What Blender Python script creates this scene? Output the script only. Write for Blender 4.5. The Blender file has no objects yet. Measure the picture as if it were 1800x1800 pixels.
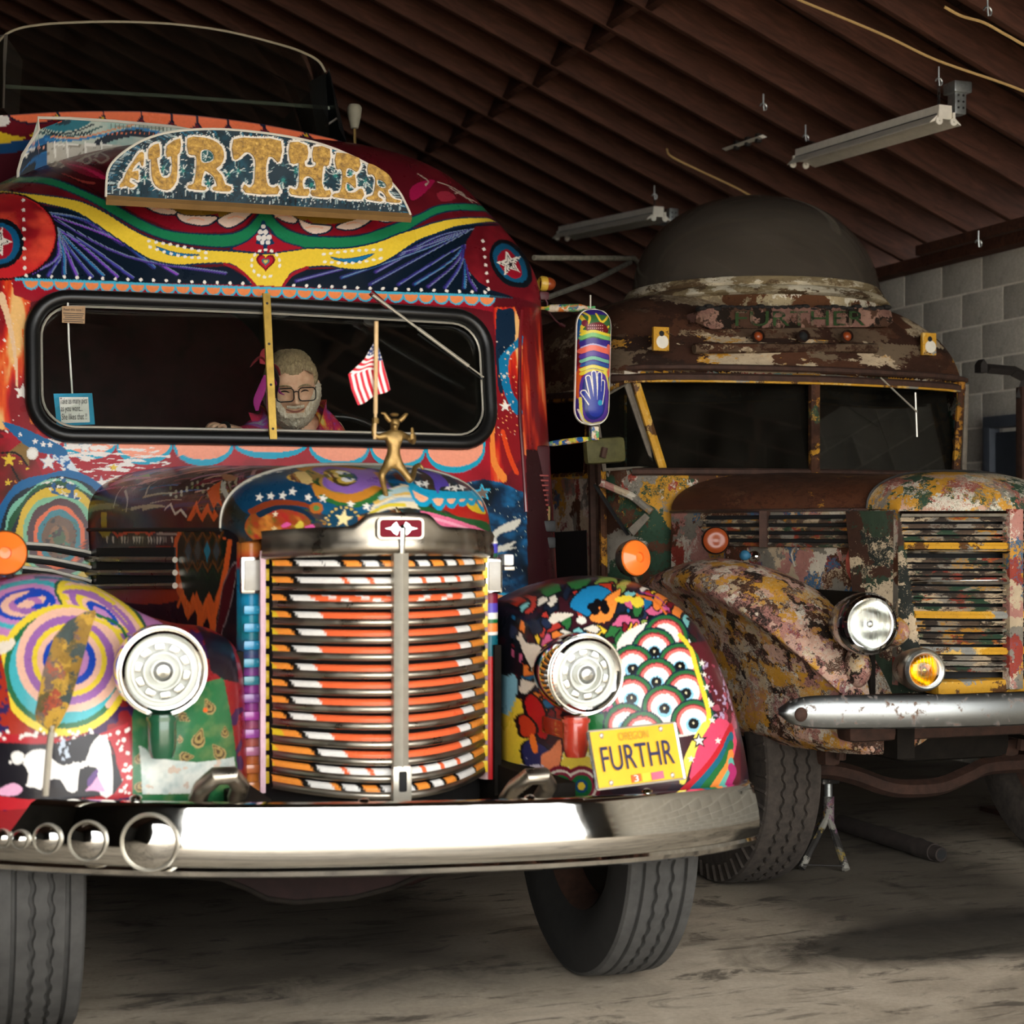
import bpy, bmesh, math, random
import numpy as np
from mathutils import Vector, Matrix
from mathutils.bvhtree import BVHTree

SC = bpy.context.scene
COL = SC.collection
# ------------------------------------------------------------------ camera
F_PX, HOR, CAM_H, YAW = 3000.0, 930.0, 1.40, math.radians(20.3)
SN, CS = math.sin(YAW), math.cos(YAW)
cam_d = bpy.data.cameras.new('camera')
cam = bpy.data.objects.new('camera', cam_d)
COL.objects.link(cam)
cam.location = (0, 0, CAM_H)
cam.rotation_euler = (math.pi / 2, 0, -YAW)
cam_d.sensor_width = 36.0
cam_d.lens = 36.0 * F_PX / 1800.0
cam_d.shift_y = (HOR - 900.0) / 1800.0
cam_d.dof.use_dof = True
cam_d.dof.focus_distance = 6.3
cam_d.dof.aperture_fstop = 3.4
cam_d.clip_end = 200
SC.camera = cam
# ------------------------------------------------------------------ sky, exposure
SC.view_settings.view_transform = 'Standard'
SC.view_settings.look = 'None'
SC.view_settings.gamma = 1.0
SC.view_settings.use_curve_mapping = False
SC.view_settings.exposure = 1.95
SC.cycles.use_denoising = True
SC.cycles.max_bounces = 7
SC.cycles.diffuse_bounces = 4
SC.cycles.glossy_bounces = 4
SC.cycles.transparent_max_bounces = 12
SC.cycles.sample_clamp_indirect = 6.0
SC.cycles.caustics_reflective = False
SC.cycles.caustics_refractive = False
world = bpy.data.worlds.new('overcast_sky')
SC.world = world
world.use_nodes = True
_wn = world.node_tree.nodes
_bg = _wn['Background']
_tc = _wn.new('ShaderNodeTexCoord')
_sx = _wn.new('ShaderNodeSeparateXYZ')
_rp = _wn.new('ShaderNodeValToRGB')
_rp.color_ramp.elements[0].position = 0.0
_rp.color_ramp.elements[0].color = (0.80, 0.80, 0.78, 1)
_rp.color_ramp.elements[1].position = 0.7
_rp.color_ramp.elements[1].color = (1.0, 0.985, 0.95, 1)
world.node_tree.links.new(_tc.outputs['Generated'], _sx.inputs[0])
world.node_tree.links.new(_sx.outputs['Z'], _rp.inputs[0])
world.node_tree.links.new(_rp.outputs[0], _bg.inputs[0])
_bg.inputs[1].default_value = 2.2
# the lamp of the sky: soft high overcast sun from in front of the open garage
_sun = bpy.data.lights.new('hazy_sun', 'SUN')
_sun.energy = 1.6
_sun.angle = math.radians(25)
_sun.color = (1.0, 0.96, 0.9)
sun = bpy.data.objects.new('hazy_sun', _sun)
COL.objects.link(sun)
sun.rotation_euler = Vector((0.22, 0.40, -0.90)).to_track_quat('-Z', 'Y').to_euler()

# ------------------------------------------------------------------ pixel -> place
def ray(px, py):
    rx = (px - 900.0) / F_PX
    rz = (HOR - py) / F_PX
    return Vector((SN + rx * CS, CS - rx * SN, rz))
def at(px, py, Y=None, X=None, Z=None, D=None):
    r = ray(px, py)
    if Y is not None: t = Y / r.y
    elif X is not None: t = X / r.x
    elif Z is not None: t = (Z - CAM_H) / r.z
    else: t = D
    return Vector((r.x * t, r.y * t, CAM_H + r.z * t))
def mpp(Y):            # metres per photo pixel near depth Y
    return Y / CS / F_PX * 0.98

# ------------------------------------------------------------------ colour
def lin1(c):
    return c / 12.92 if c <= 0.04045 else ((c + 0.055) / 1.055) ** 2.4
def hx(h):
    h = h.lstrip('#')
    return tuple(lin1(int(h[i:i + 2], 16) / 255.0) for i in (0, 2, 4))
def hx4(h): return (*hx(h), 1.0)

# ------------------------------------------------------------------ mesh builder
class MB:
    def __init__(s): s.v = []; s.f = []; s.m = []
    def add(s, vs, fs, mi=0):
        o = len(s.v)
        s.v += [tuple(v) for v in vs]
        s.f += [tuple(i + o for i in f) for f in fs]
        s.m += [mi] * len(fs)
        return s
    def box(s, c, d, M=None, mi=0):
        x, y, z = d[0] / 2, d[1] / 2, d[2] / 2
        vs = [Vector((a * x, b * y, e * z)) for e in (-1, 1) for b in (-1, 1) for a in (-1, 1)]
        if M is not None: vs = [M @ v for v in vs]
        c = Vector(c)
        vs = [v + c for v in vs]
        return s.add(vs, [(0, 2, 3, 1), (4, 5, 7, 6), (0, 1, 5, 4), (2, 6, 7, 3), (0, 4, 6, 2), (1, 3, 7, 5)], mi)
    def rbox(s, c, d, r=0.01, M=None, mi=0):
        """box with chamfered edges"""
        bm = bmesh.new()
        bmesh.ops.create_cube(bm, size=1.0)
        for v in bm.verts: v.co = Vector((v.co.x * d[0], v.co.y * d[1], v.co.z * d[2]))
        r = min(r, min(d) * 0.45)
        bmesh.ops.bevel(bm, geom=list(bm.edges), offset=r, segments=2, profile=0.6, affect='EDGES')
        bm.verts.ensure_lookup_table(); bm.verts.index_update()
        c = Vector(c)
        vs = [(M @ v.co if M is not None else v.co) + c for v in bm.verts]
        fs = [[v.index for v in f.verts] for f in bm.faces]
        bm.free()
        return s.add(vs, fs, mi)
    def tube(s, pts, r, n=8, closed=False, cap=True, mi=0, flat=None):
        pts = [Vector(p) for p in pts]
        m = len(pts)
        rr = list(r) if hasattr(r, '__len__') else [r] * m
        vs = []
        up = None
        for i, p in enumerate(pts):
            a = pts[(i - 1) % m] if (closed or i > 0) else p
            b = pts[(i + 1) % m] if (closed or i < m - 1) else p
            t = (b - a)
            t = t.normalized() if t.length > 1e-9 else Vector((0, 0, 1))
            if up is None:
                up = Vector((0, 0, 1)) if abs(t.z) < 0.9 else Vector((0, 1, 0))
            u = (up - t * up.dot(t))
            if u.length < 1e-6: u = t.orthogonal()
            u.normalize()
            w = t.cross(u)
            up = u
            for k in range(n):
                an = 2 * math.pi * k / n
                vs.append(p + u * (math.cos(an) * rr[i] * (flat or 1)) + w * (math.sin(an) * rr[i]))
        fs = []
        for i in range(m if closed else m - 1):
            j = (i + 1) % m
            for k in range(n):
                l = (k + 1) % n
                fs.append((i * n + k, i * n + l, j * n + l, j * n + k))
        if cap and not closed:
            fs.append(tuple(range(n))[::-1])
            fs.append(tuple((m - 1) * n + k for k in range(n)))
        return s.add(vs, fs, mi)
    def lathe(s, prof, c, axis, n=32, mi=0, cap=False, sq=(1, 1)):
        """prof: (radius, along) pairs turned round axis from c"""
        c = Vector(c); ax = Vector(axis).normalized()
        u = ax.orthogonal().normalized()
        if abs(ax.z) < 0.99:
            u = Vector((0, 0, 1)); u = (u - ax * u.dot(ax)).normalized()
        w = ax.cross(u)
        vs = []
        for r, a in prof:
            for k in range(n):
                an = 2 * math.pi * k / n
                vs.append(c + ax * a + u * (math.cos(an) * r * sq[0]) + w * (math.sin(an) * r * sq[1]))
        fs = []
        m = len(prof)
        for i in range(m - 1):
            for k in range(n):
                l = (k + 1) % n
                fs.append((i * n + k, i * n + l, (i + 1) * n + l, (i + 1) * n + k))
        if cap:
            fs.append(tuple(range(n))[::-1]); fs.append(tuple((m - 1) * n + k for k in range(n)))
        return s.add(vs, fs, mi)
    def prism(s, poly, d, mi=0):
        """poly: 3-D planar points, d: extrusion vector"""
        n = len(poly); d = Vector(d)
        vs = [Vector(p) for p in poly] + [Vector(p) + d for p in poly]
        fs = [tuple(range(n))[::-1], tuple(range(n, 2 * n))]
        fs += [(i, (i + 1) % n, n + (i + 1) % n, n + i) for i in range(n)]
        return s.add(vs, fs, mi)
    def sphere(s, c, r, n=16, m=10, M=None, mi=0):
        rx, ry, rz = r if hasattr(r, '__len__') else (r, r, r)
        c = Vector(c)
        vs = []; fs = []
        for i in range(m + 1):
            th = math.pi * i / m
            for k in range(n):
                ph = 2 * math.pi * k / n
                v = Vector((rx * math.sin(th) * math.cos(ph), ry * math.sin(th) * math.sin(ph), rz * math.cos(th)))
                vs.append((M @ v if M is not None else v) + c)
        for i in range(m):
            for k in range(n):
                l = (k + 1) % n
                fs.append((i * n + k, (i + 1) * n + k, (i + 1) * n + l, i * n + l))
        return s.add(vs, fs, mi)
    def sweep(s, prof, frames, mi=0, closed=False, cap=True):
        """prof: list of (a,b); frames: list of (origin, A, B)"""
        n = len(prof); vs = []
        for o, A, B in frames:
            vs += [Vector(o) + Vector(A) * a + Vector(B) * b for a, b in prof]
        fs = []
        m = len(frames)
        for i in range(m - 1):
            for k in range(n if closed else n - 1):
                l = (k + 1) % n
                fs.append((i * n + k, i * n + l, (i + 1) * n + l, (i + 1) * n + k))
        if cap and closed:
            fs.append(tuple(range(n))[::-1]); fs.append(tuple((m - 1) * n + k for k in range(n)))
        return s.add(vs, fs, mi)

def mesh_of(mb, name, mats, smooth=True, angle=40):
    me = bpy.data.meshes.new(name)
    me.from_pydata(mb.v, [], mb.f)
    for mt in (mats if isinstance(mats, (list, tuple)) else [mats]): me.materials.append(mt)
    if any(mb.m): me.polygons.foreach_set('material_index', mb.m)
    bm = bmesh.new(); bm.from_mesh(me)
    bmesh.ops.recalc_face_normals(bm, faces=bm.faces)
    bm.to_mesh(me); bm.free()
    if smooth:
        me.polygons.foreach_set('use_smooth', [True] * len(me.polygons))
        try: me.set_sharp_from_angle(angle=math.radians(angle))
        except Exception: pass
    me.update()
    return me
def put(name, me, parent=None):
    o = bpy.data.objects.new(name, me)
    COL.objects.link(o)
    if parent is not None:
        o.parent = parent
        o.matrix_parent_inverse = world_of(parent).inverted()
    return o
def world_of(o):
    m = o.matrix_basis.copy()
    if o.parent is not None:
        m = world_of(o.parent) @ o.matrix_parent_inverse @ m
    return m
def obj(name, mb, mat, parent=None, smooth=True, label=None, angle=40):
    o = put(name, mesh_of(mb, name, mat, smooth, angle), parent)
    if label: o['label'] = label
    return o
def thing(name, label, cat, loc=(0, 0, 0), group=None):
    o = bpy.data.objects.new(name, None)
    o.empty_display_size = 0.1
    COL.objects.link(o); o.location = loc
    o['label'] = label; o['category'] = cat
    if group: o['group'] = group
    return o
def tag(o, label, cat, group=None):
    o['label'] = label; o['category'] = cat
    if group: o['group'] = group
    return o
def struct(name, mb, mat, smooth=False):
    o = obj(name, mb, mat, None, smooth); o['kind'] = 'structure'
    return o

def grid_obj(name, P, mats, parent=None, colors=None, face_mask=None, closed_u=False, label=None, face_mat=None, flip=False):
    """P (nu,nv,3) numpy grid -> one mesh; colors (nu,nv,3) linear paint"""
    nu, nv = P.shape[:2]
    idx = np.arange(nu * nv).reshape(nu, nv)
    if closed_u:
        a = idx; b = np.roll(idx, -1, 0)
        q = np.stack([a[:, :-1], b[:, :-1], b[:, 1:], a[:, 1:]], -1)
    else:
        q = np.stack([idx[:-1, :-1], idx[1:, :-1], idx[1:, 1:], idx[:-1, 1:]], -1)
    q = q.reshape(-1, 4)
    if flip: q = q[:, ::-1]
    keep = None
    if face_mask is not None:
        keep = face_mask.reshape(-1)
        q = q[keep]
    used = np.zeros(nu * nv, bool); used[q.ravel()] = True
    remap = np.cumsum(used) - 1
    V = P.reshape(-1, 3)[used]
    q = remap[q]
    me = bpy.data.meshes.new(name)
    me.vertices.add(len(V)); me.vertices.foreach_set('co', V.astype(np.float32).ravel())
    me.loops.add(q.size); me.loops.foreach_set('vertex_index', q.astype(np.int32).ravel())
    me.polygons.add(len(q))
    me.polygons.foreach_set('loop_start', np.arange(0, q.size, 4, dtype=np.int32))
    try: me.polygons.foreach_set('loop_total', np.full(len(q), 4, dtype=np.int32))
    except Exception: pass
    me.polygons.foreach_set('use_smooth', np.ones(len(q), bool))
    for mt in (mats if isinstance(mats, (list, tuple)) else [mats]): me.materials.append(mt)
    if face_mat is not None:
        fm = face_mat.reshape(-1)
        if keep is not None: fm = fm[keep]
        me.polygons.foreach_set('material_index', fm.astype(np.int32))
    me.update(calc_edges=True)
    me.validate()
    if colors is not None:
        at_ = me.color_attributes.new('Paint', 'FLOAT_COLOR', 'POINT')
        C = np.ones((len(V), 4), np.float32); C[:, :3] = colors.reshape(-1, 3)[used]
        at_.data.foreach_set('color', C.ravel())
    o = put(name, me, parent)
    if label: o['label'] = label
    return o

# ------------------------------------------------------------------ node helper
class NT:
    def __init__(s, name):
        s.mat = bpy.data.materials.new(name); s.mat.use_nodes = True
        s.t = s.mat.node_tree; s.n = s.t.nodes; s.b = s.n['Principled BSDF']; s.out = s.n['Material Output']
    def new(s, ty, **kw):
        nd = s.n.new('ShaderNode' + ty)
        for k, v in kw.items():
            if k in nd.inputs.keys(): pass
            setattr(nd, k, v)
        return nd
    def link(s, a, b): s.t.links.new(a, b)
    def val(s, nd, key, v):
        if hasattr(v, 'links') or isinstance(v, bpy.types.NodeSocket): s.link(v, nd.inputs[key])
        else: nd.inputs[key].default_value = v
    def coords(s, kind='Object', scale=(1, 1, 1), rot=(0, 0, 0)):
        tc = s.new('TexCoord'); mp = s.new('Mapping')
        s.link(tc.outputs[kind], mp.inputs[0])
        mp.inputs['Scale'].default_value = scale; mp.inputs['Rotation'].default_value = rot
        return mp.outputs[0]
    def noise(s, co, scale, detail=4, rough=0.55, dist=0.0, out='Fac'):
        nd = s.new('TexNoise')
        s.link(co, nd.inputs['Vector'])
        nd.inputs['Scale'].default_value = scale; nd.inputs['Detail'].default_value = detail
        nd.inputs['Roughness'].default_value = rough; nd.inputs['Distortion'].default_value = dist
        return nd.outputs[out]
    def voro(s, co, scale, out='Color', feature='F1'):
        nd = s.new('TexVoronoi', feature=feature)
        s.link(co, nd.inputs['Vector']); nd.inputs['Scale'].default_value = scale
        return nd.outputs[out]
    def ramp(s, fac, stops, interp='LINEAR'):
        nd = s.new('ValToRGB'); cr = nd.color_ramp; cr.interpolation = interp
        while len(cr.elements) < len(stops): cr.elements.new(0.5)
        for e, (p, c) in zip(cr.elements, stops):
            e.position = p
            e.color = hx4(c) if isinstance(c, str) else ((c, c, c, 1) if not hasattr(c, '__len__') else (*c[:3], 1))
        s.link(fac, nd.inputs[0])
        return nd.outputs[0]
    def mix(s, fac, a, b, mode='MIX'):
        nd = s.new('Mix', data_type='RGBA', blend_type=mode)
        for i, v in ((0, fac), (6, a), (7, b)):
            if isinstance(v, bpy.types.NodeSocket): s.link(v, nd.inputs[i])
            else: nd.inputs[i].default_value = hx4(v) if isinstance(v, str) else (v if i == 0 else (*v[:3], 1))
        return nd.outputs[2]
    def math(s, op, a, b=0.5, c=None, clamp=False):
        nd = s.new('Math', operation=op); nd.use_clamp = clamp
        for i, v in enumerate((a, b) if c is None else (a, b, c)):
            if isinstance(v, bpy.types.NodeSocket): s.link(v, nd.inputs[i])
            else: nd.inputs[i].default_value = v
        return nd.outputs[0]
    def bump(s, h, strength=0.3, dist=0.01):
        nd = s.new('Bump'); nd.inputs['Strength'].default_value = strength; nd.inputs['Distance'].default_value = dist
        s.link(h, nd.inputs['Height']); s.link(nd.outputs[0], s.b.inputs['Normal'])
    def set(s, **kw):
        names = dict(color='Base Color', rough='Roughness', metal='Metallic', spec='Specular IOR Level', coat='Coat Weight',
                     coat_rough='Coat Roughness', trans='Transmission Weight', ior='IOR', emit='Emission Color', estr='Emission Strength',
                     alpha='Alpha', sheen='Sheen Weight', sss='Subsurface Weight')
        for k, v in kw.items():
            sk = s.b.inputs[names[k]]
            if isinstance(v, bpy.types.NodeSocket): s.link(v, sk)
            elif isinstance(v, str): sk.default_value = hx4(v)
            else: sk.default_value = v
        return s
def simple(name, color, rough=0.5, metal=0.0, nscale=18.0, namt=0.12, coat=0.0, bump=0.0, spec=0.5):
    """a plain material with a little procedural unevenness"""
    n = NT(name); co = n.coords()
    f = n.noise(co, nscale, 5, 0.6)
    c = hx(color)
    lo = tuple(max(0, x * (1 - namt)) for x in c); hi = tuple(min(1, x * (1 + namt)) for x in c)
    n.set(color=n.ramp(f, [(0.3, lo), (0.7, hi)]), rough=rough, metal=metal, coat=coat, spec=spec)
    if bump: n.bump(f, bump, 0.004)
    return n.mat

# ------------------------------------------------------------------ painting on grids
def smooth_closed(pts, k=5):
    P = np.array(pts, float); n = len(P); out = []
    for i in range(n):
        p0, p1, p2, p3 = P[(i - 1) % n], P[i], P[(i + 1) % n], P[(i + 2) % n]
        for j in range(k):
            t = j / k
            out.append(0.5 * (2 * p1 + (p2 - p0) * t + (2 * p0 - 5 * p1 + 4 * p2 - p3) * t * t + (3 * p1 - p0 - 3 * p2 + p3) * t ** 3))
    return np.array(out)
def smooth_open(pts, k=5):
    P = np.array(pts, float)
    if len(P) < 3: return P
    Q = np.vstack([2 * P[0] - P[1], P, 2 * P[-1] - P[-2]]); out = []
    for i in range(1, len(Q) - 2):
        p0, p1, p2, p3 = Q[i - 1], Q[i], Q[i + 1], Q[i + 2]
        for j in range(k):
            t = j / k
            out.append(0.5 * (2 * p1 + (p2 - p0) * t + (2 * p0 - 5 * p1 + 4 * p2 - p3) * t * t + (3 * p1 - p0 - 3 * p2 + p3) * t ** 3))
    out.append(P[-1])
    return np.array(out)
class Painter:
    """colours the vertices of a grid surface with flat painted shapes laid out in the surface's own (u,v) metres.
    Shape points are read off the photograph as pixels and put on the surface through its real geometry."""
    def __init__(s, P, uv, base, Y0, step=8):
        s.shape = P.shape[:2]
        V = P.reshape(-1, 3)
        s.uvf = uv
        s.u, s.v = uv(V[:, 0], V[:, 1], V[:, 2])
        s.c = np.zeros((len(V), 3), np.float32); s.c[:] = hx(base) if isinstance(base, str) else base
        s.V = V
        s.Y0 = Y0; s.k = mpp(Y0)
        iu = sorted(set(list(range(0, P.shape[0], step)) + [P.shape[0] - 1])); iv = sorted(set(list(range(0, P.shape[1], step)) + [P.shape[1] - 1]))
        Q = P[np.ix_(iu, iv)]
        a, b = Q.shape[:2]
        fs = [(i * b + j, (i + 1) * b + j, (i + 1) * b + j + 1, i * b + j + 1) for i in range(a - 1) for j in range(b - 1)]
        s.bvh = BVHTree.FromPolygons([tuple(p) for p in Q.reshape(-1, 3)], fs)
        s.o = Vector((0, 0, CAM_H))
    def px(s, pts):
        out = []
        for p in pts:
            r = ray(p[0], p[1])
            hit = s.bvh.ray_cast(s.o, r.normalized())
            loc = hit[0]
            if loc is None:
                loc = min((s.bvh.find_nearest(at(p[0], p[1], Y=s.Y0 + d)) for d in (-.3, -.15, 0, .1, .2, .3, .4, .5, .65, .8, 1.0)), key=lambda h: h[3])[0]
            q = s.uvf(np.array([loc.x]), np.array([loc.y]), np.array([loc.z]))
            out.append((float(q[0][0]), float(q[1][0])))
        return np.array(out)
    def _col(s, c): return np.array(hx(c) if isinstance(c, str) else c, np.float32)
    def inside(s, Q):
        lo = Q.min(0); hi = Q.max(0)
        m = np.nonzero((s.u >= lo[0]) & (s.u <= hi[0]) & (s.v >= lo[1]) & (s.v <= hi[1]))[0]
        if len(m) == 0: return m
        x = s.u[m]; y = s.v[m]
        r = np.zeros(len(m), bool)
        n = len(Q)
        for i in range(n):
            x1, y1 = Q[i]; x2, y2 = Q[(i + 1) % n]
            if y1 == y2: continue
            c = ((y1 > y) != (y2 > y))
            r ^= c & (x < (x2 - x1) * (y - y1) / (y2 - y1) + x1)
        return m[r]
    def fill_uv(s, Q, color):
        m = s.inside(np.array(Q))
        s.c[m] = s._col(color) if not callable(color) else color(s, m)
    def fill(s, pts, color, smooth=0, outline=None, ow=2.5):
        p = smooth_closed(pts, smooth) if smooth else np.array(pts, float)
        Q = s.px(p)
        s.fill_uv(Q, color)
        if outline: s.stroke_uv(np.vstack([Q, Q[:1]]), outline, ow)
    def near(s, Q, w):
        best = np.full(len(s.u), 9e9); par = np.zeros(len(s.u))
        lo = Q.min(0) - w; hi = Q.max(0) + w
        m = np.nonzero((s.u >= lo[0]) & (s.u <= hi[0]) & (s.v >= lo[1]) & (s.v <= hi[1]))[0]
        if len(m) == 0: return m, None, None
        x = s.u[m]; y = s.v[m]; b = np.full(len(m), 9e9); pr = np.zeros(len(m)); n = len(Q) - 1
        for i in range(n):
            x1, y1 = Q[i]; dx, dy = Q[i + 1] - Q[i]
            L = dx * dx + dy * dy
            if L < 1e-12: continue
            t = np.clip(((x - x1) * dx + (y - y1) * dy) / L, 0, 1)
            d = np.hypot(x - x1 - t * dx, y - y1 - t * dy)
            k = d < b
            b[k] = d[k]; pr[k] = (i + t[k]) / n
        return m, b, pr
    def stroke_uv(s, Q, color, w, taper=None):
        """w: full width in photo pixels"""
        hw = w * s.k / 2
        m, b, pr = s.near(np.array(Q), hw)
        if b is None: return
        lim = hw if taper is None else hw * (taper[0] + (taper[1] - taper[0]) * pr)
        k = b < lim
        s.c[m[k]] = s._col(color)
    def stroke(s, pts, color, w, smooth=5, taper=None):
        p = smooth_open(pts, smooth) if smooth else np.array(pts, float)
        s.stroke_uv(s.px(p), color, w, taper)
    def dot(s, p, r, color, ry=None, rot=0):
        ry = ry or r
        s.fill([(p[0] + r * math.cos(a) * math.cos(rot) - ry * math.sin(a) * math.sin(rot),
                 p[1] + r * math.cos(a) * math.sin(rot) + ry * math.sin(a) * math.cos(rot)) for a in np.linspace(0, 2 * math.pi, 14 if r < 12 else 40)[:-1]], color)
    def star(s, p, r, color, rot=-90, inner=0.42, n=5):
        pts = []
        for i in range(2 * n):
            a = math.radians(rot + 180.0 / n * i); q = r if i % 2 == 0 else r * inner
            pts.append((p[0] + q * math.cos(a), p[1] + q * math.sin(a)))
        s.fill(pts, color)
    def speckle(s, sel, color, amount, scale, seed=1, soft=False, stretch=(1, 1)):
        """patchy pigment: value-noise threshold over the selected vertices"""
        f = vnoise(s.u[sel] / scale * stretch[0], s.v[sel] / scale * stretch[1], seed)
        c = s._col(color)
        if soft:
            w = np.clip((f - (1 - amount)) / 0.35 + 0.5, 0, 1)[:, None]
            s.c[sel] = s.c[sel] * (1 - w) + c * w
        else:
            s.c[sel[f > 1 - amount]] = c
    def colors(s): return s.c.reshape(*s.shape, 3)
def vnoise(x, y, seed=1, octaves=3):
    rs = np.random.RandomState(seed); T = rs.rand(256, 256)
    out = np.zeros(len(x)); amp = 0.5; tot = 0
    for o in range(octaves):
        xs = x * 2 ** o + o * 17.3; ys = y * 2 ** o + o * 5.7
        xi = np.floor(xs).astype(int); yi = np.floor(ys).astype(int)
        fx = xs - xi; fy = ys - yi
        fx = fx * fx * (3 - 2 * fx); fy = fy * fy * (3 - 2 * fy)
        a = T[xi % 256, yi % 256]; b = T[(xi + 1) % 256, yi % 256]; c = T[xi % 256, (yi + 1) % 256]; d = T[(xi + 1) % 256, (yi + 1) % 256]
        out += amp * ((a * (1 - fx) + b * fx) * (1 - fy) + (c * (1 - fx) + d * fx) * fy); tot += amp; amp *= 0.5
    return out / tot
# ================================================================== room
WALL_X, RIDGE_X, BACK_Y, FRONT_Y = 6.13, -0.4, 17.0, 0.2
def roof_z(x): return 3.05 + 0.42 * (WALL_X - x)
def m_concrete():
    n = NT('stained_concrete'); co = n.coords()
    st = n.coords(scale=(0.55, 1.6, 1.0), rot=(0, 0, 0.25))
    big = n.noise(st, 1.1, 6, 0.62, 0.6)
    mid = n.noise(co, 5.5, 7, 0.68, 0.8)
    fine = n.noise(co, 60, 4, 0.7)
    base = n.ramp(mid, [(0.30, '#a69781'), (0.50, '#c4b49d'), (0.72, '#d8c9b2')])
    base = n.mix(0.35, base, n.ramp(fine, [(0.3, '#958a7c'), (0.7, '#cfc5b5')]), 'MIX')
    dirt = n.ramp(big, [(0.47, 0.0), (0.64, 1.0)])
    base = n.mix(n.math('MULTIPLY', dirt, 0.5), base, '#453d34')
    # worn tyre track and oil patches
    blot = n.ramp(n.noise(n.coords(scale=(0.8, 2.2, 1), rot=(0, 0, 0.35)), 3.2, 8, 0.7, 1.2), [(0.53, 0.0), (0.63, 1.0)])
    base = n.mix(n.math('MULTIPLY', blot, 0.75), base, '#3a332d')
    oil = n.new('VectorMath', operation='DISTANCE')
    n.link(n.coords(scale=(0.5, 1.5, 1)), oil.inputs[0]); oil.inputs[1].default_value = (3.62 * 0.5, 4.95 * 1.5, 0)
    od = n.math('ADD', oil.outputs['Value'], n.math('MULTIPLY', mid, 0.35))
    base = n.mix(n.ramp(od, [(0.52, 0.85), (0.74, 0.0)]), base, '#26241f')
    # grime under the two parked buses, with their shade painted into the floor colour
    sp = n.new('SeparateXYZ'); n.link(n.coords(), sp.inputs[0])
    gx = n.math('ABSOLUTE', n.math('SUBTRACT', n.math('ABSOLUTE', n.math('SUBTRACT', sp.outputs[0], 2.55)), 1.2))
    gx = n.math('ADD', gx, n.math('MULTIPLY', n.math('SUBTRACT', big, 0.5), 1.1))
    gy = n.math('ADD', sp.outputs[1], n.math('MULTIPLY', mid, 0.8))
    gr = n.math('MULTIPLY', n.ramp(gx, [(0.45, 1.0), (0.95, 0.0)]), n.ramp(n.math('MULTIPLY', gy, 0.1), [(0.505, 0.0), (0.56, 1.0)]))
    gr = n.math('MAXIMUM', gr, n.ramp(n.math('MULTIPLY', gy, 0.1), [(0.60, 0.0), (0.74, 1.0)]))  # painted light falloff: floor colour darkens deeper into the garage
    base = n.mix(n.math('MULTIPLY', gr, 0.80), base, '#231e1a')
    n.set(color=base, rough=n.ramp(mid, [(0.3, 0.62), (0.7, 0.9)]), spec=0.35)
    n.bump(n.math('ADD', n.math('MULTIPLY', fine, 0.4), mid), 0.25, 0.006)
    return n.mat
def m_block():
    n = NT('cinder_block'); co = n.coords('Object')
    oi = n.new('ObjectInfo')
    f = n.noise(co, 70, 6, 0.7); g = n.noise(co, 7, 4, 0.6)
    c = n.ramp(f, [(0.3, '#a39d91'), (0.55, '#bab4a8'), (0.75, '#ccc6ba')])
    c = n.mix(n.math('MULTIPLY', oi.outputs['Random'], 0.3), c, '#8e897f')
    c = n.mix(n.ramp(g, [(0.55, 0.0), (0.8, 0.35)]), c, '#5a554d')
    n.set(color=c, rough=0.95, spec=0.2); n.bump(f, 0.5, 0.004)
    return n.mat
def m_wood(name, a, b, rot=(0, 0, 0), sc=(2.0, 14, 14)):
    n = NT(name); co = n.coords('Object', sc, rot); oi = n.new('ObjectInfo')
    va = n.new('VectorMath', operation='ADD'); n.link(co, va.inputs[0])
    cmb = n.new('CombineXYZ'); n.link(n.math('MULTIPLY', oi.outputs['Random'], 37.0), cmb.inputs[0]); n.link(cmb.outputs[0], va.inputs[1])
    f = n.noise(va.outputs[0], 1.6, 6, 0.6, 1.5); k = n.noise(va.outputs[0], 0.45, 3, 0.5, 2.5)
    c = n.ramp(f, [(0.3, a), (0.7, b)])
    c = n.mix(n.ramp(k, [(0.55, 0.0), (0.75, 0.55)]), c, a)
    n.set(color=c, rough=0.8, spec=0.25); n.bump(f, 0.25, 0.004)
    return n.mat
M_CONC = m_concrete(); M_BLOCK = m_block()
M_MORTAR = simple('mortar', '#ddd6c8', 0.95, nscale=40)
M_RAFTER = m_wood('old_rafter_wood', '#38221a', '#5a382b')
M_BOARD = m_wood('roof_board_wood', '#241711', '#36241c', sc=(14, 2, 14))
M_PLASTER = simple('dark_painted_wall', '#3b3a37', 0.9, nscale=3, namt=0.3)
M_GALV = simple('galvanised_steel', '#b4b8b6', 0.38, 0.85, 60, 0.18)
M_WHITEM = simple('white_enamel_metal', '#e6e0d2', 0.45, 0.0, 25, 0.08)
M_DARKMETAL = simple('dark_oxidised_metal', '#2a2624', 0.6, 0.3, 30, 0.3, bump=0.2)
M_ROPE = simple('tan_cable', '#c9a56a', 0.7, 0.0, 60)
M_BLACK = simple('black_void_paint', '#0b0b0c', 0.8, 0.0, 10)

floor = struct('floor', MB().box((0.0, 3.0, -0.05), (26, 30, 0.1)), M_CONC)
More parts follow.
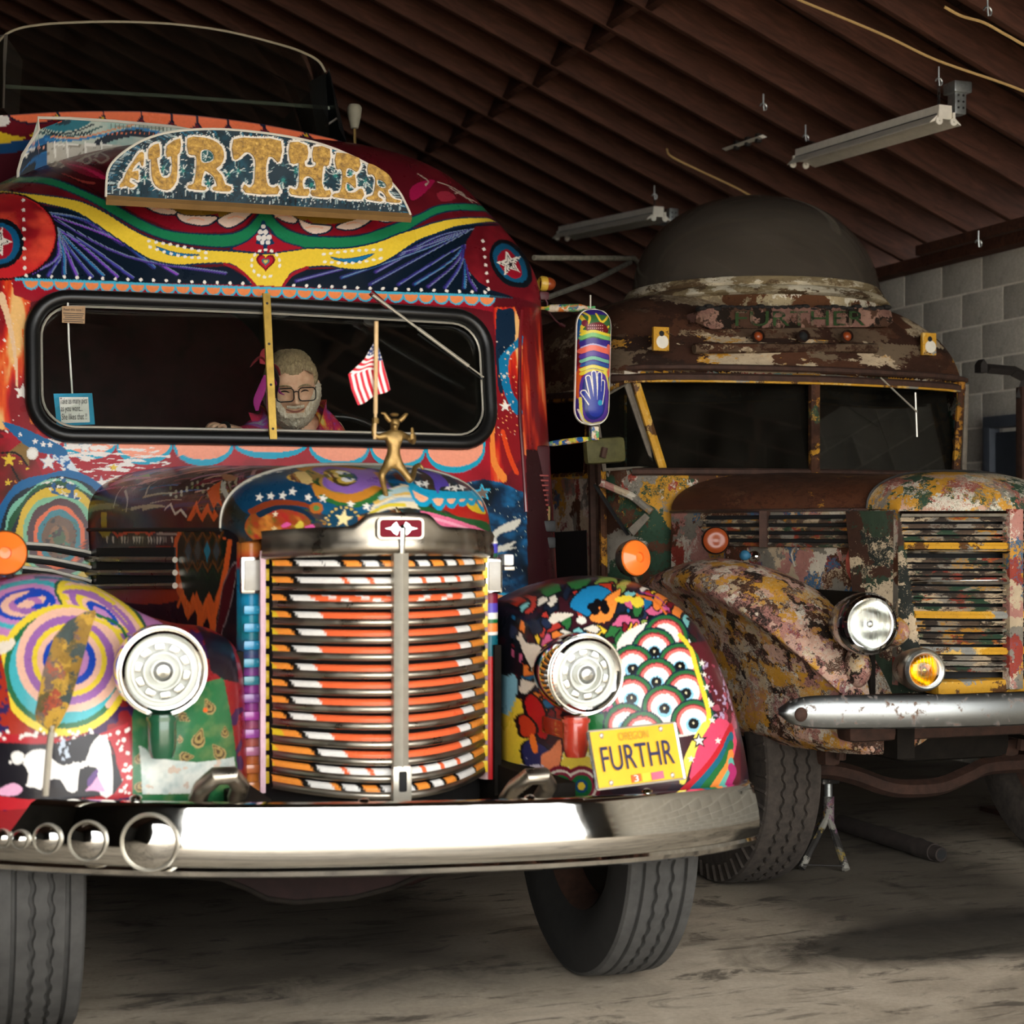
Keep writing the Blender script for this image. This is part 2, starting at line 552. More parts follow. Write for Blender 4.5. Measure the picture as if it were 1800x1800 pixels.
# right wall of concrete blocks, each one a piece
bw, bh, J = 0.3965, 0.1932, 0.0105
door_y0, door_y1, door_top = 7.42, 8.37, 2.02
wall = struct('wall_right', MB().box((WALL_X + 0.10, (BACK_Y + FRONT_Y) / 2, 1.50), (0.232, BACK_Y - FRONT_Y, 3.0)), M_MORTAR)
bm_ = MB().rbox((0, 0, 0), (0.04, bw, bh), 0.006)
me_block = mesh_of(bm_, 'block', M_BLOCK, True)
z0 = 2.0 - 0.2032 * 6
bl_rest = MB()
for k in range(11):
    z = z0 + 0.2032 * (k + 0.5)
    off = 0.0 if k % 2 else 0.2032
    for j in range(-25, 24):
        y = 8.10 + off + 0.4064 * j
        if y < FRONT_Y + 0.2 or y > BACK_Y - 0.2: continue
        if door_y0 - 0.1 < y < door_y1 + 0.12 and z < door_top + 0.05: continue
        if 6.7 < y < 14.2 and z > 0.95:
            b = put('block', me_block, wall)
            b.location = (WALL_X, y, z)
        else:
            bl_rest.rbox((WALL_X, y, z), (0.04, bw, bh), 0.006)
for k in range(4):
    for j in range(-25, 24):
        y = 8.10 + (0.0 if k % 2 else 0.2032) + 0.4064 * j
        if FRONT_Y + .2 < y < BACK_Y - .2 and not (door_y0 - .1 < y < door_y1 + .12):
            bl_rest.rbox((WALL_X, y, z0 - 0.2032 * (k + 0.5)), (0.04, bw, bh), 0.006)
o = obj('lower_blocks', bl_rest, M_BLOCK, wall); o['kind'] = 'stuff'
# door in the right wall
M_DOOR = simple('dark_blue_grey_door', '#2c3138', 0.55, 0.0, 8, 0.2)
M_DFRAME = simple('blue_grey_door_frame', '#4d535c', 0.5, 0.0, 8, 0.15)
door = struct('door_1', MB().box((WALL_X - 0.03, (door_y0 + door_y1) / 2, 0.985), (0.05, door_y1 - door_y0 - 0.10, 1.95)), M_DOOR)
dfm = MB()
for y in (door_y0, door_y1): dfm.rbox((WALL_X - 0.04, y, 1.0), (0.10, 0.07, 2.0), 0.008)
dfm.rbox((WALL_X - 0.04, (door_y0 + door_y1) / 2, door_top), (0.10, door_y1 - door_y0 + 0.07, 0.07), 0.008)
obj('door_frame', dfm, M_DFRAME, door)
obj('door_strip', MB().rbox((WALL_X - 0.075, door_y1 - 0.10, 1.35), (0.012, 0.018, 0.62), 0.003), M_ROPE, door)
# other walls
struct('wall_back', MB().box((0, BACK_Y + 0.1, 3.0), (12.6, 0.2, 7.0)), M_PLASTER)
struct('wall_left', MB().box((-6.25, (BACK_Y + FRONT_Y) / 2, 1.6), (0.2, BACK_Y - FRONT_Y, 3.2)), M_PLASTER)
fw = MB()
fw.box((-4.0, FRONT_Y, 3.0), (4.6, 0.25, 6.6)); fw.box((5.8, FRONT_Y, 3.0), (1.2, 0.25, 6.6))
fw.box((1.9, FRONT_Y, 5.2), (8.6, 0.25, 3.2))
struct('wall_front', fw, M_PLASTER)
# roof: boards on rafters with bridging pieces
ceil = struct('ceiling', MB().add(
    [(RIDGE_X, FRONT_Y, roof_z(RIDGE_X) + 0.26), (RIDGE_X, BACK_Y, roof_z(RIDGE_X) + 0.26), (6.5, BACK_Y, roof_z(6.5) + 0.26), (6.5, FRONT_Y, roof_z(6.5) + 0.26),
     (-6.5, BACK_Y, 3.1), (-6.5, FRONT_Y, 3.1)], [(0, 1, 2, 3), (0, 5, 4, 1)]), M_BOARD)
sl = math.atan(0.42); Rr = Matrix.Rotation(sl, 3, 'Y')
L = (6.45 - RIDGE_X) / math.cos(sl)
me_raf = mesh_of(MB().rbox((0, 0, 0), (L, 0.042, 0.19), 0.004), 'rafter', M_RAFTER)
me_blk = mesh_of(MB().rbox((0, 0, 0), (0.042, 0.36, 0.185), 0.004), 'bridging_block', M_RAFTER)
for i in range(46):
    y = 3.55 + 0.4064 * (i - 13)
    xc = (6.45 + RIDGE_X) / 2
    r = put('rafter', me_raf, ceil); r.matrix_basis = Matrix.Translation((xc, y, roof_z(xc) + 0.105)) @ Rr.to_4x4()
    for xb in (3.72, ):
        x = xb + (0.022 if i % 2 else -0.022)
        b = put('bridging_block', me_blk, ceil); b.matrix_basis = Matrix.Translation((x, y + 0.2032, roof_z(x) + 0.105)) @ Rr.to_4x4()
me_brd = mesh_of(MB().box((0, 0, 0), (0.186, BACK_Y - FRONT_Y - 0.4, 0.02)), 'roof_board', M_BOARD, False)
nb = int(L / 0.192)
for i in range(nb):
    s_ = -L / 2 + 0.1 + i * 0.192
    xc = (6.45 + RIDGE_X) / 2 + s_ * math.cos(sl)
    b = put('roof_board', me_brd, ceil); b.matrix_basis = Matrix.Translation((xc, (BACK_Y + FRONT_Y) / 2, roof_z(xc) + 0.225)) @ Rr.to_4x4()
# wall plate board under the rafter ends
p0 = at(1598, 446, X=5.72); p1 = at(1800, 389, X=5.72)
obj('ledger_board', MB().rbox((5.72, (p0.y + FRONT_Y) / 2 + 0.2, p0.z), (0.05, p0.y - FRONT_Y - 0.6, 0.06), 0.006), M_RAFTER, ceil)
wp = MB().rbox((6.10, (FRONT_Y + BACK_Y) / 2, 3.045), (0.2, BACK_Y - FRONT_Y - 0.3, 0.07), 0.006)
obj('wall_plate', wp, M_RAFTER, ceil)

# ---- fluorescent fittings hung on chains
def shop_light(n_px, f_px, X, label, hooks, seed):
    a = at(*n_px, X=X); b = at(*f_px, X=X)
    root = thing('fluorescent_fitting', label, 'light fitting', (X, (a.y + b.y) / 2, (a.z + b.z) / 2))
    d = (b - a)
    prof = [(-0.035, 0.055), (0.035, 0.055), (0.037, 0.012), (0.085, -0.03), (0.087, -0.036), (0.03, -0.012), (-0.03, -0.012), (-0.087, -0.036), (-0.085, -0.03), (-0.037, 0.012)]
    obj('housing', MB().sweep(prof, [(a, (1, 0, 0), (0, 0, 1)), (b, (1, 0, 0), (0, 0, 1))], closed=True), M_WHITEM, root, False)
    for sx in (-0.04, 0.04):
        for e, s in ((a, -1), (b, 1)):
            m = MB().lathe([(0.004, 0), (0.019, 0.002), (0.019, 0.012), (0.004, 0.014)], e + Vector((sx, s * 0.012, -0.024)), (0, 1, 0), 14)
            m.rbox(e + Vector((sx, s * 0.006, -0.002)), (0.014, 0.016, 0.045), 0.003)
            obj('lamp_holder', m, M_WHITEM, root)
    # seam along the housing
    obj('seam', MB().tube([a + Vector((-0.0385, 0, 0.012)), b + Vector((-0.0385, 0, 0.012))], 0.003, 6), M_DARKMETAL, root)
    for (hx_, hy_), t in zip(hooks, (0.04, 0.86)):
        p = a + d * t + Vector((0, 0, 0.055))
        h = at(hx_, hy_, X=X); h.y = p.y + (0.0 if t < 0.5 else 0.14); h.z = roof_z(X) - 0.11
        cm = MB(); N = max(6, int((h - p).length / 0.03))
        for i in range(N):
            q = p.lerp(h, (i + 0.5) / N); w = (h - p) / N * 0.62
            s1 = Vector((0.006, 0, 0)) if i % 2 else Vector((0, 0.006, 0))
            cm.tube([q - w + s1, q + w + s1, q + w - s1, q - w - s1], 0.0022, 5, closed=True)
        obj('chain', cm, M_DARKMETAL, root)
        hk = [h + Vector((0, 0, 0.085)), h + Vector((0, 0, 0.03))] + [h + Vector((0.018 * math.sin(t_), 0, 0.012 - 0.018 * math.cos(t_) + 0.0)) for t_ in np.linspace(0.2, 4.6, 10)]
        obj('hook', MB().tube(hk, 0.004, 6), M_GALV, root)
    return root
shop_light((1662, 205), (1408, 281), 4.74, 'white twin-tube fluorescent fitting hanging at upper right, nearest the opening', [(1645, 60), (1410, 155)], 1)
shop_light((1158, 378), (990, 412), 4.70, 'white twin-tube fluorescent fitting hanging behind the clear roof dome, farther back', [(1136, 295), (995, 365)], 2)
def conduit(top, bot, X, label):
    b = at(*bot, X=X); t = at(*top, X=X); t.y = b.y + (t.y - b.y) * 0.5
    t.z = roof_z(X) - 0.02
    r = thing('electrical_conduit', label, 'conduit', t)
    obj('pipe', MB().tube([t, b], 0.011, 10), M_GALV, r)
    obj('ceiling_box', MB().rbox(t + Vector((0, 0, -0.01)), (0.10, 0.10, 0.055), 0.008), M_GALV, r)
    bx = MB().rbox(b + Vector((0, 0, -0.05)), (0.065, 0.065, 0.12), 0.006)
    obj('outlet_box', bx, M_GALV, r)
    sm = MB()
    for dx in (-0.014, 0.014):
        for dz in (-0.02, -0.05, -0.08):
            sm.lathe([(0.0, -0.002), (0.006, -0.002), (0.006, 0.001)], b + Vector((dx, -0.033, dz)), (0, 1, 0), 8)
    obj('outlet_slots', sm, M_DARKMETAL, r)
conduit((1684, 2), (1682, 163), 4.90, 'galvanised conduit drop with outlet box beside the nearest fluorescent fitting')
conduit((1142, 258), (1181, 370), 4.98, 'thin conduit drop with outlet box just left of the clear roof dome')
# loose cables along the ceiling
def cable(name, pts, X0, rad, label):
    P = []
    for (x, y) in pts:
        P.append(at(x, y, X=X0))
    tag(obj(name, MB().tube([tuple(p) for p in smooth_open(P, 6)], rad, 6), M_ROPE), label, 'cable')
def cable_on_roof(name, pts, drop, rad, label):
    P = []
    for (x, y) in pts:
        r = ray(x, y); t = (roof_z(0) - drop - CAM_H) / (r.z + 0.42 * r.x)
        P.append(Vector((r.x * t, r.y * t, CAM_H + r.z * t)))
    tag(obj(name, MB().tube([tuple(p) for p in smooth_open(P, 6)], rad, 6), M_ROPE), label, 'cable')
cable_on_roof('ceiling_cable', [(1240, -70), (1380, -12), (1405, 0), (1550, 60), (1645, 105), (1760, 145), (1830, 172), (2000, 236)], 0.03, 0.0065, 'taut tan cable stretched across the rafters at upper right')
cable_on_roof('ceiling_cable', [(1660, 12), (1690, 28), (1730, 40), (1770, 62), (1830, 92), (1960, 130)], 0.02, 0.007, 'slack tan cable sagging from the ceiling box at top right corner')
cable_on_roof('ceiling_cable', [(1172, 262), (1180, 275), (1230, 300), (1290, 328), (1330, 350)], 0.03, 0.006, 'dim cable running from the rear ceiling box to the dome')
# spare hooks in the rafters
for (x, y, lb) in ((1736, 20, 'screw hook in a rafter at the top right corner'), (1342, 188, 'empty screw hook in a rafter left of the near fitting'), (1720, 428, 'small bent wire hook on the board above the block wall')):
    r = ray(x, y); t = (roof_z(0) - 0.06 - CAM_H) / (r.z + 0.42 * r.x)
    if y > 400: t = 5.66 / r.x
    h = Vector((r.x * t, r.y * t, CAM_H + r.z * t))
    hk = [h + Vector((0, 0, 0.07)), h + Vector((0, 0, 0.02))] + [h + Vector((0.02 * math.sin(q), 0, -0.02 * math.cos(q))) for q in np.linspace(0.2, 4.6, 10)]
    tag(obj('screw_hook', MB().tube(hk, 0.0045, 6), M_GALV), lb, 'hook')
# short white lath under the rafters
r0 = ray(1276, 262); r1 = ray(1341, 240)
def roofpt(r, drop):
    t = (roof_z(0) - drop - CAM_H) / (r.z + 0.42 * r.x); return Vector((r.x * t, r.y * t, CAM_H + r.z * t))
a_, b_ = roofpt(r0, 0.02), roofpt(r1, 0.02)
lt = thing('cable_lath', 'short white lath fixed under the rafters left of the near fitting', 'lath', a_)
obj('strip', MB().tube([a_, b_], 0.028, 4, flat=0.4), M_WHITEM, lt, False)
for q in (0.3, 0.6, 0.88):
    obj('clip', MB().rbox(a_.lerp(b_, q), (0.03, 0.03, 0.05), 0.004), M_DARKMETAL, lt)
# ================================================================== shared materials
def m_paint(name, rough=0.30, coat=0.12, wear=0.0, spec=0.28):
    n = NT(name)
    a = n.new('Attribute', attribute_name='Paint')
    c = a.outputs['Color']
    co = n.coords()
    f = n.noise(co, 90, 4, 0.6)
    c = n.mix(0.10, c, n.ramp(f, [(0.35, 0.25), (0.65, 1.0)]), 'MULTIPLY')
    n.set(color=c, rough=n.ramp(n.noise(co, 9, 5, 0.6), [(0.3, rough * 0.8), (0.7, rough * 1.35)]), coat=coat, coat_rough=0.08, spec=spec)
    n.bump(f, 0.04, 0.003)
    return n.mat
M_PAINT = m_paint('hand_painted_enamel')
M_PAINTMATT = m_paint('hand_painted_board', 0.55, 0.0)
def m_chrome(name, rough=0.06, color='#d9d9d6', pit=0.0):
    n = NT(name); co = n.coords()
    f = n.noise(co, 14, 5, 0.6)
    g = n.noise(co, 120, 3, 0.6)
    n.set(color=color, metal=1.0, rough=n.ramp(f, [(0.35, rough), (0.7, rough * 2.2 + 0.02)]))
    n.bump(n.noise(co, 6, 2, 0.5), 0.02, 0.01)
    if pit:
        p = n.ramp(n.noise(co, 26, 6, 0.7, 0.5), [(0.56, 0.0), (0.66, 1.0)])
        n.set(color=n.mix(n.math('MULTIPLY', p, pit), color, '#6b4a33'), metal=n.math('SUBTRACT', 1.0, n.math('MULTIPLY', p, pit * 0.9)),
              rough=n.math('ADD', n.math('MULTIPLY', p, 0.5), rough))
    return n.mat
M_CHROME = m_chrome('bright_chrome', 0.035)
M_CHROMED = m_chrome('dull_dark_chrome', 0.24, '#a79f92')
M_STEEL = simple('satin_steel', '#c2bcae', 0.32, 0.55, 30, 0.08)
M_CHROME_OLD = m_chrome('pitted_chrome', 0.22, '#b9bcbc', 0.75)
M_RUBBER = simple('black_rubber', '#121212', 0.34, 0, 30, 0.3, spec=.4)
M_TYRE = simple('dusty_tyre_rubber', '#3c3b39', 0.85, 0, 22, 0.28, bump=0.15)
M_TYRED = simple('dark_tyre_sidewall', '#1c1b1a', 0.8, 0, 22, 0.3)
M_TYREOLD = simple('old_brown_tyre_rubber', '#37302a', 0.92, 0, 30, 0.45, bump=0.35)
M_BRASS = simple('painted_brass_strip', '#b3913f', 0.35, 0.6, 30, 0.2)
M_GOLD = simple('gold_painted_metal', '#8e7242', 0.42, 0.7, 60, 0.25, bump=0.1)
M_AXLE = simple('maroon_chassis_paint', '#1c0f0e', 0.6, 0.0, 20, 0.35, spec=0.1)
M_CHASSIS = simple('grimy_chassis', '#17130f', 0.85, 0.0, 20, 0.4, spec=0.15)
M_RUSTDK = simple('rusty_brown_steel', '#3d271d', 0.8, 0.2, 25, 0.45, bump=0.3)
def m_glass(name, tint, refl=1.0, dirt=0.03):
    n = NT(name); n.n.remove(n.b)
    tr = n.new('BsdfTransparent'); gl = n.new('BsdfGlossy'); mx = n.new('MixShader'); fr = n.new('Fresnel'); df = n.new('BsdfDiffuse'); m2 = n.new('MixShader')
    tr.inputs[0].default_value = hx4(tint); gl.inputs[0].default_value = (1, 1, 1, 1); gl.inputs['Roughness'].default_value = 0.02
    fr.inputs[0].default_value = 1.5
    n.link(n.math('MULTIPLY', fr.outputs[0], refl), mx.inputs[0]); n.link(tr.outputs[0], mx.inputs[1]); n.link(gl.outputs[0], mx.inputs[2])
    df.inputs[0].default_value = hx4('#8a8274')
    f = n.noise(n.coords(), 7, 6, 0.65)
    n.link(n.ramp(f, [(0.35, dirt * 0.4), (0.75, dirt * 1.6)]), m2.inputs[0]); n.link(mx.outputs[0], m2.inputs[1]); n.link(df.outputs[0], m2.inputs[2])
    n.link(m2.outputs[0], n.out.inputs[0])
    return n.mat
M_GLASS = m_glass('clear_window_glass', '#f6f8f6', 0.8, 0.008)
M_GLASSDK = m_glass('smoked_visor_glass', '#8c8f8a', 0.8, 0.015)
M_GLASSOLD = m_glass('dusty_old_glass', '#8d9496', 0.8, 0.03)
def m_lens(name, color, rough=0.12):
    n = NT(name); co = n.coords()
    f = n.noise(co, 30, 3)
    n.set(color=color, rough=rough, coat=0.2, coat_rough=0.04, spec=0.35, trans=0.0)
    n.bump(f, 0.1, 0.002)
    return n.mat
M_AMBER = m_lens('amber_lens', '#e8742a')
M_AMBERDK = m_lens('dull_amber_lens', '#8a3e1c', 0.3)
M_YELLOWLENS = m_lens('yellow_fog_lens', '#d99a1c', 0.08)
M_WHITELENS = m_lens('white_lamp_lens', '#e9e9e4', 0.15)
M_CREAM = simple('cream_enamel', '#d8d2c4', 0.4, 0, 30, 0.06)
M_SEALED = m_chrome('silvered_reflector', 0.12, '#e8e8e4')
M_PLATE = simple('yellow_number_plate', '#e8b52a', 0.45, 0, 20, 0.06)
M_INK = simple('navy_ink', '#20204a', 0.6)
M_BLACKINK = simple('black_ink', '#16161a', 0.6)
M_FAINTINK = simple('faint_ochre_ink', '#b98a2c', 0.6)
M_TEALCARD = simple('teal_card', '#1c8fb4', 0.7)
M_PAPER = simple('white_paper', '#e6e4de', 0.8, nscale=8, namt=0.04)
M_PAPEROLD = simple('brown_kraft_paper', '#ab8a68', 0.85)
M_REDPAINT = simple('deep_red_enamel', '#6a161c', 0.35, 0, 6, 0.35, spec=0.3)
M_REDBADGE = simple('dark_red_badge_enamel', '#6d1020', 0.25, 0, 30, 0.1, spec=0.05)

def m_patchy(name, cols, scale=9.0, rough=0.5, stretch=(1, 1, 1), grime=0.3, dirt='#1d1611', bump=0.25, spec=0.3, warp=0.9, fine=0.5):
    """layers of chipped paint: warped cells choose among the colours, fine noise frays the edges, grime on top"""
    n = NT(name); co = n.coords('Object', stretch)
    w = n.noise(co, scale * 0.7, 6, 0.72, 0.0, 'Color')
    va = n.new('VectorMath', operation='MULTIPLY_ADD'); n.link(w, va.inputs[0]); va.inputs[1].default_value = (warp / scale * 4,) * 3; n.link(co, va.inputs[2])
    v = n.voro(va.outputs[0], scale)
    sep = n.new('SeparateColor'); n.link(v, sep.inputs[0])
    k = n.math('ADD', n.math('MULTIPLY', sep.outputs[0], 1 - fine * .5), n.math('MULTIPLY', n.noise(va.outputs[0], scale * 3.0, 7, 0.7), fine * .5))
    tot = sum(c[1] for c in cols); acc = 0; st = []
    for c, wt in cols: st.append((acc, c)); acc += wt / tot
    lo, hi = 0.12, 0.82
    st = [(lo + p * (hi - lo) if i else 0.0, c) for i, (p, c) in enumerate(st)]
    c = n.ramp(k, st, 'CONSTANT')
    g = n.ramp(n.noise(co, scale * 0.5, 7, 0.7, 0.4), [(0.42, 0.0), (0.68, 1.0)])
    c = n.mix(n.math('MULTIPLY', g, grime), c, dirt)
    sp = n.ramp(n.noise(co, scale * 7, 5, 0.7), [(0.60, 0.0), (0.66, 1.0)])
    c = n.mix(n.math('MULTIPLY', sp, 0.55), c, dirt)
    n.set(color=c, rough=n.math('ADD', n.math('MULTIPLY', g, 0.3), rough), spec=spec)
    n.bump(k, bump, 0.004)
    return n.mat
M_BLADE = m_patchy('spattered_old_paint', [('#8a6a2c', 3), ('#5a5030', 2), ('#b08a34', 2), ('#6a5a50', 1.5), ('#a04a34', .8), ('#3f4a48', 1)], 26, spec=.15)
# ================================================================== painted bus
BX = 1.315
bus = thing('painted_bus', 'bright psychedelic painted old bus with gold FURTHER sign on its roof, nearest the camera', 'bus', (BX, 6.5, 0))
def resample(pts, n, closed=False):
    P = np.array(pts, float)
    if closed: P = np.vstack([P, P[:1]])
    d = np.r_[0, np.cumsum(np.hypot(*np.diff(P, axis=0).T))]
    t = np.linspace(0, d[-1], n + 1 if closed else n)
    if closed: t = t[:-1]
    return np.stack([np.interp(t, d, P[:, 0]), np.interp(t, d, P[:, 1])], 1)
def arch_outline(HW, zs, zt, zb, p=2.7, q=0.44, tilt=0.0):
    up = [(-HW, z) for z in np.linspace(zb, zs, 12)]
    xs = HW * np.sin(np.linspace(-math.pi / 2, math.pi / 2, 121))
    ar = [(x, zs + (zt - zs) * max(0.0, 1 - abs(x / HW) ** p) ** q) for x in xs]
    ar = [(x, z + tilt * x * min(1, max(0, (z - zs) / .25))) for x, z in ar]
    dn = [(HW, z) for z in np.linspace(zs, zb, 12)]
    return up[:-1] + ar + dn[1:]
def polar_cap(O, c, yrim_minus, D, nexp, nk, k0=0.0, kpow=1.0):
    """O (n,2) outline about centre c; y = yf + D*(1-(1-k^n)^(1/n)); D, nexp, yf per outline point"""
    n = len(O)
    k = k0 + (1 - k0) * np.linspace(0, 1, nk) ** kpow
    d = O - np.array(c)
    X = c[0] + d[:, :1] * k; Z = c[1] + d[:, 1:] * k
    nn = np.asarray(nexp).reshape(-1, 1) * np.ones((n, 1)); DD = np.asarray(D).reshape(-1, 1) * np.ones((n, 1))
    Y = yrim_minus + DD * (1 - np.clip(1 - k[None, :] ** nn, 0, 1) ** (1 / nn))
    return np.stack([X, Y, Z], -1)
# ---------------------------------------------------------------- cab front
Y0 = 6.10
ZC = 1.975
LEAN = 0.16
out = arch_outline(1.2, 2.33, 2.98, 0.85, tilt=.10)
n1 = 1150
O1 = resample(out, n1)
O2 = resample([(1.2, 0.85), (-1.2, 0.85)], 130)[1:-1]
O = np.vstack([O1, O2]); O[:, 0] += BX
ang = np.clip((O[:, 1] - 2.30) / 0.5, 0, 1); ang = ang * ang * (3 - 2 * ang)
Dc = 0.40 + (0.85 - 0.40) * ang
Nc = 4.0 - 1.6 * ang
Dc[n1:] = 0.40 * (np.abs(O2[:, 0]) / 1.2) ** 6
kk = 250
P = polar_cap(O, (BX, ZC), Y0, Dc, Nc, kk, 0.22)
P[..., 1] += 0.05 * np.abs(P[..., 0] - BX) + LEAN * (np.minimum(P[..., 2], 2.28) - ZC)
def cab_y(x, z):
    """depth of the cab skin near the windscreen"""
    return Y0 + LEAN * (min(z, 2.28) - ZC) + 0.05 * abs(x - BX) + 0.40 * (1 - max(0.0, 1 - min(1, abs(x - BX) / 1.2) ** 4) ** 0.25)
WX, WZ, WHW, WHH, WR = BX + 0.025, 1.970, 0.845, 0.246, 0.13
def rrect(cx, cz, hw, hh, r, n=8):
    pts = []
    for sx, sz, a0 in ((1, 1, 0), (-1, 1, 90), (-1, -1, 180), (1, -1, 270)):
        for i in range(n + 1):
            a = math.radians(a0 + 90.0 * i / n)
            pts.append((cx + sx * (hw - r) + r * math.cos(a), cz + sz * (hh - r) + r * math.sin(a)))
    return pts
def sd_rr(x, z, cx, cz, hw, hh, r):
    qx = np.abs(x - cx) - (hw - r); qz = np.abs(z - cz) - (hh - r)
    return np.hypot(np.maximum(qx, 0), np.maximum(qz, 0)) + np.minimum(np.maximum(qx, qz), 0) - r
cxz = 0.25 * (P[:, :-1] + np.roll(P, -1, 0)[:, :-1] + np.roll(P, -1, 0)[:, 1:] + P[:, 1:])
mask = sd_rr(cxz[..., 0], cxz[..., 2], WX, WZ, WHW, WHH, WR) > 0.0
Pc = np.concatenate([P, P[:1]], 0)      # closed copy for the painter
pt = Painter(P, lambda x, y, z: (x, z), '#5a121c', 6.15, 9)
# ---- art of the roof front
NAVY, NAVYL, YEL, GRN, ORG, SAL, CYA, RED, DRED, CREAM = '#0d1b2b', '#123a5e', '#f3d03f', '#1f7d52', '#ff8a45', '#ff9d7c', '#12a9c9', '#b31b2a', '#6b121d', '#f4e3d6'
sel_all = np.arange(len(pt.u))
pt.speckle(sel_all, '#7a1a26', 0.42, 0.18, 3, True)
# flames on the pillars
for side in (0, 1):
    if side == 0: poly = [(-120, 480), (20, 470), (60, 505), (48, 560), (52, 640), (62, 740), (110, 778), (40, 760), (-120, 740)]
    else: poly = [(864, 540), (905, 540), (925, 600), (925, 740), (920, 800), (880, 850), (850, 860), (856, 780), (872, 700), (872, 600)]
    Q = pt.px(poly); m = pt.inside(Q)
    pt.c[m] = hx('#8c1720')
    f = vnoise(pt.u[m] / 0.055, pt.v[m] / 0.30, 11 + side, 4)
    w = np.clip((f - 0.42) / 0.12, 0, 1)[:, None]; pt.c[m] = pt.c[m] * (1 - w) + np.array(hx('#d2281e')) * w
    w = np.clip((f - 0.53) / 0.10, 0, 1)[:, None]; pt.c[m] = pt.c[m] * (1 - w) + np.array(hx('#f0642a')) * w
    w = np.clip((f - 0.62) / 0.08, 0, 1)[:, None]; pt.c[m] = pt.c[m] * (1 - w) + np.array(hx('#f6c27a')) * w
pt.stroke([(2, 520), (14, 560), (26, 620), (30, 680)], '#f0c8a0', 12, taper=(1, .2))
pt.stroke([(40, 580), (52, 640), (56, 700), (60, 740)], '#ff8436', 12, taper=(.4, 1))
pt.stroke([(868, 700), (866, 760), (868, 810), (885, 840)], '#f58a3a', 16, taper=(.3, 1))
pt.stroke([(884, 760), (895, 800), (908, 830)], '#e2481f', 10)
m = pt.inside(pt.px([(917, 540), (990, 540), (990, 800), (920, 800)])); f = vnoise(pt.u[m] / .03, pt.v[m] / .28, 77, 4)
pt.c[m] = hx('#6a141a')
for t_, c_ in ((.46, '#96201c'), (.56, '#c8401e'), (.66, '#ea8450')):
    w = np.clip((f - t_) / .10, 0, 1)[:, None]; pt.c[m] = pt.c[m] * (1 - w) + np.array(hx(c_)) * w
m = pt.inside(pt.px([(925, 790), (990, 790), (990, 1120), (925, 1120)])); pt.c[m] = hx('#2c0f14')
# navy pillar panel and turquoise ribbon at the right
pt.fill([(872, 552), (884, 545), (903, 545), (905, 600), (890, 640), (884, 690), (874, 670)], '#12283f', 3)
pt.fill([(918, 588), (905, 600), (890, 615), (877, 632), (880, 665), (890, 700), (905, 727), (918, 727), (914, 712), (902, 692), (895, 665), (894, 635), (905, 615), (918, 606)], '#1277a6', 3)
for p in ((893, 620), (886, 662), (904, 610), (889, 642), (898, 690), (891, 656)): pt.star(p, 4.5 if p[1] in (620, 662) else 2.2, '#e6e2d4')
pt.star((888, 714), 11, '#f6f0e8'); pt.star((39, 689), 16, '#f6efe6', -84); pt.star((25, 500), 7, '#f6efe6'); pt.star((38, 505), 12, '#a8917c', -70); pt.star((8, 598), 4, '#f6efe6')
rs = random.Random(5)
for i in range(60): pt.dot((rs.uniform(868, 916), rs.uniform(600, 770)), rs.uniform(0.8, 1.6), rs.choice(['#f0d8c0', '#ffb070']))
for i in range(60): pt.dot((rs.uniform(-10, 56), rs.uniform(500, 740)), rs.uniform(0.8, 1.7), rs.choice(['#f3dccb', '#ffd0a0']))
# roof crown: dark red with scroll work and pink flames
pt.fill([(-80, 330), (0, 300), (120, 285), (200, 300), (240, 380), (150, 345), (60, 318), (-80, 322)], '#4d1219', 3)
for a in ([(45, 290), (90, 282), (120, 288), (160, 272), (205, 258)], [(95, 292), (106, 280), (118, 286), (108, 294)], [(140, 284), (152, 274), (160, 282), (150, 288), (142, 282)], [(165, 280), (178, 286), (190, 278), (176, 268), (168, 276)], [(150, 264), (172, 258), (196, 262)], [(30, 296), (60, 296), (84, 288)]):
    pt.stroke(a, '#b09888', 4.5)
pt.fill([(105, 282), (140, 285), (180, 302), (182, 315), (150, 308), (120, 295)], '#8e1733', 3)
pt.stroke([(110, 306), (140, 318), (165, 322)], '#a04038', 5); pt.stroke([(118, 288), (150, 296), (182, 312)], '#c9285a', 8, taper=(.3, 1))
for a in ([(40, 300), (110, 318), (180, 345)], [(90, 300), (140, 320), (190, 350)]): pt.stroke(a, '#2c0d12', 3)
pt.fill([(722, 330), (745, 318), (765, 318), (740, 345), (722, 352)], '#a01848', 3)
pt.fill([(768, 340), (785, 336), (800, 345), (795, 352), (775, 354)], '#9a2a3c', 3)
for a in ([(735, 306), (752, 318), (748, 326)], [(770, 320), (800, 332), (830, 356)], [(800, 340), (812, 338), (820, 350)], [(790, 330), (815, 345), (838, 356)]): pt.stroke(a, '#b8a294', 3)
# green ribbon
pt.fill([(-60, 318), (0, 312), (35, 311), (90, 313), (150, 336), (202, 360), (241, 382), (292, 404), (350, 411), (404, 411), (432, 400), (450, 382), (463, 366), (476, 376), (490, 392), (510, 405), (540, 414), (576, 416), (610, 416), (643, 411), (700, 391), (740, 375), (767, 362), (800, 358), (840, 360), (890, 374), (840, 371), (800, 370), (767, 377), (740, 391), (700, 414), (643, 431), (600, 437), (560, 438), (520, 434), (490, 420), (466, 396), (440, 420), (404, 434), (350, 432), (300, 424), (250, 406), (200, 378), (155, 352), (90, 326), (35, 321), (-60, 328)], GRN, 4, '#14324c', 2.5)
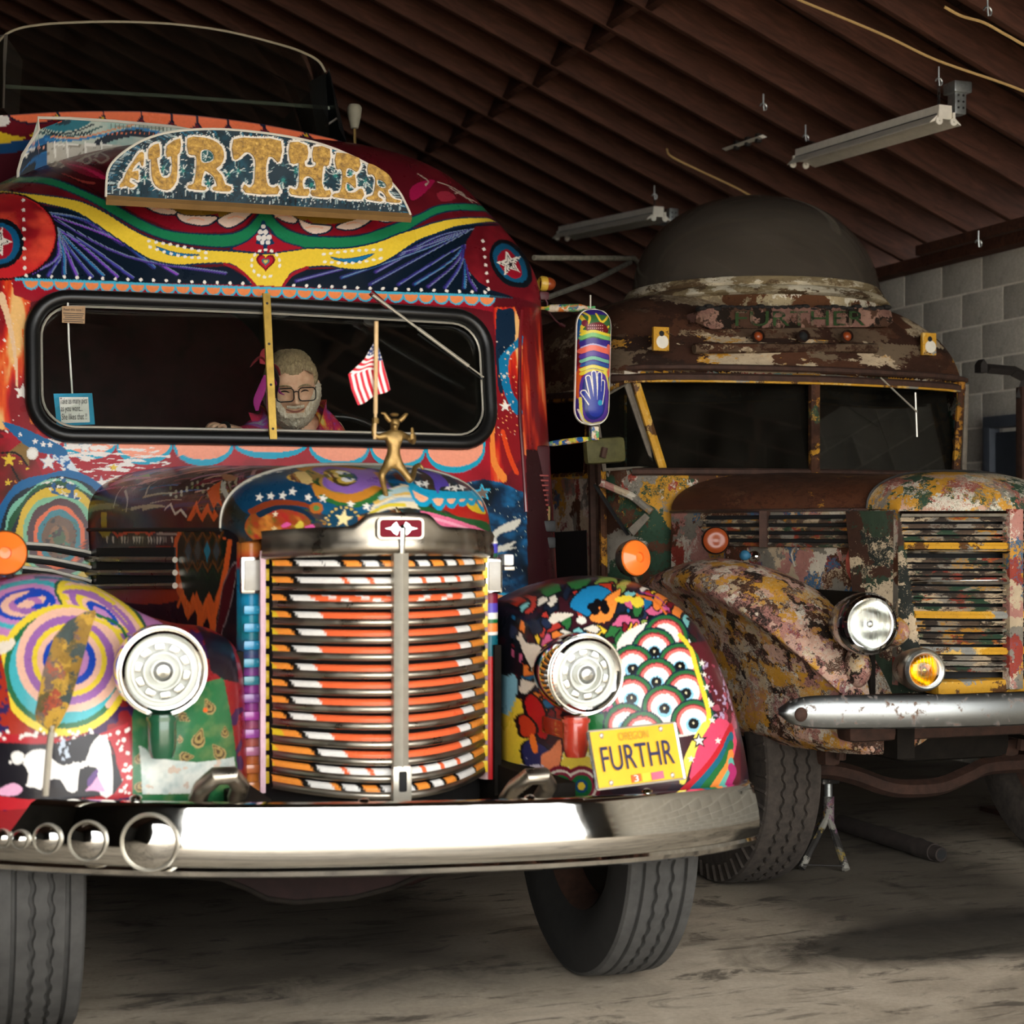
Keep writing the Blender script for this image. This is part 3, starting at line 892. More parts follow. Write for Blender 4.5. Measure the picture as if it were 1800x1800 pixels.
# red field between ribbon and teeth
pt.fill([(205, 356), (250, 382), (300, 402), (350, 408), (404, 408), (430, 398), (458, 366), (400, 372), (300, 360)], '#8a1526')
pt.fill([(470, 368), (492, 390), (520, 406), (560, 414), (610, 414), (650, 408), (700, 388), (716, 378), (600, 370)], '#8a1526')
for tooth in ([(196, 350), (236, 355), (232, 359), (214, 362), (200, 357)], [(248, 355), (272, 358), (300, 366), (311, 371), (308, 377), (286, 377), (262, 368)], [(311, 374), (330, 378), (380, 380), (377, 390), (360, 397), (332, 394), (315, 386)], [(383, 385), (412, 371), (443, 366), (447, 370), (428, 389), (404, 401), (388, 396)],
              [(473, 367), (494, 369), (521, 383), (519, 393), (500, 390), (482, 379)], [(525, 385), (546, 393), (582, 397), (576, 408), (552, 412), (533, 403)], [(591, 397), (622, 385), (653, 379), (651, 389), (626, 403), (599, 404)], [(657, 380), (700, 382), (694, 388), (677, 391), (662, 386)]):
    pt.fill(tooth, '#f8dccd', 4, '#16283c', 3)
    c = np.mean(np.array(tooth), 0)
    pt.stroke([(c[0] - 14, c[1] + 1), (c[0], c[1] - 2), (c[0] + 14, c[1] + 1)], '#ffc2a2', 3)
pt.fill([(286, 358), (375, 364), (380, 376), (330, 378), (305, 368)], '#8a6a24', 3); pt.fill([(388, 364), (440, 366), (405, 374), (386, 382)], '#8a6a24', 3)
pt.fill([(495, 368), (536, 372), (538, 388), (520, 382)], '#8a6a24', 3); pt.fill([(545, 374), (640, 378), (600, 392), (550, 392)], '#8a6a24', 3)
# blue wings
wingL = [(14, 350), (60, 358), (120, 368), (180, 398), (240, 438), (300, 462), (360, 470), (400, 468), (430, 486), (448, 504), (300, 500), (150, 494), (15, 490), (60, 478), (84, 460), (98, 438), (97, 412), (84, 388), (60, 368)]
wingR = [(884, 390), (840, 394), (800, 400), (767, 410), (733, 424), (700, 446), (667, 466), (633, 476), (590, 472), (540, 474), (512, 486), (500, 504), (640, 510), (760, 516), (905, 524), (865, 508), (842, 496), (824, 476), (816, 452), (820, 428), (838, 410)]
pt.fill(wingL, NAVY, 0); pt.fill(wingR, NAVY, 0)
rs = random.Random(2)
def feather(o, ends, cols):
    for i, (mx_, my_, ex, ey) in enumerate(ends):
        pts = [o, (mx_, my_), (ex, ey)]
        pt.stroke(pts, '#2c2a66', 7, taper=(.3, 1)); pt.stroke([(p[0] + 1.5, p[1]) for p in pts], cols[i % len(cols)], 3.6, taper=(.5, 1))
        pt.stroke([(p[0] + 4, p[1] - 1) for p in pts], '#7f93ad', 1.4)
feather((70, 372), [(140, 385, 215, 430), (170, 395, 270, 470), (200, 420, 310, 482), (220, 450, 395, 480)], ['#5a3f9a', '#3a5aa8', '#8a48c0'])
feather((95, 400), [(150, 430, 232, 488), (140, 430, 205, 486), (130, 436, 180, 484), (122, 440, 160, 486), (114, 440, 134, 484), (110, 444, 112, 482), (104, 450, 84, 484), (100, 452, 56, 480)], ['#4a46a8', '#7a4ac0', '#2f7ab0'])
feather((830, 402), [(770, 415, 700, 450), (760, 425, 660, 478), (740, 440, 600, 488), (760, 440, 650, 500), (720, 440, 520, 494)], ['#3d3f86', '#5e46a0', '#2d5f94'])
feather((816, 430), [(780, 450, 700, 500), (790, 460, 728, 500), (798, 465, 752, 504), (806, 470, 782, 506), (816, 478, 815, 506), (822, 484, 836, 510)], ['#4a46a8', '#2f7ab0', '#5a3f9a'])
# yellow ribbon
pt.fill([(-60, 336), (0, 335), (40, 339), (78, 343), (136, 352), (183, 372), (226, 399), (264, 418), (311, 432), (350, 438), (404, 441), (440, 444), (469, 446), (506, 440), (545, 436), (607, 436), (661, 426), (700, 411), (733, 401), (767, 390), (800, 384), (840, 382), (886, 386), (840, 393), (800, 399), (767, 411), (733, 424), (700, 446), (667, 465), (633, 474), (600, 472), (576, 468), (537, 471), (510, 482), (496, 506), (448, 504), (428, 482), (404, 464), (350, 464), (311, 466), (264, 456), (226, 433), (183, 404), (136, 374), (78, 358), (0, 345), (-60, 344)], YEL, 3, '#12304f', 3)
pt.stroke([(395, 464), (420, 474), (440, 492), (450, 504)], '#a0182a', 5); pt.stroke([(540, 470), (515, 482), (502, 496), (497, 506)], '#a0182a', 5)
pt.fill([(405, 438), (432, 425), (455, 405), (463, 388), (472, 405), (500, 425), (535, 436), (500, 442), (469, 446), (440, 443)], '#a81b2c', 3, '#143050', 2.5)
pt.fill([(463, 386), (478, 420), (484, 428), (470, 432), (469, 446), (464, 446), (463, 432), (449, 428), (455, 410)], '#123a5c', 0)
for (x, y, r) in ((463, 398, 4), (458, 408, 4.5), (467, 408, 4.5), (455, 418, 5), (464, 418, 5), (473, 417, 5), (461, 426, 4), (471, 426, 4)): pt.dot((x, y), r, '#e8e2dc')
def heart(c, r, col):
    pts = [(c[0] + r * 16 * math.sin(t) ** 3 / 16, c[1] - r * (13 * math.cos(t) - 5 * math.cos(2 * t) - 2 * math.cos(3 * t) - math.cos(4 * t)) / 16) for t in np.linspace(0, 2 * math.pi, 28)[:-1]]
    pt.fill(pts, col)
heart((467, 460), 17, '#7a1422'); heart((467, 460), 13, '#c02034'); heart((467, 460), 7, '#3a7c84'); heart((467, 460), 4, '#d8c060')
for i in range(13):
    a = math.radians(-70 - 220 + i * 25); pt.dot((467 + 25 * math.cos(a), 463 + 24 * math.sin(a)), 2.6, '#f5eee2', 3.6, a)
for cx_, s_ in ((312, 1), (619, -1)):
    pts = [(cx_ - 38, 433 if s_ > 0 else 452), (cx_ - 15, 441 if s_ > 0 else 455), (cx_ + 10, 446 if s_ > 0 else 452), (cx_ + 38, 448 if s_ > 0 else 446), (cx_ + 8, 450 if s_ > 0 else 461), (cx_ - 18, 447 if s_ > 0 else 460)]
    pt.fill(pts, '#1d78ae', 4, '#14527c', 1.5)
    for i in range(9):
        q = i / 8.0
        y1 = (424 + 20 * q) if s_ > 0 else (447 - 8 * q); y2 = (434 + 20 * q) if s_ > 0 else (460 - 6 * q)
        bow = 5 * math.sin(q * math.pi)
        pt.dot((cx_ - 50 + 100 * q, y1 - bow * .4), 3.6, '#f7f1e6', 2.6); pt.dot((cx_ - 48 + 98 * q, y2 + bow), 3.6, '#f7f1e6', 2.6)
# discs with stars
pt.fill([(8 + 92 * math.cos(a), 415 + 76 * math.sin(a)) for a in np.linspace(0, 2 * math.pi, 48)[:-1]], '#c9252c', 0, '#241416', 4)
m = pt.inside(pt.px([(8 + 88 * math.cos(a), 415 + 72 * math.sin(a)) for a in np.linspace(0, 2 * math.pi, 48)[:-1]]))
pt.speckle(m, '#8a1620', 0.42, 0.10, 8, True); pt.speckle(m, '#f0503a', 0.35, 0.07, 9, True)
for rx_, ry_, c_ in ((42, 44, '#10171f'), (35, 36, '#155a86'), (23, 28, '#a8182c')): pt.dot((0, 428), rx_, c_, ry_)
pt.star((-4, 425), 27, '#efe6dc', 0); pt.star((-4, 425), 20, '#2a2022', 0); pt.star((-4, 425), 16, '#efe6dc', 0)
m = pt.inside(pt.px([(835, 398), (890, 392), (935, 470), (950, 540), (905, 522), (865, 510), (842, 496), (824, 476), (816, 452), (820, 425)]))
pt.c[m] = hx('#6a141e'); pt.speckle(m, '#8e1f2a', 0.45, 0.09, 12, True)
pt.fill([(866, 430), (880, 421), (900, 426), (922, 448), (934, 478), (932, 500), (915, 506), (890, 500), (870, 480), (860, 452)], '#11181f', 4)
pt.fill([(872, 434), (884, 428), (900, 434), (918, 454), (927, 478), (924, 492), (910, 497), (890, 490), (874, 472), (866, 450)], '#155579', 4)
pt.fill([(878, 446), (888, 438), (900, 444), (912, 462), (917, 482), (908, 490), (894, 485), (880, 470), (874, 456)], '#a0182c', 4)
pt.star((895, 463), 24, '#efe6da', -104, 0.40); pt.star((896, 464), 17, '#2a2022', -104, 0.40); pt.star((896, 464), 14, '#efe6da', -104, 0.40); pt.star((897, 465), 7, '#2a2022', -104, .4)
for i in range(8): pt.dot((41 + 1.0 * i / 3, 352 + i * 17), 3.2, '#f2e6dc')
for i in range(7): pt.dot((849 + i * 1.6, 424 + i * 14), 3.0, '#f2e6dc')
# cyan line with studs and orange scallops over the windscreen
def lineY(x): return 494.0 + 0.5 * (x - 30) * 26.0 / 415 if x < 445 else 507 + (x - 445) * 16.0 / 415
lineY = lambda x: 491 + 30.0 * (x - 30) / 830.0
for i in range(37):
    x = 46 + i * 22.4
    if 440 < x < 500: continue
    pt.dot((x, lineY(x) - 7), 3.0, '#f5efe6')
m = pt.inside(pt.px([(20, lineY(20)), (868, lineY(868)), (866, 548), (820, 540), (470, 520), (100, 520), (60, 530), (25, 520)]))
pt.c[m] = hx('#a3182a')
for i in range(31):
    x = 42 + i * 26.7; y = lineY(x + 13)
    arc = [(x + 13 + 13.6 * math.cos(a), y + 1 + 15 * math.sin(a)) for a in np.linspace(0, math.pi, 10)]
    pt.fill([(x - .6, y)] + arc[::-1] + [(x + 27, y)], '#f79055')
    pt.stroke(arc, '#45b6d6', 3.2, 0)
pt.stroke([(28, lineY(28)), (450, lineY(450)), (862, lineY(862))], '#4ab4d4', 4.5, 0)
pt.stroke([(862, lineY(862)), (902, 524)], '#2e4f5e', 5, 0, (1, .1))
# ---- below the windscreen
m = pt.inside(pt.px([(0, 760), (110, 765), (860, 775), (866, 900), (600, 900), (150, 900), (60, 830)]))
pt.c[m] = hx('#ad1b2b'); pt.speckle(m, '#8c1522', 0.4, 0.09, 4, True)
cusp = [(112, 778, 796), (204, 779, 807), (304, 777, 808), (411, 777, 796), (542, 776, 808), (650, 782, 812), (748, 787, 822), (853, 784, 0)]
for i in range(7):
    (x0, y0, yb), (x1, y1, _) = cusp[i], cusp[i + 1]
    cx_ = (x0 + x1) / 2; hw_ = (x1 - x0) / 2
    for dy, c_ in ((11, '#12a3c2'), (0, '#fba183')):
        arc = [(cx_ + (hw_ - (0 if dy else 4)) * math.cos(a), (y0 + (y1 - y0) * (0.5 + .5 * math.cos(a))) + (yb - y0 + dy) * math.sin(a) ** 0.85) for a in np.linspace(0, math.pi, 22)]
        pt.fill([(x0 + (0 if dy else 4), y0 - 22)] + arc[::-1] + [(x1 - (0 if dy else 4), y1 - 22)], c_)
# worn white scratching at the left
m = pt.inside(pt.px([(60, 770), (210, 776), (300, 790), (300, 815), (180, 850), (120, 840), (90, 800)]))
k_ = vnoise(pt.u[m] / 0.045, pt.v[m] / 0.008, 21, 3); fade = np.clip((pt.px([(330, 800)])[0][0] - pt.u[m]) / 0.5, 0, 1)
q = m[k_ + 0.22 * fade > 0.66]; pt.c[q] = hx('#efe6e0')
for p, r_ in (((150, 785), 12), ((85, 812), 15), ((178, 850), 12)): pt.star(p, r_ + 2.5, '#9fb0c4'); pt.star(p, r_, '#f1ebe6')
pt.star((200, 822), 8, '#e8c23a')
for a in ([(715, 778 + 20), (712, 808)], [(720, 796), (720, 808)], [(727, 798), (724, 808)]): pass
# night corner at the right
pt.fill([(800, 852), (850, 842), (880, 848), (925, 868), (930, 1110), (800, 1110)], '#0f2c49')
m = pt.inside(pt.px([(800, 852), (850, 842), (880, 848), (925, 868), (930, 1110), (800, 1110)]))
pt.speckle(m, '#1a6496', 0.42, 0.05, 31, True, (1, 2)); pt.speckle(m, '#08141f', 0.42, 0.09, 32, True); pt.speckle(m, '#b7c3b8', 0.20, 0.012, 33, False, (1, 2.5))
q = m[vnoise(pt.v[m] / 0.3, pt.u[m] / 0.3, 3) > 0.45]; 
pt.star((848, 866), 17, '#3ab4d8', -96, .45); pt.star((848, 867), 12, '#77665c', -96, .45)
pt.fill([(858, 945), (880, 925), (915, 912), (905, 930), (880, 938), (868, 950)], '#dcd8ca', 4); pt.fill([(862, 964), (885, 958), (910, 950), (896, 962), (912, 962), (880, 970), (862, 972)], '#d8d4c6', 0)
pt.fill([(868, 1090), (868, 1045), (890, 1046), (915, 1054), (924, 1062), (905, 1082)], '#f79a55', 3, '#1fa0c8', 5); pt.fill([(884, 1082), (892, 1055), (902, 1078)], '#d8b82c', 0, '#0e1a24', 4)
# ---- left cowl: stars, ribbons and the big target
pt.fill([(-80, 770), (40, 770), (60, 800), (80, 850), (40, 900), (-10, 960), (-80, 990)], '#a5182a')
m = pt.inside(pt.px([(-80, 770), (40, 770), (60, 800), (80, 850), (40, 900), (-10, 960), (-80, 990)])); pt.speckle(m, '#5d2416', 0.42, 0.09, 41, True)
pt.fill([(10, 800), (40, 775), (56, 762), (50, 785), (52, 820), (40, 805), (22, 798)], '#8a6a38', 3)
pt.fill([(5, 742), (40, 752), (75, 768), (110, 785), (120, 800), (100, 800), (60, 792), (30, 770)], '#14649a', 3)
for p, r_ in (((36, 764), 5), ((62, 776), 6), ((76, 781), 6), ((88, 782), 6), ((12, 758), 4)): pt.star(p, r_, '#f1ede6')
pt.dot((57, 797), 11, '#e3ddd2'); pt.dot((57, 797), 8, '#f3efe8')
pt.star((16, 808), 14, '#e8c33a'); pt.star((36, 812), 4, '#e8a83a'); pt.star((48, 824), 4, '#e8c33a'); pt.star((14, 848), 7, '#e8c33a'); pt.star((27, 846), 3, '#e88a3a')
pt.stroke([(20, 820), (30, 838), (40, 855)], '#17130f', 3); pt.stroke([(2, 796), (30, 797), (48, 818)], '#17130f', 3)
m = pt.inside(pt.px([(88, 800), (118, 800), (150, 845), (135, 850), (110, 820)])); pt.c[m] = hx('#d8e2ea'); pt.speckle(m, '#1a66a8', 0.45, 0.012, 44)
def ring(cx_, cy_, rx_, ry_, c_, wob=0.03, seed=1):
    pts = []
    for i in range(44):
        a = 2 * math.pi * i / 44
        w = 1 + wob * math.sin(5 * a + seed) + wob * .6 * math.sin(9 * a + 2 * seed)
        pts.append((cx_ + rx_ * w * math.cos(a), cy_ + ry_ * w * math.sin(a)))
    pt.fill(pts, c_)
for rx_, ry_, c_, sd in ((118, 118, '#1467a0', 1), (104, 106, '#111f2c', 2), (96, 103, '#7fc3a8', 3), (90, 98, '#14532c', 4), (82, 92, '#14222e', 5), (78, 90, '#e4bd2c', 6), (66, 76, '#7fbf98', 7), (57, 68, '#4a1c24', 8), (45, 56, '#f0682c', 9), (38, 49, '#0f7d8c', 10), (30, 38, '#6a4423', 11), (18, 22, '#8a5a2c', 12), (11, 14, '#3d5a2c', 13)):
    ring(104, 945, rx_, ry_, c_, 0.025, sd)
m = pt.inside(pt.px([(74 + 30, 905), (134, 920), (136, 960), (104, 985), (76, 960), (78, 920)])); pt.speckle(m, '#2c1c12', 0.36, 0.02, 51); pt.speckle(m, '#2f6a50', 0.3, 0.025, 52)
q = pt.px([(70, 850), (110, 838), (150, 862), (140, 880), (90, 866)]); m = pt.inside(q); pt.speckle(m, '#e9e6dc', 0.45, 0.012, 53); pt.speckle(m, '#16568a', 0.4, 0.016, 54)
grid_obj('cab_front', P, M_PAINT, bus, pt.colors(), mask, closed_u=True)
CAB_PT = pt
# ---------------------------------------------------------------- body behind the front
ringO = resample(arch_outline(1.2, 2.33, 2.98, 0.70, tilt=.10), 140); ringO[:, 0] += BX
a_ = np.clip((ringO[:, 1] - 2.30) / 0.5, 0, 1); a_ = a_ * a_ * (3 - 2 * a_)
yr = Y0 + 0.40 + 0.45 * a_ + 0.05 * np.abs(ringO[:, 0] - BX) + LEAN * (np.minimum(ringO[:, 1], 2.28) - ZC)
nb_ = 14
Pb = np.zeros((140, nb_, 3))
for j in range(nb_):
    t = j / (nb_ - 1.0)
    Pb[:, j, 0] = ringO[:, 0]; Pb[:, j, 2] = ringO[:, 1]; Pb[:, j, 1] = yr + (11.5 - yr) * t - 0.002
def m_busside():
    n = NT('red_flame_body_paint'); co = n.coords(scale=(1, 1, .25))
    f = n.noise(co, 4.5, 5, 0.6, 0.6)
    n.set(color=n.ramp(f, [(0.35, '#4c0f16'), (0.5, '#7a1820'), (0.6, '#b53a22'), (0.72, '#d9733a')]), rough=0.3, coat=0.6)
    return n.mat
M_BUSSIDE = m_busside()
cmid = 0.5 * (Pb[:-1, :-1] + Pb[1:, 1:])
grid_obj('body', Pb, M_BUSSIDE, bus)
obj('rear_wall', MB().prism([(x, 11.5, z) for x, z in ringO], (0, 0.03, 0)), M_REDPAINT, bus)
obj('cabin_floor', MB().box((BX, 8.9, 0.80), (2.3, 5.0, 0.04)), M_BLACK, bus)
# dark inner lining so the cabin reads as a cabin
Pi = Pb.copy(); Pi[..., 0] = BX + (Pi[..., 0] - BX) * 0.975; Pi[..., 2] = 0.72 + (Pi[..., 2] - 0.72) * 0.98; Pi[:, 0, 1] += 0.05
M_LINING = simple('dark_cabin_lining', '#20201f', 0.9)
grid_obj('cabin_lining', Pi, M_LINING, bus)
# gutter, drip rail and corner beads
def on_cab(px_, py_, off=0.0):
    r = ray(px_, py_); h = CAB_PT.bvh.ray_cast(Vector((0, 0, CAM_H)), r.normalized())[0]
    if h is None: h = CAB_PT.bvh.find_nearest(at(px_, py_, Y=6.4))[0]
    return h - r.normalized() * off
obj('corner_bead', MB().tube([on_cab(x, y, .004) for x, y in ((917, 545), (914, 600), (913, 680), (914, 740), (918, 790), (922, 850), (925, 900))], 0.008, 8), M_BUSSIDE, bus)
# windscreen gasket, panes, brass divider
g = rrect(WX, WZ, WHW, WHH, WR, 10)
gp = [(x, cab_y(x, z) - 0.012, z) for x, z in resample(g, 160, True)]
obj('windscreen_gasket', MB().tube(gp, 0.027, 12, closed=True), M_RUBBER, bus)
g2 = rrect(WX, WZ, WHW - 0.032, WHH - 0.032, WR - 0.02, 10)
gp2 = [(x, cab_y(x, z) - 0.010, z) for x, z in resample(g2, 160, True)]
obj('inner_trim', MB().tube(gp2, 0.0045, 6, closed=True), M_STEEL, bus)
for sx in (-1, 1):
    pts = []
    rr = rrect(WX, WZ, WHW - 0.02, WHH - 0.02, WR - 0.02, 8)
    xs0 = BX
    poly = [(x, z) for x, z in rr if (x - BX) * sx > 0.02]
    if sx > 0: poly = poly + [(BX + 0.005, WZ + WHH - 0.02), (BX + 0.005, WZ - WHH + 0.02)]
    cx_ = np.mean([p[0] for p in poly]); cz_ = np.mean([p[1] for p in poly])
    poly = sorted(poly + ([] if sx > 0 else [(BX - 0.005, WZ + WHH - 0.02), (BX - 0.005, WZ - WHH + 0.02)]), key=lambda p: math.atan2(p[1] - cz_, p[0] - cx_))
    xe = WX + sx * WHW
    ye = cab_y(xe, WZ) + 0.01
    def yy(x): return Y0 + 0.012 + (ye - Y0 - 0.012) * abs(x - BX) / abs(xe - BX)
    obj('windscreen_pane', MB().prism([(x, yy(x) + LEAN * (z - WZ), z) for x, z in poly], (0, 0.005, 0)), M_GLASS, bus, False)
a_, b_ = at(468, 516, Y=Y0 + 0.005), at(480, 772, Y=Y0 - 0.075)
dv = MB(); dv.sweep([(-.0155, 0), (-.013, -.008), (.013, -.008), (.0155, 0)], [(a_, (1, 0, 0), (0, 1, 0)), (b_, (1, 0, 0), (0, 1, 0))], closed=True)
o = obj('windscreen_divider', dv, M_BRASS, bus)
for q in (0.07, 0.35, 0.63, 0.93):
    obj('screw', MB().lathe([(0.005, 0), (0.004, 0.003), (0, 0.0035)], a_.lerp(b_, q) + Vector((0, -0.008, 0)), (0, -1, 0), 10), M_DARKMETAL, o)
# wiper
w0, w1 = at(655, 518, Y=6.03), at(850, 663, Y=6.09)
wm = MB().tube([w0, w0.lerp(w1, .45)], [0.007, 0.005], 8).tube([w0.lerp(w1, .40), w0.lerp(w1, .86)], 0.0075, 8).tube([w0.lerp(w1, .85), w1], 0.0035, 8)
wo = obj('wiper', wm, M_STEEL, bus)
obj('wiper_pivot', MB().tube([at(652, 514, Y=6.06), at(682, 540, Y=6.045)], [0.012, 0.009], 10), M_REDPAINT, wo)
obj('wiper_blade', MB().tube([w0.lerp(w1, .42) + Vector((0, .03, -.012)), w1 + Vector((0, .02, -.005))], 0.004, 6), M_RUBBER, wo)
# cards stuck inside the glass
def text_mb(txt, size, org, ax, up, width=None, depth=0.0006):
    cu = bpy.data.curves.new('t', 'FONT'); cu.body = txt; cu.size = 1.0; cu.resolution_u = 3
    ob = bpy.data.objects.new('t', cu); COL.objects.link(ob)
    dg = bpy.context.evaluated_depsgraph_get(); dg.update()
    me = ob.evaluated_get(dg).to_mesh()
    vs = [v.co.copy() for v in me.vertices]; fs = [list(p.vertices) for p in me.polygons]
    ob.evaluated_get(dg).to_mesh_clear(); bpy.data.objects.remove(ob); bpy.data.curves.remove(cu)
    x0 = min(v.x for v in vs); x1 = max(v.x for v in vs)
    sx = (width / (x1 - x0)) if width else size
    ax = Vector(ax).normalized(); up = Vector(up).normalized(); nrm = ax.cross(up)
    return MB().add([Vector(org) + ax * ((v.x - x0) * sx) + up * (v.y * size) + nrm * depth for v in vs], fs)
def text_obj(name, txt, size, org, ax, up, mat, parent, width=None, depth=0.0006):
    return obj(name, text_mb(txt, size, org, ax, up, width, depth), mat, parent, False)
YC = 6.15
def card(name, corners, mat, label):
    q = [at(x, y, Y=YC) for x, y in corners]
    return obj(name, MB().prism(q, (0, 0.002, 0)), mat, bus, False, label)
c1 = card('notice_card', [(94, 692), (162, 691), (167, 746), (100, 749)], M_TEALCARD, 'teal bordered card reading Take as many pics')
q = [at(x, y, Y=YC - 0.003) for x, y in ((104, 698), (155, 698), (158, 742), (108, 744))]
obj('card_paper', MB().prism(q, (0, 0.002, 0)), M_PAPER, c1, False)
for tx, x0, y0, x1, y1 in (('Take as many pics', 105.5, 710, 153, 709), ('as you want...', 107, 723, 145, 722.5), ('She likes that !!', 108.5, 738, 153, 737)):
    A, B = at(x0, y0, Y=YC - 0.0065), at(x1, y1, Y=YC - 0.0065)
    text_obj('lettering', tx, 0.031, A, B - A, (0, 0, 1), M_BLACKINK, c1, (B - A).length, 0.0002)
c2 = card('notice_card', [(109, 538), (150, 538), (149, 569), (109, 567)], M_PAPEROLD, 'small brown card of printed lines stuck high on the glass')
A, B = at(112, 546, Y=YC - 0.004), at(146, 547, Y=YC - 0.004)
text_obj('lettering', 'Read this note !', 0.0135, A, B - A, (0, 0, 1), M_BLACKINK, c2, (B - A).length, 0.0002)
lm = MB()
for i in range(5): lm.box(at(129.5, 551 + i * 3.6, Y=YC - 0.004), (0.072 - 0.006 * (i % 3), 0.001, 0.0022))
obj('printed_lines', lm, M_BLACKINK, c2, False)
obj('card_string', MB().tube([at(119, 527, Y=YC + .01), at(121, 600, Y=YC + .01), at(127, 692, Y=YC + .01)], 0.0035, 6), M_PAPER, bus)
# interior bits: mirror ball, steering wheel, dash
obj('interior_lamp', MB().sphere(at(492, 548, Y=6.25), (0.045, 0.03, 0.022), 16, 8), M_GALV, bus)
obj('dome_mirror', MB().lathe([(0.0, 0), (0.03, 0.004), (0.036, 0.012), (0.02, 0.03)], at(652, 558, Y=6.2), (0, 1, 0), 20), M_DARKMETAL, bus)
sw = at(610, 800, Y=6.42); dirn = Vector((0.0, -0.75, 0.66))
ring_ = [sw + Vector((0.21 * math.cos(t), 0.21 * math.sin(t) * 0.66, 0.21 * math.sin(t) * 0.75)) for t in np.linspace(0, 2 * math.pi, 48)[:-1]]
so = obj('steering_wheel', MB().tube(ring_, 0.014, 10, closed=True), M_RUBBER, bus)
sp = MB()
for t in (0.5, 2.6, 4.7): sp.tube([sw, sw + Vector((0.2 * math.cos(t), 0.2 * math.sin(t) * 0.66, 0.2 * math.sin(t) * 0.75))], 0.008, 8)
obj('spoke', sp, M_DARKMETAL, so)
obj('dashboard', MB().rbox((BX, 6.30, 1.63), (1.7, 0.28, 0.10), 0.03), M_BLACK, bus)
# ================================================================== bonnet
Yr, Ys = 6.14, 4.86           # cowl, seam
def hood_hw(y): return 0.40 + (0.66 - 0.40) * ((y - Ys) / (Yr - Ys))
HZ = 1.400                    # hinge line height (at eye level)
def arch_pt(th, hw, h, x0=BX, t=0.0):
    c, s_ = math.cos(th), math.sin(th)
    return x0 + hw * (1 if c >= 0 else -1) * abs(c) ** (0.72 - .20 * t), HZ + h * abs(s_) ** (0.80 - .18 * t)
nu, nv = 260, 300
P = np.zeros((nu, nv, 3))
for i in range(nu):
    th = math.pi * (1 - i / (nu - 1.0))
    for j in range(nv):
        y = Ys + (Yr - Ys) * j / (nv - 1.0)
        t = (y - Ys) / (Yr - Ys); h = 0.185 + 0.045 * t
        x, z = arch_pt(th, hood_hw(y), h, BX, t)
        P[i, j] = (x, y, z)
def hood_uv(x, y, z): return (np.arctan2(x - BX, np.maximum(z - 1.15, 1e-3)) * 0.5, y)
pt = Painter(P, hood_uv, '#4a2c26', 5.4, 6)
sa = np.arange(len(pt.u))
m = sa[pt.u < 0.9]
pt.speckle(sa, '#23405a', 0.40, 0.12, 61, True, (1, .3)); pt.speckle(sa, '#54161c', 0.38, 0.10, 62, True, (1, .25)); pt.speckle(sa, '#4a3b1c', 0.30, 0.08, 63, True, (1, .3))
rs = random.Random(8)
for i in range(120):
    x, y = rs.uniform(140, 470), rs.uniform(808, 900); L_ = rs.uniform(12, 60)
    c_ = rs.choice(['#d98a90', '#b9748c', '#5a7ab0', '#e0a890', '#8a5a2a', '#c8b890', '#2f6d8a', '#a02838', '#d8b04a'])
    if y > 870: c_ = rs.choice(['#8a7a50', '#214a54', '#6a3a22', '#c0b090', '#3c2a55'])
    pt.stroke([(x, y), (x + L_ * .5, y - L_ * .10), (x + L_, y - L_ * .12)], c_, rs.uniform(1.5, 6), 3, (1, .4))
for a in ([(225, 838), (260, 824), (320, 815), (400, 812)], [(245, 850), (300, 838), (360, 826), (440, 820)]):
    pt.stroke(a, '#d79a98', 13, taper=(.6, .9))
pt.fill([(232, 834), (262, 820), (300, 818), (280, 828), (250, 838)], '#5f86b4', 3); pt.fill([(236, 840), (262, 832), (264, 838), (240, 844)], '#9ec06a', 0)
for i in range(34):
    x, y = rs.uniform(180, 440), rs.uniform(808, 850); L_ = rs.uniform(20, 70)
    pt.stroke([(x, y), (x + L_ * .5, y - L_ * .12), (x + L_, y - L_ * .15)], rs.choice(['#e0a09a', '#c888a0', '#e8b89c', '#8a6aa0', '#d87a80', '#6f8fc0', '#8a2a34']), rs.uniform(8, 26), 3, (1, .3))  # extra colour streaks, the pinks painting a glossy sheen on the bonnet top
for i in range(14): pt.dot((270 + i * 9, 822 - i * .9), 2, rs.choice(['#101418', '#c9b24a', '#2a6a9a', '#d8d0c0']))
for i in range(26): pt.dot((300 + (i % 13) * 9.5, 858 + 8 * math.sin(i) - (i % 13) * .5 + (8 if i > 12 else 0)), 2.4, rs.choice(['#b8b090', '#8a8a5a', '#d8d4c4']), 3.4)
for (x, y) in ((384, 880), (404, 878), (416, 872), (392, 862)): pt.star((x, y), 7, '#cfcab8')
pt.fill([(392, 832), (410, 836), (416, 842), (404, 846), (392, 842)], '#c98a62', 3)
for a in ([(200, 890), (206, 870), (216, 856)], [(222, 898), (224, 878), (220, 862)], [(256, 870), (262, 855), (275, 846)]): pt.stroke(a, '#c9bfae', 4)
pt.stroke([(290, 895), (300, 886), (308, 904), (318, 896), (328, 908)], '#d8cbb8', 4, 0)
pt.fill([(328, 916), (338, 896), (346, 880), (354, 905), (366, 884), (374, 906), (382, 882), (392, 892), (412, 890), (412, 900), (406, 902), (404, 916), (398, 916), (396, 900), (384, 906), (376, 918), (366, 900), (356, 918), (346, 900), (336, 916)], '#e2622c', 0)
q = pt.px([(178, 925), (178, 900), (188, 900), (188, 925)]); pt.fill_uv(q, '#b8a02c')
grid_obj('bonnet', P, M_PAINT, bus, pt.colors())
obj('bonnet_hinge', MB().tube([(BX - hood_hw(y) - .002, y, HZ - .002) for y in np.linspace(Ys, Yr, 8)], 0.006, 6), M_DARKMETAL, bus)
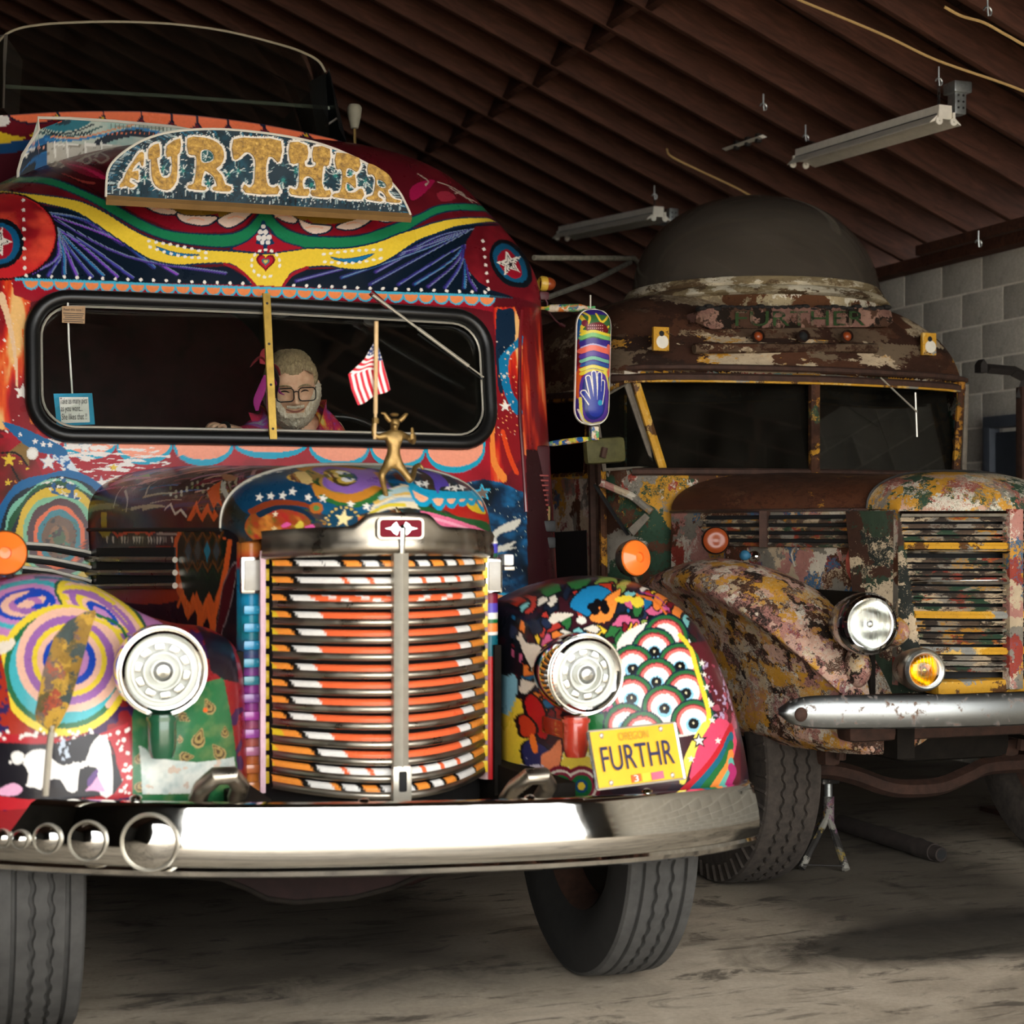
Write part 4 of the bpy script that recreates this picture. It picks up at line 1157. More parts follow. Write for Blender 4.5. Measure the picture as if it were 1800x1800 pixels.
# nose shell in front of the seam
def prow(dx): return 4.42 + 0.30 * (abs(dx) / 0.37) ** 1.9
nu, nv = 330, 150
P = np.zeros((nu, nv, 3))
for i in range(nu):
    th = math.pi * (1 - i / (nu - 1.0))
    xa, za = arch_pt(th, 0.405, 0.187)
    q = (xa - BX) / 0.405
    xh = BX + 0.375 * q; yh = prow(0.375 * q) + 0.012; zh = 1.392 - 0.012 * abs(q) - 0.02 * abs(q) ** 6
    zh = min(zh, za)
    for j in range(nv):
        s_ = j / (nv - 1.0) * math.pi / 2
        P[i, j] = (xa + (xh - xa) * math.sin(s_), Ys + (yh - Ys) * math.sin(s_), za + (zh - za) * (1 - math.cos(s_)))
pt = Painter(P, lambda x, y, z: (x, z - 0.35 * y), '#2c2a1e', 4.6, 5)
sa = np.arange(len(pt.u))
pt.speckle(sa, '#15455e', 0.44, 0.08, 71, True); pt.speckle(sa, '#5e3a1c', 0.36, 0.05, 72, True)
# left: brown and gold scales, right: dark
for a, c_, w in (([(480, 832), (500, 838), (530, 850), (570, 836)], '#e0c23a', 8), ([(500, 826), (540, 832), (580, 822)], '#cdbb9a', 8), ([(500, 848), (540, 858), (570, 846)], '#a0703a', 10), ([(440, 870), (470, 840), (500, 830)], '#3a2a1a', 16), ([(470, 850), (500, 846), (520, 852)], '#7a4a24', 10)): pt.stroke(a, c_, w)
pt.stroke([(436, 872), (450, 850), (470, 834)], '#d85a8a', 3.5)
rs = random.Random(31)
for i in range(170):
    x, y = rs.uniform(432, 700), rs.uniform(822, 925); L_ = rs.uniform(6, 26); b_ = rs.uniform(-6, 6)
    pt.stroke([(x, y), (x + L_ * .5, y + b_), (x + L_, y + b_ * .3)], rs.choice(['#7a4a24', '#b0782c', '#3a5a2a', '#c9a040', '#5e2a1c', '#1c3a4a', '#8a6a3a', '#d0b070', '#2f6a6a']), rs.uniform(2, 6), 3, (1, .4))
# blue ribbon with stars
pt.stroke([(430, 884), (480, 874), (540, 876), (600, 884), (650, 870), (690, 848)], '#123f60', 26)
pt.stroke([(560, 892), (600, 898), (640, 890), (680, 868)], '#15567a', 16)
# eye spiral
for rx_, ry_, c_ in ((58, 34, '#1c3c24'), (52, 29, '#a8803a'), (46, 25, '#7c5aa4'), (38, 20, '#b08a30'), (28, 15, '#4a3a1a'), (20, 10, '#c0a040'), (12, 7, '#e8e4dc')): pt.dot((612, 840), rx_, c_, ry_, -0.15)
pt.dot((607, 834), 4, '#2c4a7a', 4)
pt.stroke([(560, 866), (600, 880), (640, 876), (672, 852)], '#c9842e', 14); pt.stroke([(566, 874), (604, 888), (640, 884), (680, 862)], '#2f6a34', 6); pt.stroke([(580, 852), (610, 862), (640, 850), (652, 826)], '#8a62b0', 6)
for p in ((497, 871), (514, 864), (542, 874), (568, 876), (616, 886), (644, 890), (456, 874), (476, 872)): pt.star(p, 8.5, '#f0ebe0', -80)
for p in ((736, 850), (748, 850), (788, 856), (800, 858), (812, 856)): pt.star(p, 8, '#ece8e0', -70)
# lower left molten patch
pt.fill([(430, 930), (440, 905), (470, 892), (520, 898), (545, 915), (540, 935), (500, 945), (450, 950)], '#9a4a22', 3)
m = pt.inside(pt.px([(430, 930), (440, 905), (470, 892), (520, 898), (545, 915), (540, 935), (500, 945), (450, 950)])); pt.speckle(m, '#d98a3a', 0.42, 0.025, 73, True); pt.speckle(m, '#b02a2a', 0.38, 0.02, 74, True); pt.speckle(m, '#4a6a2a', 0.32, 0.02, 75, True)
pt.stroke([(455, 905), (490, 890), (530, 898), (550, 912)], '#1a2f44', 7); pt.stroke([(440, 900), (480, 884), (530, 886), (560, 900)], '#8a3a20', 6)
pt.fill([(494, 924), (504, 918), (512, 922), (500, 928)], '#e05aa0', 3); pt.fill([(536, 926), (550, 922), (552, 930), (540, 932)], '#e05aa0', 3); pt.fill([(518, 926), (528, 915), (534, 922), (530, 930)], '#d8c04a', 3); pt.star((484, 904), 6, '#efe0c0'); pt.star((482, 930), 7, '#e8c890')
pt.dot((556, 893), 12, '#b5662a', 10); pt.dot((556, 893), 6, '#5a8a4a', 5)
pt.dot((604, 914), 30, '#17425c', 26); 
for i in range(18):
    a = 2 * math.pi * i / 18; pt.dot((604 + 27 * math.cos(a), 914 + 22 * math.sin(a)), 2.3, '#d9b85a')
pt.star((604, 912), 17, '#f0dca0', -84); pt.dot((634, 912), 5, '#e2783a')
# centre cream wave
pt.fill([(648, 905), (662, 880), (690, 858), (720, 850), (742, 872), (752, 898), (720, 892), (680, 896)], '#e3d4b4', 3)
for a, c_ in (([(660, 884), (690, 868), (730, 866)], '#d8b05a'), ([(662, 894), (700, 878), (738, 880)], '#9ab4c8'), ([(668, 876), (700, 862), (722, 860)], '#a8c4c8'), ([(652, 902), (680, 888), (712, 888)], '#d9c23a')): pt.stroke(a, c_, 4)
pt.fill([(680, 846), (700, 830), (722, 838), (728, 852), (706, 850)], '#155f8e', 3)
# right: salmon drips outlined in cyan over red, green and pink bands
pt.fill([(724, 858), (740, 872), (760, 886), (790, 900), (852, 930), (858, 905), (850, 880), (800, 876), (750, 866)], '#b0261f', 2)
pt.fill([(726, 868), (748, 888), (790, 904), (830, 912), (856, 918), (857, 936), (800, 920), (750, 904), (732, 886)], '#22542c', 2)
pt.fill([(740, 898), (770, 904), (810, 916), (857, 934), (857, 950), (800, 934), (756, 922), (746, 910)], '#d8698c', 2)
pt.stroke([(752, 908), (800, 922), (850, 940)], '#e89ab0', 4)
pt.fill([(818, 884), (836, 884), (852, 896), (852, 904), (830, 898)], '#dcb82c', 2)
for poly in ([(722, 854), (744, 866), (756, 872), (752, 884), (738, 886), (726, 872)], [(758, 872), (782, 872), (780, 886), (772, 894), (762, 886)], [(784, 872), (804, 873), (800, 886), (792, 890), (784, 882)], [(806, 873), (820, 873), (818, 884), (808, 886)], [(822, 872), (834, 873), (832, 884), (824, 882)], [(836, 872), (846, 878), (850, 896), (842, 888)]):
    pt.fill(poly, '#f6b48e', 3, '#1a9cc4', 6)
pt.stroke([(720, 852), (748, 866), (790, 870), (836, 870)], '#1a9cc4', 7)
pt.stroke([(768, 862), (770, 846), (782, 844)], '#5a48a8', 6)
grid_obj('bonnet_nose', P, M_PAINT, bus, pt.colors())
seam = [P[i, 0] + np.array([0, 0, 0.003]) for i in range(0, 330, 6)]
obj('bonnet_seam_bead', MB().tube(seam, 0.005, 8), M_STEEL, bus)
# ---------------------------------------------------------------- bonnet sides
def side_panel(sx):
    nu, nv = 260, 110
    P = np.zeros((nu, nv, 3))
    for i in range(nu):
        t = i / (nu - 1.0)
        y = Yr + (4.74 - Yr) * t
        hw = hood_hw(max(y, Ys)) - (0.0 if y > Ys else 0.03 * (Ys - y) / 0.12)
        for j in range(nv):
            s_ = j / (nv - 1.0)
            P[i, j] = (BX + sx * hw, y, HZ - 0.004 - 0.62 * s_)
    return P
P = side_panel(-1)
pt = Painter(P, lambda x, y, z: (y, z), '#16171d', 5.3, 6)
sa = np.arange(len(pt.u)); pt.speckle(sa, '#2a1a24', 0.4, 0.1, 81, True)
pt.fill([(160, 925), (200, 925), (200, 955), (160, 970)], '#14243a'); pt.fill([(178, 922), (190, 922), (190, 944), (180, 944)], '#a89428')
pt.stroke([(198, 922), (206, 942), (228, 928), (240, 938), (252, 930), (262, 940), (275, 928)], '#d8482c', 6, 0)
pt.fill([(275, 938), (295, 922), (325, 920), (310, 940)], '#4a1820', 0, '#b8a89a', 2)
rs = random.Random(3)
for i in range(26):
    x = 171 + i * 5.2; pt.fill([(x, 943), (x + rs.uniform(2, 4.5), 942), (x + rs.uniform(2, 4), 954 - rs.uniform(0, 4)), (x + .5, 956)], rs.choice(['#d9d2c4', '#c9c2b2', '#8e887c', '#3a3a3a']))
pt.fill([(172, 965), (300, 960), (302, 1030), (172, 1034)], '#8e2418')
m = pt.inside(pt.px([(172, 965), (300, 960), (302, 1030), (172, 1034)])); pt.speckle(m, '#5d120f', 0.45, 0.05, 82, True)
pt.fill([(178, 1036), (300, 1030), (312, 1056), (250, 1062), (190, 1052)], '#a83418', 2)
pt.fill([(172, 1018), (196, 1022), (186, 1032), (172, 1036)], '#b8a22c', 0); pt.stroke([(172, 985), (196, 976)], '#7fa05a', 5, 0)
# woven diamond banner with flames
pt.fill([(306, 950), (312, 935), (326, 916), (404, 916), (408, 950), (404, 985), (396, 1030), (384, 1070), (374, 1110), (364, 1085), (352, 1105), (344, 1070), (330, 1090), (320, 1060), (310, 1040), (304, 990)], '#e0622a', 0)
pt.fill([(312, 955), (320, 935), (332, 916), (398, 916), (400, 950), (394, 990), (386, 1030), (376, 1060), (368, 1040), (356, 1066), (346, 1040), (334, 1062), (322, 1040), (312, 990)], '#15231c', 0)
for k_, (c_, dy) in enumerate((('#7a4a1c', 0), ('#3a2a10', 6), ('#7a4a1c', 52), ('#1f3a24', 66))):
    zz = []
    for i in range(9): zz.append((320 + i * 9, 938 + dy + (14 if i % 2 else -4)))
    pt.stroke(zz, c_, 4, 0)
for i, c_ in enumerate(('#3c4a50', '#4a4a48', '#2a7a94', '#3c4a50')): 
    cx_ = 331 + i * 16.5; pt.fill([(cx_, 950), (cx_ + 6, 968), (cx_, 988), (cx_ - 6, 968)], c_)
    pt.stroke([(cx_ - 8, 968), (cx_, 944), (cx_ + 8, 968), (cx_, 994), (cx_ - 8, 968)], '#5f3d18', 2.5, 0)
for a in ([(312, 1066), (322, 1042), (330, 1078), (340, 1048), (352, 1096), (362, 1056), (374, 1108), (384, 1050)],): pt.stroke(a, '#ec6a2c', 9, 0)
for (x, y, h_) in ((329, 1070, 14), (352, 1092, 18), (374, 1100, 20)): pt.dot((x, y), 6, '#ec6a2c', h_)
pt.fill([(392, 1030), (404, 1000), (416, 990), (410, 1040), (398, 1090), (390, 1110), (386, 1160), (378, 1165), (376, 1130), (384, 1080)], '#4a161c', 3, '#8a7f80', 2)
pt.fill([(372, 1180), (384, 1196), (382, 1216), (362, 1220), (360, 1200)], '#1c6ae0', 3)
grid_obj('bonnet_side', P, M_PAINT, bus, pt.colors())
P = side_panel(1)
pt = Painter(P, lambda x, y, z: (y, z), '#14304a', 5.3, 8)
pt.speckle(np.arange(len(pt.u)), '#0d1a28', 0.5, 0.1, 83, True)
grid_obj('bonnet_side', P, M_PAINT, bus, pt.colors())
# louvre slots with chrome bars on the near side, running on as strips over the cowl
def side_x(y): return BX - hood_hw(max(y, Ys))
for (y0_, y1_) in ((972, 972), (995, 996), (1018, 1021)):
    A = at(302, y0_ + 6, X=side_x(5.25)); B = at(178, y1_ - 4, X=side_x(5.95))
    ya, yb = 5.22, 5.95
    za = CAM_H + (HOR - y0_) / 3000.0 * 5.1; zb = CAM_H + (HOR - y1_) / 3000.0 * 5.75
    M = MB()
    M.add([(side_x(ya) - .004, ya, za + .016), (side_x(yb) - .004, yb, zb + .016), (side_x(yb) - .004, yb, zb - .014), (side_x(ya) - .004, ya, za - .014),
           (side_x(ya) + .03, ya, za + .016), (side_x(yb) + .03, yb, zb + .016), (side_x(yb) + .03, yb, zb - .014), (side_x(ya) + .03, ya, za - .014)],
          [(0, 1, 2, 3), (4, 7, 6, 5), (0, 4, 5, 1), (3, 2, 6, 7), (0, 3, 7, 4), (1, 5, 6, 2)])
    obj('louvre_slot', M, M_BLACK, bus, False)
    obj('louvre_bar', MB().tube([(side_x(y) - .010, y, za + (zb - za) * (y - ya) / (yb - ya) - .022) for y in np.linspace(ya - .02, Yr - .02, 6)], 0.0095, 8), M_CHROMED, bus)
for pl in ([(46, 955), (90, 958), (150, 969), (161, 972)], [(46, 977), (90, 982), (150, 994), (161, 998)], [(40, 997), (90, 1003), (150, 1018), (161, 1022)]):
    obj('cowl_strip', MB().tube([on_cab(x, y, .012) for x, y in pl], 0.006, 8), M_CREAM, bus)
    obj('cowl_strip_shadow_rail', MB().tube([on_cab(x, y + 7, .006) for x, y in pl], 0.009, 8), M_BLACK, bus)
# ---------------------------------------------------------------- grille
def zrow(py, x=BX): return CAM_H + (HOR - py) / 3000.0 * (x * SN + prow(x - BX) * CS)
backP = [(BX + dx, prow(dx) + 0.10) for dx in np.linspace(-0.36, 0.36, 21)]
bk = MB()
vs = [(x, y, z) for x, y in backP for z in (0.60, 1.36)]
bk.add(vs, [(2 * i, 2 * i + 2, 2 * i + 3, 2 * i + 1) for i in range(20)])
obj('radiator_core', bk, M_BLACK, bus, False)
rows = [992, 1022, 1054, 1084, 1115, 1145, 1177, 1207, 1237, 1267, 1300, 1330, 1360, 1390]
S_YEL, S_ORG, S_RED, S_WHT, S_BLK = '#e3c22e', '#f5953c', '#ee683c', '#eeeae4', '#141312'
def slat(r, sx):
    n, m_ = 110, 9
    P = np.zeros((n, m_, 3)); C = np.zeros((n, m_, 3))
    prof = [(0.020, 0.004), (0.0, 0.0), (0.0, -0.0100), (0.001, -0.0125), (-0.003, -0.0140), (-0.007, -0.018), (-0.008, -0.026), (-0.004, -0.0325), (0.02, -0.034)]
    rs = random.Random(100 + r)
    xs = np.linspace(0.018, 0.302 if sx < 0 else 0.332, n)
    # painted bands measured from the outer end
    if sx < 0:
        yb = {0: .10, 1: .11, 10: .17}.get(r, rs.uniform(.08, .13)); ob = yb + ({0: .12, 1: .12, 10: .12, 11: .26, 12: .27, 13: .22}.get(r, rs.uniform(.06, .12)))
        wb = ob + 0.05; we = wb + rs.uniform(.12, .2)
    else:
        yb = 0.02; ob = rs.uniform(.16, .24); wb = ob + 0.02; we = wb + rs.uniform(.12, .2)
    zc0 = CAM_H + (HOR - rows[r]) / 3000.0 * 4.60 + 0.0065
    for i, x in enumerate(xs):
        dx = sx * x
        droop = -0.004 * max(0, r - 8) * (x / 0.33) ** 2 * -1
        for j, (dy, dz) in enumerate(prof):
            P[i, j] = (BX + dx, prow(dx) + 0.02 + dy, zc0 + dz + droop)
            f = (0.335 - x) / 0.317
            f2 = f + dz * 1.6
            if sx > 0: f2 = f - dz * 1.6
            if f2 < yb: c = S_YEL
            elif f2 < ob: c = S_ORG
            elif f2 < wb: c = S_BLK
            elif f2 < we: c = S_WHT
            else:
                c = S_RED
                if r in (0, 13):
                    q = (f2 * 6.5 + r) % 2; c = S_ORG if q < .75 else (S_BLK if q < .98 else (S_WHT if q < 1.7 else S_BLK))
                elif r in (1, 12): c = S_WHT if (f2 * 5 % 1) > 0.22 else S_RED
                elif r == 2: c = S_RED if (f2 * 4 + dz * 30) % 1 > .25 else S_WHT
            C[i, j] = hx(c)
    fm = np.zeros((n - 1, m_ - 1), int); fm[:, 3:] = 1
    grid_obj('slat', P, [M_PAINT, M_CHROMED], bus, C, face_mat=fm)
for r in range(14):
    for sx in (-1, 1): slat(r, sx)
M_YEDGE = simple('yellow_enamel', '#e0bd2a', 0.35)
for sx in (-1, 1):
    x = BX + (-0.309 if sx < 0 else 0.336)
    for r in range(14):
        ed = MB()
        z = CAM_H + (HOR - rows[r]) / 3000.0 * 4.60
        ed.rbox((x, prow(0.337) + 0.022, z + 0.014), (0.017, 0.012, 0.034), 0.003)
        obj('yellow_edge', ed, M_YEDGE, bus)
# centre bar
cb = MB()
zt_, zb_ = 1.335, 0.665
cb.sweep([(-.021, .02), (-.0205, -.006), (-.010, -.014), (0, -.020), (.010, -.014), (.0205, -.006), (.021, .02)], [((BX, prow(0), z), (1, 0, 0), (0, 1, 0)) for z in (zt_, 1.0, 0.78, zb_)], closed=True)
cbo = obj('centre_bar', cb, M_STEEL, bus, angle=25)
obj('bar_foot', MB().rbox((BX, prow(0) - .006, 0.715), (0.056, 0.03, 0.10), 0.012), M_STEEL, bus)
obj('crank_hole', MB().rbox((BX, prow(0) - .022, 0.722), (0.022, 0.012, 0.055), 0.008), M_BLACK, bus)
# header strip above the slats, with its rise around the badge
nu, nv = 90, 8
hp = [(0.0, 0.012), (-0.006, 0.008), (-0.010, -0.004), (-0.004, -0.022), (-0.010, -0.030), (-0.012, -0.046), (-0.006, -0.060), (0.02, -0.068)]
P = np.zeros((nu, nv, 3))
for i in range(nu):
    dx = -0.330 + 0.702 * i / (nu - 1.0)
    rise = 0.038 * (1 / (1 + math.exp((abs(dx - 0.0) - 0.105) / 0.010)))
    drop = -0.018 * (abs(dx) / .37) ** 3
    for j, (dy, dz) in enumerate(hp):
        P[i, j] = (BX + dx, prow(dx) + dy, 1.395 + dz + drop + (rise if j < 4 else 0))
grid_obj('grille_header', P, M_CHROMED, bus)
bd0 = at(704, 929, Y=prow(0) - 0.016)
bg = MB().prism([(x, bd0.y - 0.004, z) for x, z in rrect(bd0.x, bd0.z, 0.065, 0.0285, 0.012, 5)], (0, 0.03, 0))
bo = obj('badge', bg, M_STEEL, bus)
obj('badge_field', MB().prism([(x, bd0.y - 0.006, z) for x, z in rrect(bd0.x, bd0.z, 0.0585, 0.0235, 0.009, 5)], (0, 0.004, 0)), M_REDBADGE, bo)
em = MB()
em.prism([(bd0.x + a, bd0.y - .0085, bd0.z + b) for a, b in ((-.046, 0), (-.028, .004), (-.022, .012), (-.014, .018), (-.006, .004), (0, .003), (.006, .004), (.012, .018), (.022, .012), (.028, .004), (.046, 0), (.028, -.004), (.022, -.012), (.014, -.018), (.006, -.004), (0, -.003), (-.006, -.004), (-.012, -.018), (-.022, -.012), (-.028, -.004))], (0, 0.003, 0))
obj('badge_emblem', em, M_CHROME, bo, False)
obj('nose_spear', MB().tube([(BX, prow(0) - .012, 1.335), (BX, prow(0) - .020, 1.40), (BX, prow(0) + .005, 1.44), (BX, prow(0) + .06, 1.465)], [.008, .010, .008, .003], 8), M_CHROME, bus)
# side posts
def post(sx):
    n, m_ = 240, 26
    P = np.zeros((n, m_, 3))
    for i in range(n):
        z = 1.412 - 0.747 * i / (n - 1.0)
        top = min(1, (1.412 - z) / 0.05)
        for j in range(m_):
            a = math.pi * j / (m_ - 1.0)
            dx = (0.340 if sx < 0 else 0.368) + (0.037 if sx < 0 else 0.032) * -math.cos(a) * (0.5 + .5 * math.sqrt(top))
            P[i, j] = (BX + sx * dx, prow(0.372) + 0.05 - 0.055 * math.sin(a) * math.sqrt(max(0, top)) + 0.05 * (1 - top), z)
    pt = Painter(P, lambda x, y, z: (x, z), '#b8a8b0', 4.72, 4)
    v = pt.v
    if sx < 0:
        stops = [(1.412, '#8a4a28'), (1.345, '#b36a2c'), (1.31, '#c0302c'), (1.295, '#c0302c'), (1.285, '#1c7fa8'), (1.20, '#1583ae'), (1.12, '#0f7f8c'), (1.05, '#3a4a74'), (0.98, '#84388a'), (0.90, '#8a3a86'), (0.82, '#a85a5a'), (0.74, '#c06a30'), (0.66, '#d08a3a')]
        zs_ = np.array([s_[0] for s_ in stops])[::-1]; cs_ = np.array([hx(s_[1]) for s_ in stops])[::-1]
        for k_ in range(3): pt.c[:, k_] = np.interp(v, zs_, cs_[:, k_])
        inner = pt.u > BX - 0.340 + 0.018
        w = np.array(hx('#d7b4c0')); pt.c[inner & (v < 1.33)] = w
        pt.dot((438, 945), 6, '#e85a9a'); pt.dot((438, 945), 2.5, '#b03a5a')
    else:
        bands = [(945, '#7a6a3a'), (955, '#ece8e0'), (972, '#4a46b4'), (980, '#1d5a44'), (1000, '#7a1228'), (1040, '#8a8684'), (1062, '#7a1530'), (1078, '#5444b0'), (1090, '#eae6de'), (1096, '#1d6a3a'), (1112, '#f5853c'), (1118, '#ece8e0'), (1155, '#0f6070'), (1400, '#b81e22')]
        prev = 920
        for y_, c_ in bands:
            z1 = CAM_H + (HOR - prev) / 3000.0 * 4.98; z2 = CAM_H + (HOR - y_) / 3000.0 * 4.98
            pt.c[(v <= z1) & (v > z2)] = hx(c_); prev = y_
        pt.c[(pt.u < BX + .358)] = hx('#d8b8b8')
        for i in range(9): pt.dot((873, 1172 + i * 26), 2.6, '#ecd23c', 6)
        for y_ in (1160, 1248): pt.dot((873, y_), 3, '#2a5a9a', 6)
    o = grid_obj('grille_post', P, M_PAINT, bus, pt.colors(), flip=(sx > 0))
    return o
po = post(-1); po2 = post(1)
obj('post_strip', MB().tube([(BX - .323, prow(.323) + .018, 1.34), (BX - .323, prow(.323) + .018, .67)], .0085, 6), simple('pale_pink_strip', '#d9b8c2', .4), po)
for i in range(11):
    y_ = 1072 + i * 31
    c = at(444, y_, Y=prow(.372) - 0.006)
    col_ = ['#1f8fb8', '#1a88b4', '#1583b0', '#127f9c', '#2a7a8a', '#7a4a90', '#a03a9a', '#94489a', '#a86a8a', '#b8683a', '#c47a3a'][i]
    obj('post_tab', MB().rbox(c + Vector((-.004, -.004, 0)), (0.046, 0.016, 0.026), 0.006), simple('tab_paint_%d' % i, col_, 0.3, coat=0.5), po)
for px_, y_, hw_ in ((441, 1011, 0.030), (866, 1012, 0.027)):
    yq = prow(0.372) - 0.012
    c = at(px_, y_, Y=yq)
    b = obj('side_lamp', MB().rbox(c, (hw_ * 2, 0.03, 0.105), 0.008), M_CHROME, bus)
    obj('lamp_lens', MB().rbox(c + Vector((0, -0.010, 0)), (hw_ * 2 - 0.016, 0.022, 0.085), 0.004), simple('ribbed_clear_lens_%d' % px_, '#a8a49c', 0.2), b)
obj('indicator', MB().rbox(at(889, 984, Y=4.86), (0.032, 0.06, 0.034), 0.006), M_WHITELENS, bus)
obj('indicator_bracket', MB().rbox(at(891, 999, Y=4.88), (0.034, 0.05, 0.012), 0.003), M_STEEL, bus)
# ================================================================== wings (front mudguards)
def wing(px_out, cpx, Yrim, depth, nexp, base, paint, name, label=None):
    o_ = [at(x, y, Y=Yrim) for x, y in px_out]
    o2 = smooth_open([(p.x, p.z) for p in o_], 8)
    n1 = 520
    O = resample(o2, n1)
    c = at(*cpx, Y=Yrim); c = (c.x, c.z)
    nk = 190
    P = polar_cap(O, c, Yrim - depth, np.full(n1, depth), np.full(n1, nexp), nk, 0.02)
    # carry the crown back over the wheel
    back = np.zeros((n1, 14, 3))
    for j in range(14):
        t = (j + 1) / 14.0
        back[:, j, 0] = c[0] + (O[:, 0] - c[0]) * (1 - 0.03 * t); back[:, j, 2] = c[1] + (O[:, 1] - c[1]) * (1 - 0.55 * t ** 2.2); back[:, j, 1] = Yrim + 0.85 * t
    P = np.concatenate([P, back], 1)
    pt = Painter(P, lambda x, y, z: (x, z + 0.25 * np.maximum(0, y - Yrim)), base, Yrim - depth * .7, 7)
    paint(pt)
    return grid_obj(name, P, M_PAINT, bus, pt.colors(), label=label), P, pt
def paint_right(pt):
    rs = random.Random(17)
    sa = np.arange(len(pt.u))
    pal = ['#1b2436', '#c23a24', '#f0853a', '#2f6d3a', '#e9dfcf', '#d2628a', '#1d6a9a', '#7a1a24', '#26304a', '#8aa04a', '#f2c838', '#7cc0c0', '#b83a30', '#16281e']
    pt.speckle(sa, '#3a1720', 0.5, 0.08, 90)
    def blob(x, y, r, c_):
        n = rs.randint(6, 9); a0 = rs.uniform(0, 6); st = rs.uniform(.6, 1.5)
        pts = [(x + r * rs.uniform(.55, 1.25) * st * math.cos(a0 + 2 * math.pi * i / n), y + r * rs.uniform(.55, 1.25) / st * math.sin(a0 + 2 * math.pi * i / n)) for i in range(n)]
        pt.fill(pts, c_, 4, '#17161c', 2.6)
    for i in range(230):
        x = rs.uniform(882, 1220); y = rs.uniform(1012, 1250)
        blob(x, y, rs.uniform(10, 21), rs.choice(pal))
    for i in range(60): blob(rs.uniform(880, 965), rs.uniform(1090, 1260), rs.uniform(9, 18), rs.choice(pal[:9]))
    pt.fill([(1000, 1062), (1030, 1030), (1062, 1032), (1080, 1050), (1052, 1066), (1046, 1090), (1024, 1080)], '#1f7fb4', 4, '#141820', 2.5)
    pt.fill([(1062, 1052), (1090, 1034), (1086, 1060), (1074, 1090), (1050, 1096), (1034, 1084), (1056, 1072)], '#f58f3c', 4, '#141820', 2.5)
    for p in ((1040, 1066), (1050, 1060), (1060, 1062), (1046, 1074), (1064, 1072)): pt.dot(p, 8, '#121014')
    pt.fill([(964, 1090), (975, 1078), (1000, 1078), (1008, 1082), (990, 1090), (972, 1096)], '#eadfce', 3); pt.dot((1022, 1090), 9, '#efe8dc', 7); pt.fill([(1080, 1052), (1105, 1046), (1112, 1054), (1092, 1060)], '#f0cf3c', 3)
    pt.fill([(900, 1120), (915, 1108), (925, 1128), (948, 1134), (956, 1150), (940, 1176), (926, 1165), (910, 1130)], '#e8dccb', 3, '#17161c', 2)
    # lower left yellow, red and violet field
    pt.fill([(878, 1240), (905, 1225), (925, 1245), (940, 1280), (930, 1300), (965, 1350), (930, 1400), (878, 1400)], '#efcf3e', 3)
    pt.fill([(878, 1195), (900, 1185), (905, 1215), (888, 1250), (878, 1252)], '#8cc6d8', 3)
    pt.fill([(920, 1230), (935, 1220), (955, 1240), (965, 1280), (960, 1300), (940, 1290), (925, 1258)], '#b81c22', 3, '#171418', 3)
    pt.fill([(905, 1262), (925, 1256), (945, 1280), (936, 1296), (915, 1294), (910, 1280)], '#c23a20', 3, '#171418', 3)
    pt.fill([(915, 1320), (930, 1300), (955, 1310), (975, 1330), (990, 1360), (965, 1378), (935, 1372)], '#2b2c58', 3, '#171418', 2)
    pt.fill([(950, 1330), (968, 1318), (985, 1300), (985, 1340), (966, 1372), (955, 1360)], '#f08a5c', 3); pt.fill([(930, 1298), (938, 1290), (946, 1318), (938, 1324)], '#f0782c', 3)
    m = pt.inside(pt.px([(915, 1320), (935, 1340), (970, 1350), (965, 1395), (935, 1395), (915, 1370)])); pt.speckle(m, '#cfc6d2', 0.36, 0.01, 92)
    m = pt.inside(pt.px([(990, 1322), (1050, 1290), (1052, 1360), (1005, 1364), (985, 1345)])); pt.c[m] = hx('#efd44e'); pt.speckle(m, '#f5efb8', .4, .02, 93)
    pt.fill([(1000, 1270), (1060, 1255), (1050, 1300), (1000, 1300)], '#1e7a3a', 3)
    for r_, c_ in ((36, '#7c1a30'), (29, '#e6dccb'), (25, '#8a2440'), (20, '#1d6a36'), (12, '#1a4a7a'), (7, '#f0d03c')):
        for cx_ in (985, 1022): pt.dot((cx_, 1382), r_ * .95, c_, r_)
    # the field of eyes
    pt.fill([(1085, 1130), (1120, 1100), (1170, 1090), (1205, 1110), (1235, 1190), (1255, 1270), (1225, 1290), (1080, 1300), (1088, 1200)], '#efe6da', 3)
    eyes = [(1170, 1120), (1150, 1144), (1195, 1170), (1112, 1174), (1154, 1197), (1110, 1226), (1206, 1217), (1168, 1244), (1100, 1276), (1219, 1270), (1130, 1290)]
    eyes.sort(key=lambda e: e[1])
    for (x, y) in eyes:
        for r_, c_ in ((41, '#16263a'), (38, '#2a6a3c'), (32, '#7a2030'), (29.5, '#f0706a'), (24, '#f7f2ea')):
            arc = [(x + r_ * math.cos(a), y + r_ * math.sin(a) * 1.02) for a in np.linspace(math.pi * .98, 2.06 * math.pi, 18)]
            pt.fill(arc + [(x + r_ * .72, y + 21), (x - r_ * .72, y + 21)], c_)
        pt.dot((x, y + 4), 13.5, '#8cc8e4'); pt.dot((x, y + 2), 9.5, '#101012')
        pt.dot((x, y + 1), 2.2, '#dcd3b0')
    # yellow rope, stars and bottom right rainbow
    pt.stroke([(1196, 1118), (1214, 1140), (1224, 1175), (1236, 1215), (1246, 1255), (1240, 1285)], '#f0d53c', 12)
    pt.stroke([(1240, 1280), (1222, 1310), (1208, 1340), (1200, 1372)], '#f1da58', 24, taper=(1, .6))
    pt.fill([(1210, 1130), (1226, 1150), (1262, 1260), (1290, 1400), (1300, 1400), (1300, 1240), (1250, 1120)], '#5a1824', 0)
